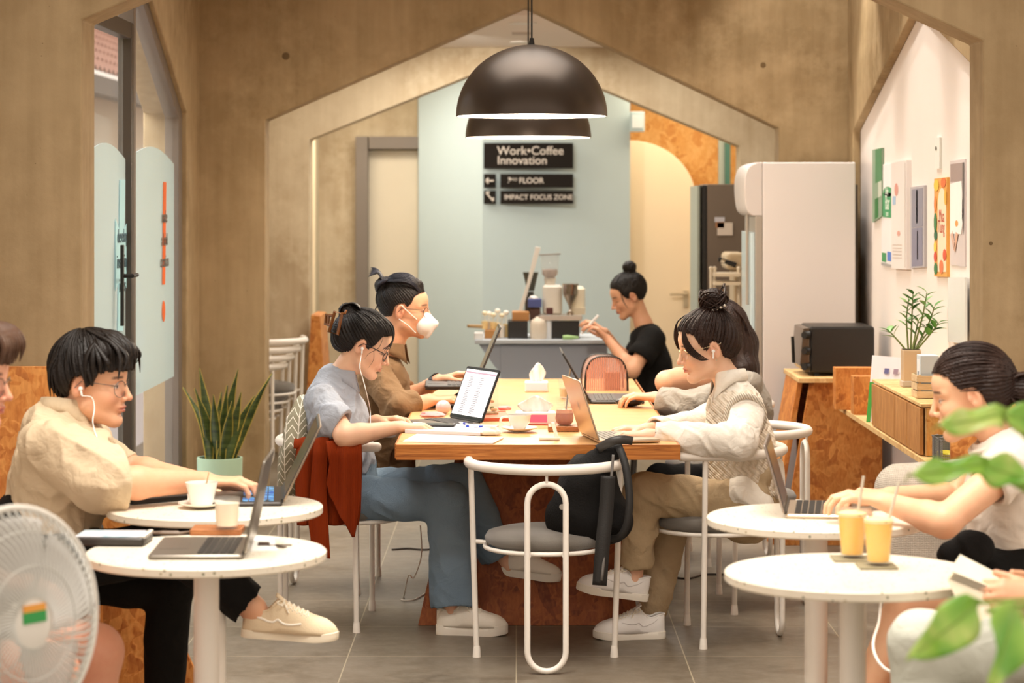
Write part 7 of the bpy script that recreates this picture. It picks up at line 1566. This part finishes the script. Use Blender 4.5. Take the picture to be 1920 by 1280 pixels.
ln7 = [(-.2, -.075), (-.075, -.062), (-.045, -.045), (-.032, -.02), (-.026, .008), (-.012, .026), (.010, .028), (.024, .022), (.040, .040), (.052, .062), (.075, .078), (.2, .085)]
hh = hair(p, MH2, ((-.008, 0, .046), (.107, .086, .094)), (-.98, 0, -.08), ln7, 300, ex, .002, 52, seed=21, rs=(.0012, .0022), reach=(.2, 1.2)); LK = []
for k in range(24): a = k*2.4; r_ = .040; LK.append(([(-.135+r_*math.cos(a+t), h.near*.01+r_*.9*math.sin(k*1.7+t*.4), -.005+r_*math.sin(a+t)) for t in (0, .7, 1.4, 2.1)], .006))
for k in range(6): LK.append(([(-.10, h.near*(.04-.01*k), -.02), (-.115, h.near*(.045-.01*k), -.06), (-.10, h.near*(.04-.01*k), -.10)], .007))
locks(p, hh, MH2, LK)
# ---------------------------------------------------------------- 8: person in pale trousers, bottom right, mostly outside the picture
Yc = 5.55; h = Head(P(2075, 760, Yc), PI-.1, .3, 1.04)
p = Person('person in pale trousers holding an open book at the bottom right corner', h, P(2120, 850, Yc), 'e2ad8a', vox=.004)
shn, shf = P(2140, 900, 5.38), P(2140, 900, 5.75); eln, wrn = P(2080, 1080, 5.25), P(1955, 1120, 5.4); elf, wrf = P(2080, 1070, 5.85), P(1960, 1100, 5.7)
p.S.rc(P(2140, 920, Yc), P(2150, 1080, Yc), .09, .1, .03, ((0, 1, 0), 1.35)); limb(p.S, shn, eln, wrn); limb(p.S, shf, elf, wrf); hand(p.S, wrn, (-1, .1, .1), (0, .6, .8), (.4, .7, .5), 1.0); hand(p.S, wrf, (-1, -.1, .1), (0, -.6, .8), (.4, .7, .5), 1.0)
p.body(.006); DKS = cloth('dark_plum_sweater', '4a2c2c', '3a2224', .3)
S = SDF(); S.chain([P(2140, 915, Yc), P(2150, 1000, Yc), P(2155, 1110, Yc)], [.11, .13, .14], .03, ((0, 1, 0), 1.35)); S.rc(shn, shf, .06, .06, .03); sleeve(S, shn, eln, P(1985, 1110, 5.37), (.065, .06, .045)); sleeve(S, shf, elf, P(1990, 1095, 5.72), (.065, .06, .045)); p.wear('sweater', S, DKS, .008, folds(.008, 15, 2))
PG = cloth('pale_green_trousers', 'd3d2c4', 'bfc6ba', .4, 12)
trousers(p, P(2140, 1180, Yc), [(P(2120, 1215, 5.42), P(1735, 1222, 5.42), P(1728, 1640, 5.42), (.092, .080, .07)), (P(2120, 1215, 5.68), P(1800, 1235, 5.70), P(1815, 1620, 5.70), (.092, .080, .07))], PG, .15, fold=folds(.010, 14, 3, .002))
for y, x in ((5.42, 1750), (5.70, 1830)): shoe(p, V3((P(x, 0, y).x, y, 0)), (-1, 0, 0), .26, SHW, SOLW, 2)
hair(p, MH1, strands=0, vox=.005)
r = thing('open_book', 'open book with cream pages held over the pale trousers, bottom right', 'book', P(1860, 1110, 5.5)); a, b_, c_, d_ = P(1792, 1052, 5.62), P(1985, 1150, 5.6), P(1965, 1160, 5.42), P(1778, 1085, 5.42)
m = MB()
for k in range(6): o_ = V3((.002*k, -.0, .003*k)); m.prism([a+o_, b_+o_, c_+o_, d_+o_], (0, 0, .0015))
m.build('pages', M('f0e6cf', .7), r); m = MB(); e1_ = V3((0, 0, -.004)); m.prism([a+e1_, b_+e1_, c_+e1_, d_+e1_], (0, 0, -.003)); m.build('cover', M('d8cdb8', .6), r)
m = MB(); m.prism([d_, c_, c_+V3((.0, -.05, -.07)), d_+V3((.02, -.05, -.07))], (0, .004, 0)); m.build('hanging_pages', M('ece0c6', .7), r)
# ---------------------------------------------------------------- 9: person at the left edge
Yc = 6.06; h = Head(P(-66, 714, Yc), -.16, .10, 1.06)
p = Person('person at the left edge, only brown hair, glasses and bare knees seen behind the fan', h, P(-112, 800, Yc), 'e3a98c', vox=.003)
shn, shf = P(-150, 850, 5.88), P(-140, 845, 6.24); eln, wrn = P(-110, 1010, 5.8), P(0, 1090, 5.9); elf, wrf = P(-110, 1000, 6.3), P(-10, 1080, 6.2)
p.S.rc(P(-150, 860, Yc), P(-150, 1020, Yc), .09, .1, .03, ((0, 1, 0), 1.35)); limb(p.S, shn, eln, wrn); limb(p.S, shf, elf, wrf); hand(p.S, wrn, (1, 0, -.1), (0, 1, .2), (.3, .5, .3), 1.0); hand(p.S, wrf, (1, 0, -.1), (0, -1, .2), (.3, .5, .3), 1.0)
for y, kx, ky in ((6.18, 178, 1222), (5.86, 92, 1262)): p.S.rc(P(-120, 1150, y), P(kx, ky, y), .085, .068, .03); p.S.rc(P(kx, ky, y), V3((P(kx-15, 0, y).x, y, .08)), .068, .04, .03)
p.body(.005); S = SDF(); S.chain([P(-150, 858, Yc), P(-152, 940, Yc), P(-150, 1060, Yc)], [.11, .12, .12], .03, ((0, 1, 0), 1.3)); S.rc(shn, shf, .06, .06, .03); sleeve(S, shn, P(-130, 930, 5.84), P(-128, 938, 5.84), (.066, .066, .062), roll=False); sleeve(S, shf, P(-130, 930, 6.28), P(-128, 938, 6.28), (.066, .066, .062), roll=False); p.wear('t_shirt', S, M('b9b3aa', .9), .008, folds(.008, 14, 2))
S = SDF(); S.rc(P(-130, 1110, Yc), P(-125, 1150, Yc), .14, .14, .03, ((0, 1, 0), 1.3))
for y in (6.18, 5.9): S.rc(P(-110, 1150, y), P(-10, 1175, y), .1, .09, .03)
p.wear('shorts', S, BLK, .008, folds(.006, 16, 1))
for y, kx in ((6.18, 163), (5.86, 77)): shoe(p, V3((P(kx, 0, y).x-.05, y, 0)), (1, 0, 0), .27, MBLACK, MBLACK, 3)
def ex(S, h): S.el(h.L(.05, 0, .09), (.062*h.s, .075*h.s, .046*h.s), h.R, .02)
hh = hair(p, MH3, ((0, 0, .046), (.110, .090, .100)), (-.25, 0, .97), ln_, 80, ex, .0022, 30, seed=6, rs=(.0012, .0024), vox=.004)
locks(p, hh, MH3, [([(.02, y*.5, .145), (.08, y, .135), (.112, y*1.1, .10), (.108+.006*math.sin(y*200), y*1.2, .055)], .011) for y in [-.06+.015*i for i in range(9)]]); glasses(p, M('8a8078', .25, .8), r=.024)
# ================================================================ lighting, camera, world
area((0, 10.4, 3.6), 2.4, 54, (1, .93, .84), sy=3.2, spread=1.7)                 # unseen area light added above the shared table
area((0, 6.3, 3.6), 2.6, 72, (1, .93, .84), sy=2.6, spread=1.8)                 # soft overhead light added out of view, for the near tables
area((0, 14.2, 2.57), 2.4, 55, (1, .93, .84), sy=1.8)  # unseen area light added under the rear ceiling
area((1.4, 16.8, 2.57), 1.2, 19, (1, .84, .62), sy=.8)
area((-1.2, 16.4, 2.57), 1.4, 34, (1, .92, .8), sy=.8)  # added light, out of view, brightens the rear left
spot((-.3, 14.2, 2.5), (0, 17, 1.3), 60, 80, (1, .95, .88), 1, .1)  # unseen spot added to brighten the blue wall
for y, e in ((9.15, 75), (10.5, 45), (11.85, 75)): spot((1.25, y, 3.3), (XRW, y, 1.35), e*.55, 56); spot((XRW-.30, y, 3.45), (XRW-.08, y, 0), e*.75, 44, blend=.35)
for y in (12.0,): spot((1.3, y-.3, 3.4), (1.5, 12.6, 1.9), 40, 60)  # extra unseen spot aimed at the middle frame
for x, e in ((-.85, 85), (.9, 70)): spot((x, 5.6, 3.4), (x, 6.7, .9), e, 75, blend=1, r=.12)  # unseen spots added to brighten the near round tables
for x, e in ((-.9, 60), (.9, 70)): spot((x*.6, 8.2, 3.4), (x, 9.2, .9), e, 70, blend=1, r=.1)  # unseen spots added for both sides of the shared table
L = bpy.data.lights.new('day_light', 'AREA'); L.energy = 650; L.color = (.9, .95, 1); L.shape = 'RECTANGLE'; L.size = 5; L.size_y = 3
o = bpy.data.objects.new('day_light', L); COL.objects.link(o); o.location = (-2.6, 11, 4.6); o.rotation_euler = (0, math.radians(-20), 0)
w = bpy.data.worlds.new('world'); SC.world = w; w.use_nodes = True
bg = w.node_tree.nodes['Background']; bg.inputs[0].default_value = lin('ffeedd'); bg.inputs[1].default_value = 1.0
cam = bpy.data.cameras.new('camera'); co = bpy.data.objects.new('camera', cam); COL.objects.link(co); SC.camera = co
co.location = (0, 0, H); co.rotation_euler = (PI/2, 0, 0)
cam.sensor_width = 36; cam.lens = 36*F/1920; cam.shift_x = -8/1920; cam.shift_y = -268/1920
cam.dof.use_dof = True; cam.dof.focus_distance = 8.7; cam.dof.aperture_fstop = 4.0; cam.clip_end = 100
SC.view_settings.view_transform = 'Standard'; SC.view_settings.look = 'None'; SC.view_settings.gamma = 1
SC.view_settings.use_curve_mapping = False; SC.view_settings.exposure = .3
SC.cycles.use_denoising = True; SC.cycles.max_bounces = 7; SC.cycles.diffuse_bounces = 4; SC.cycles.use_adaptive_sampling = True; SC.cycles.adaptive_threshold = .02; SC.cycles.transparent_max_bounces = 12
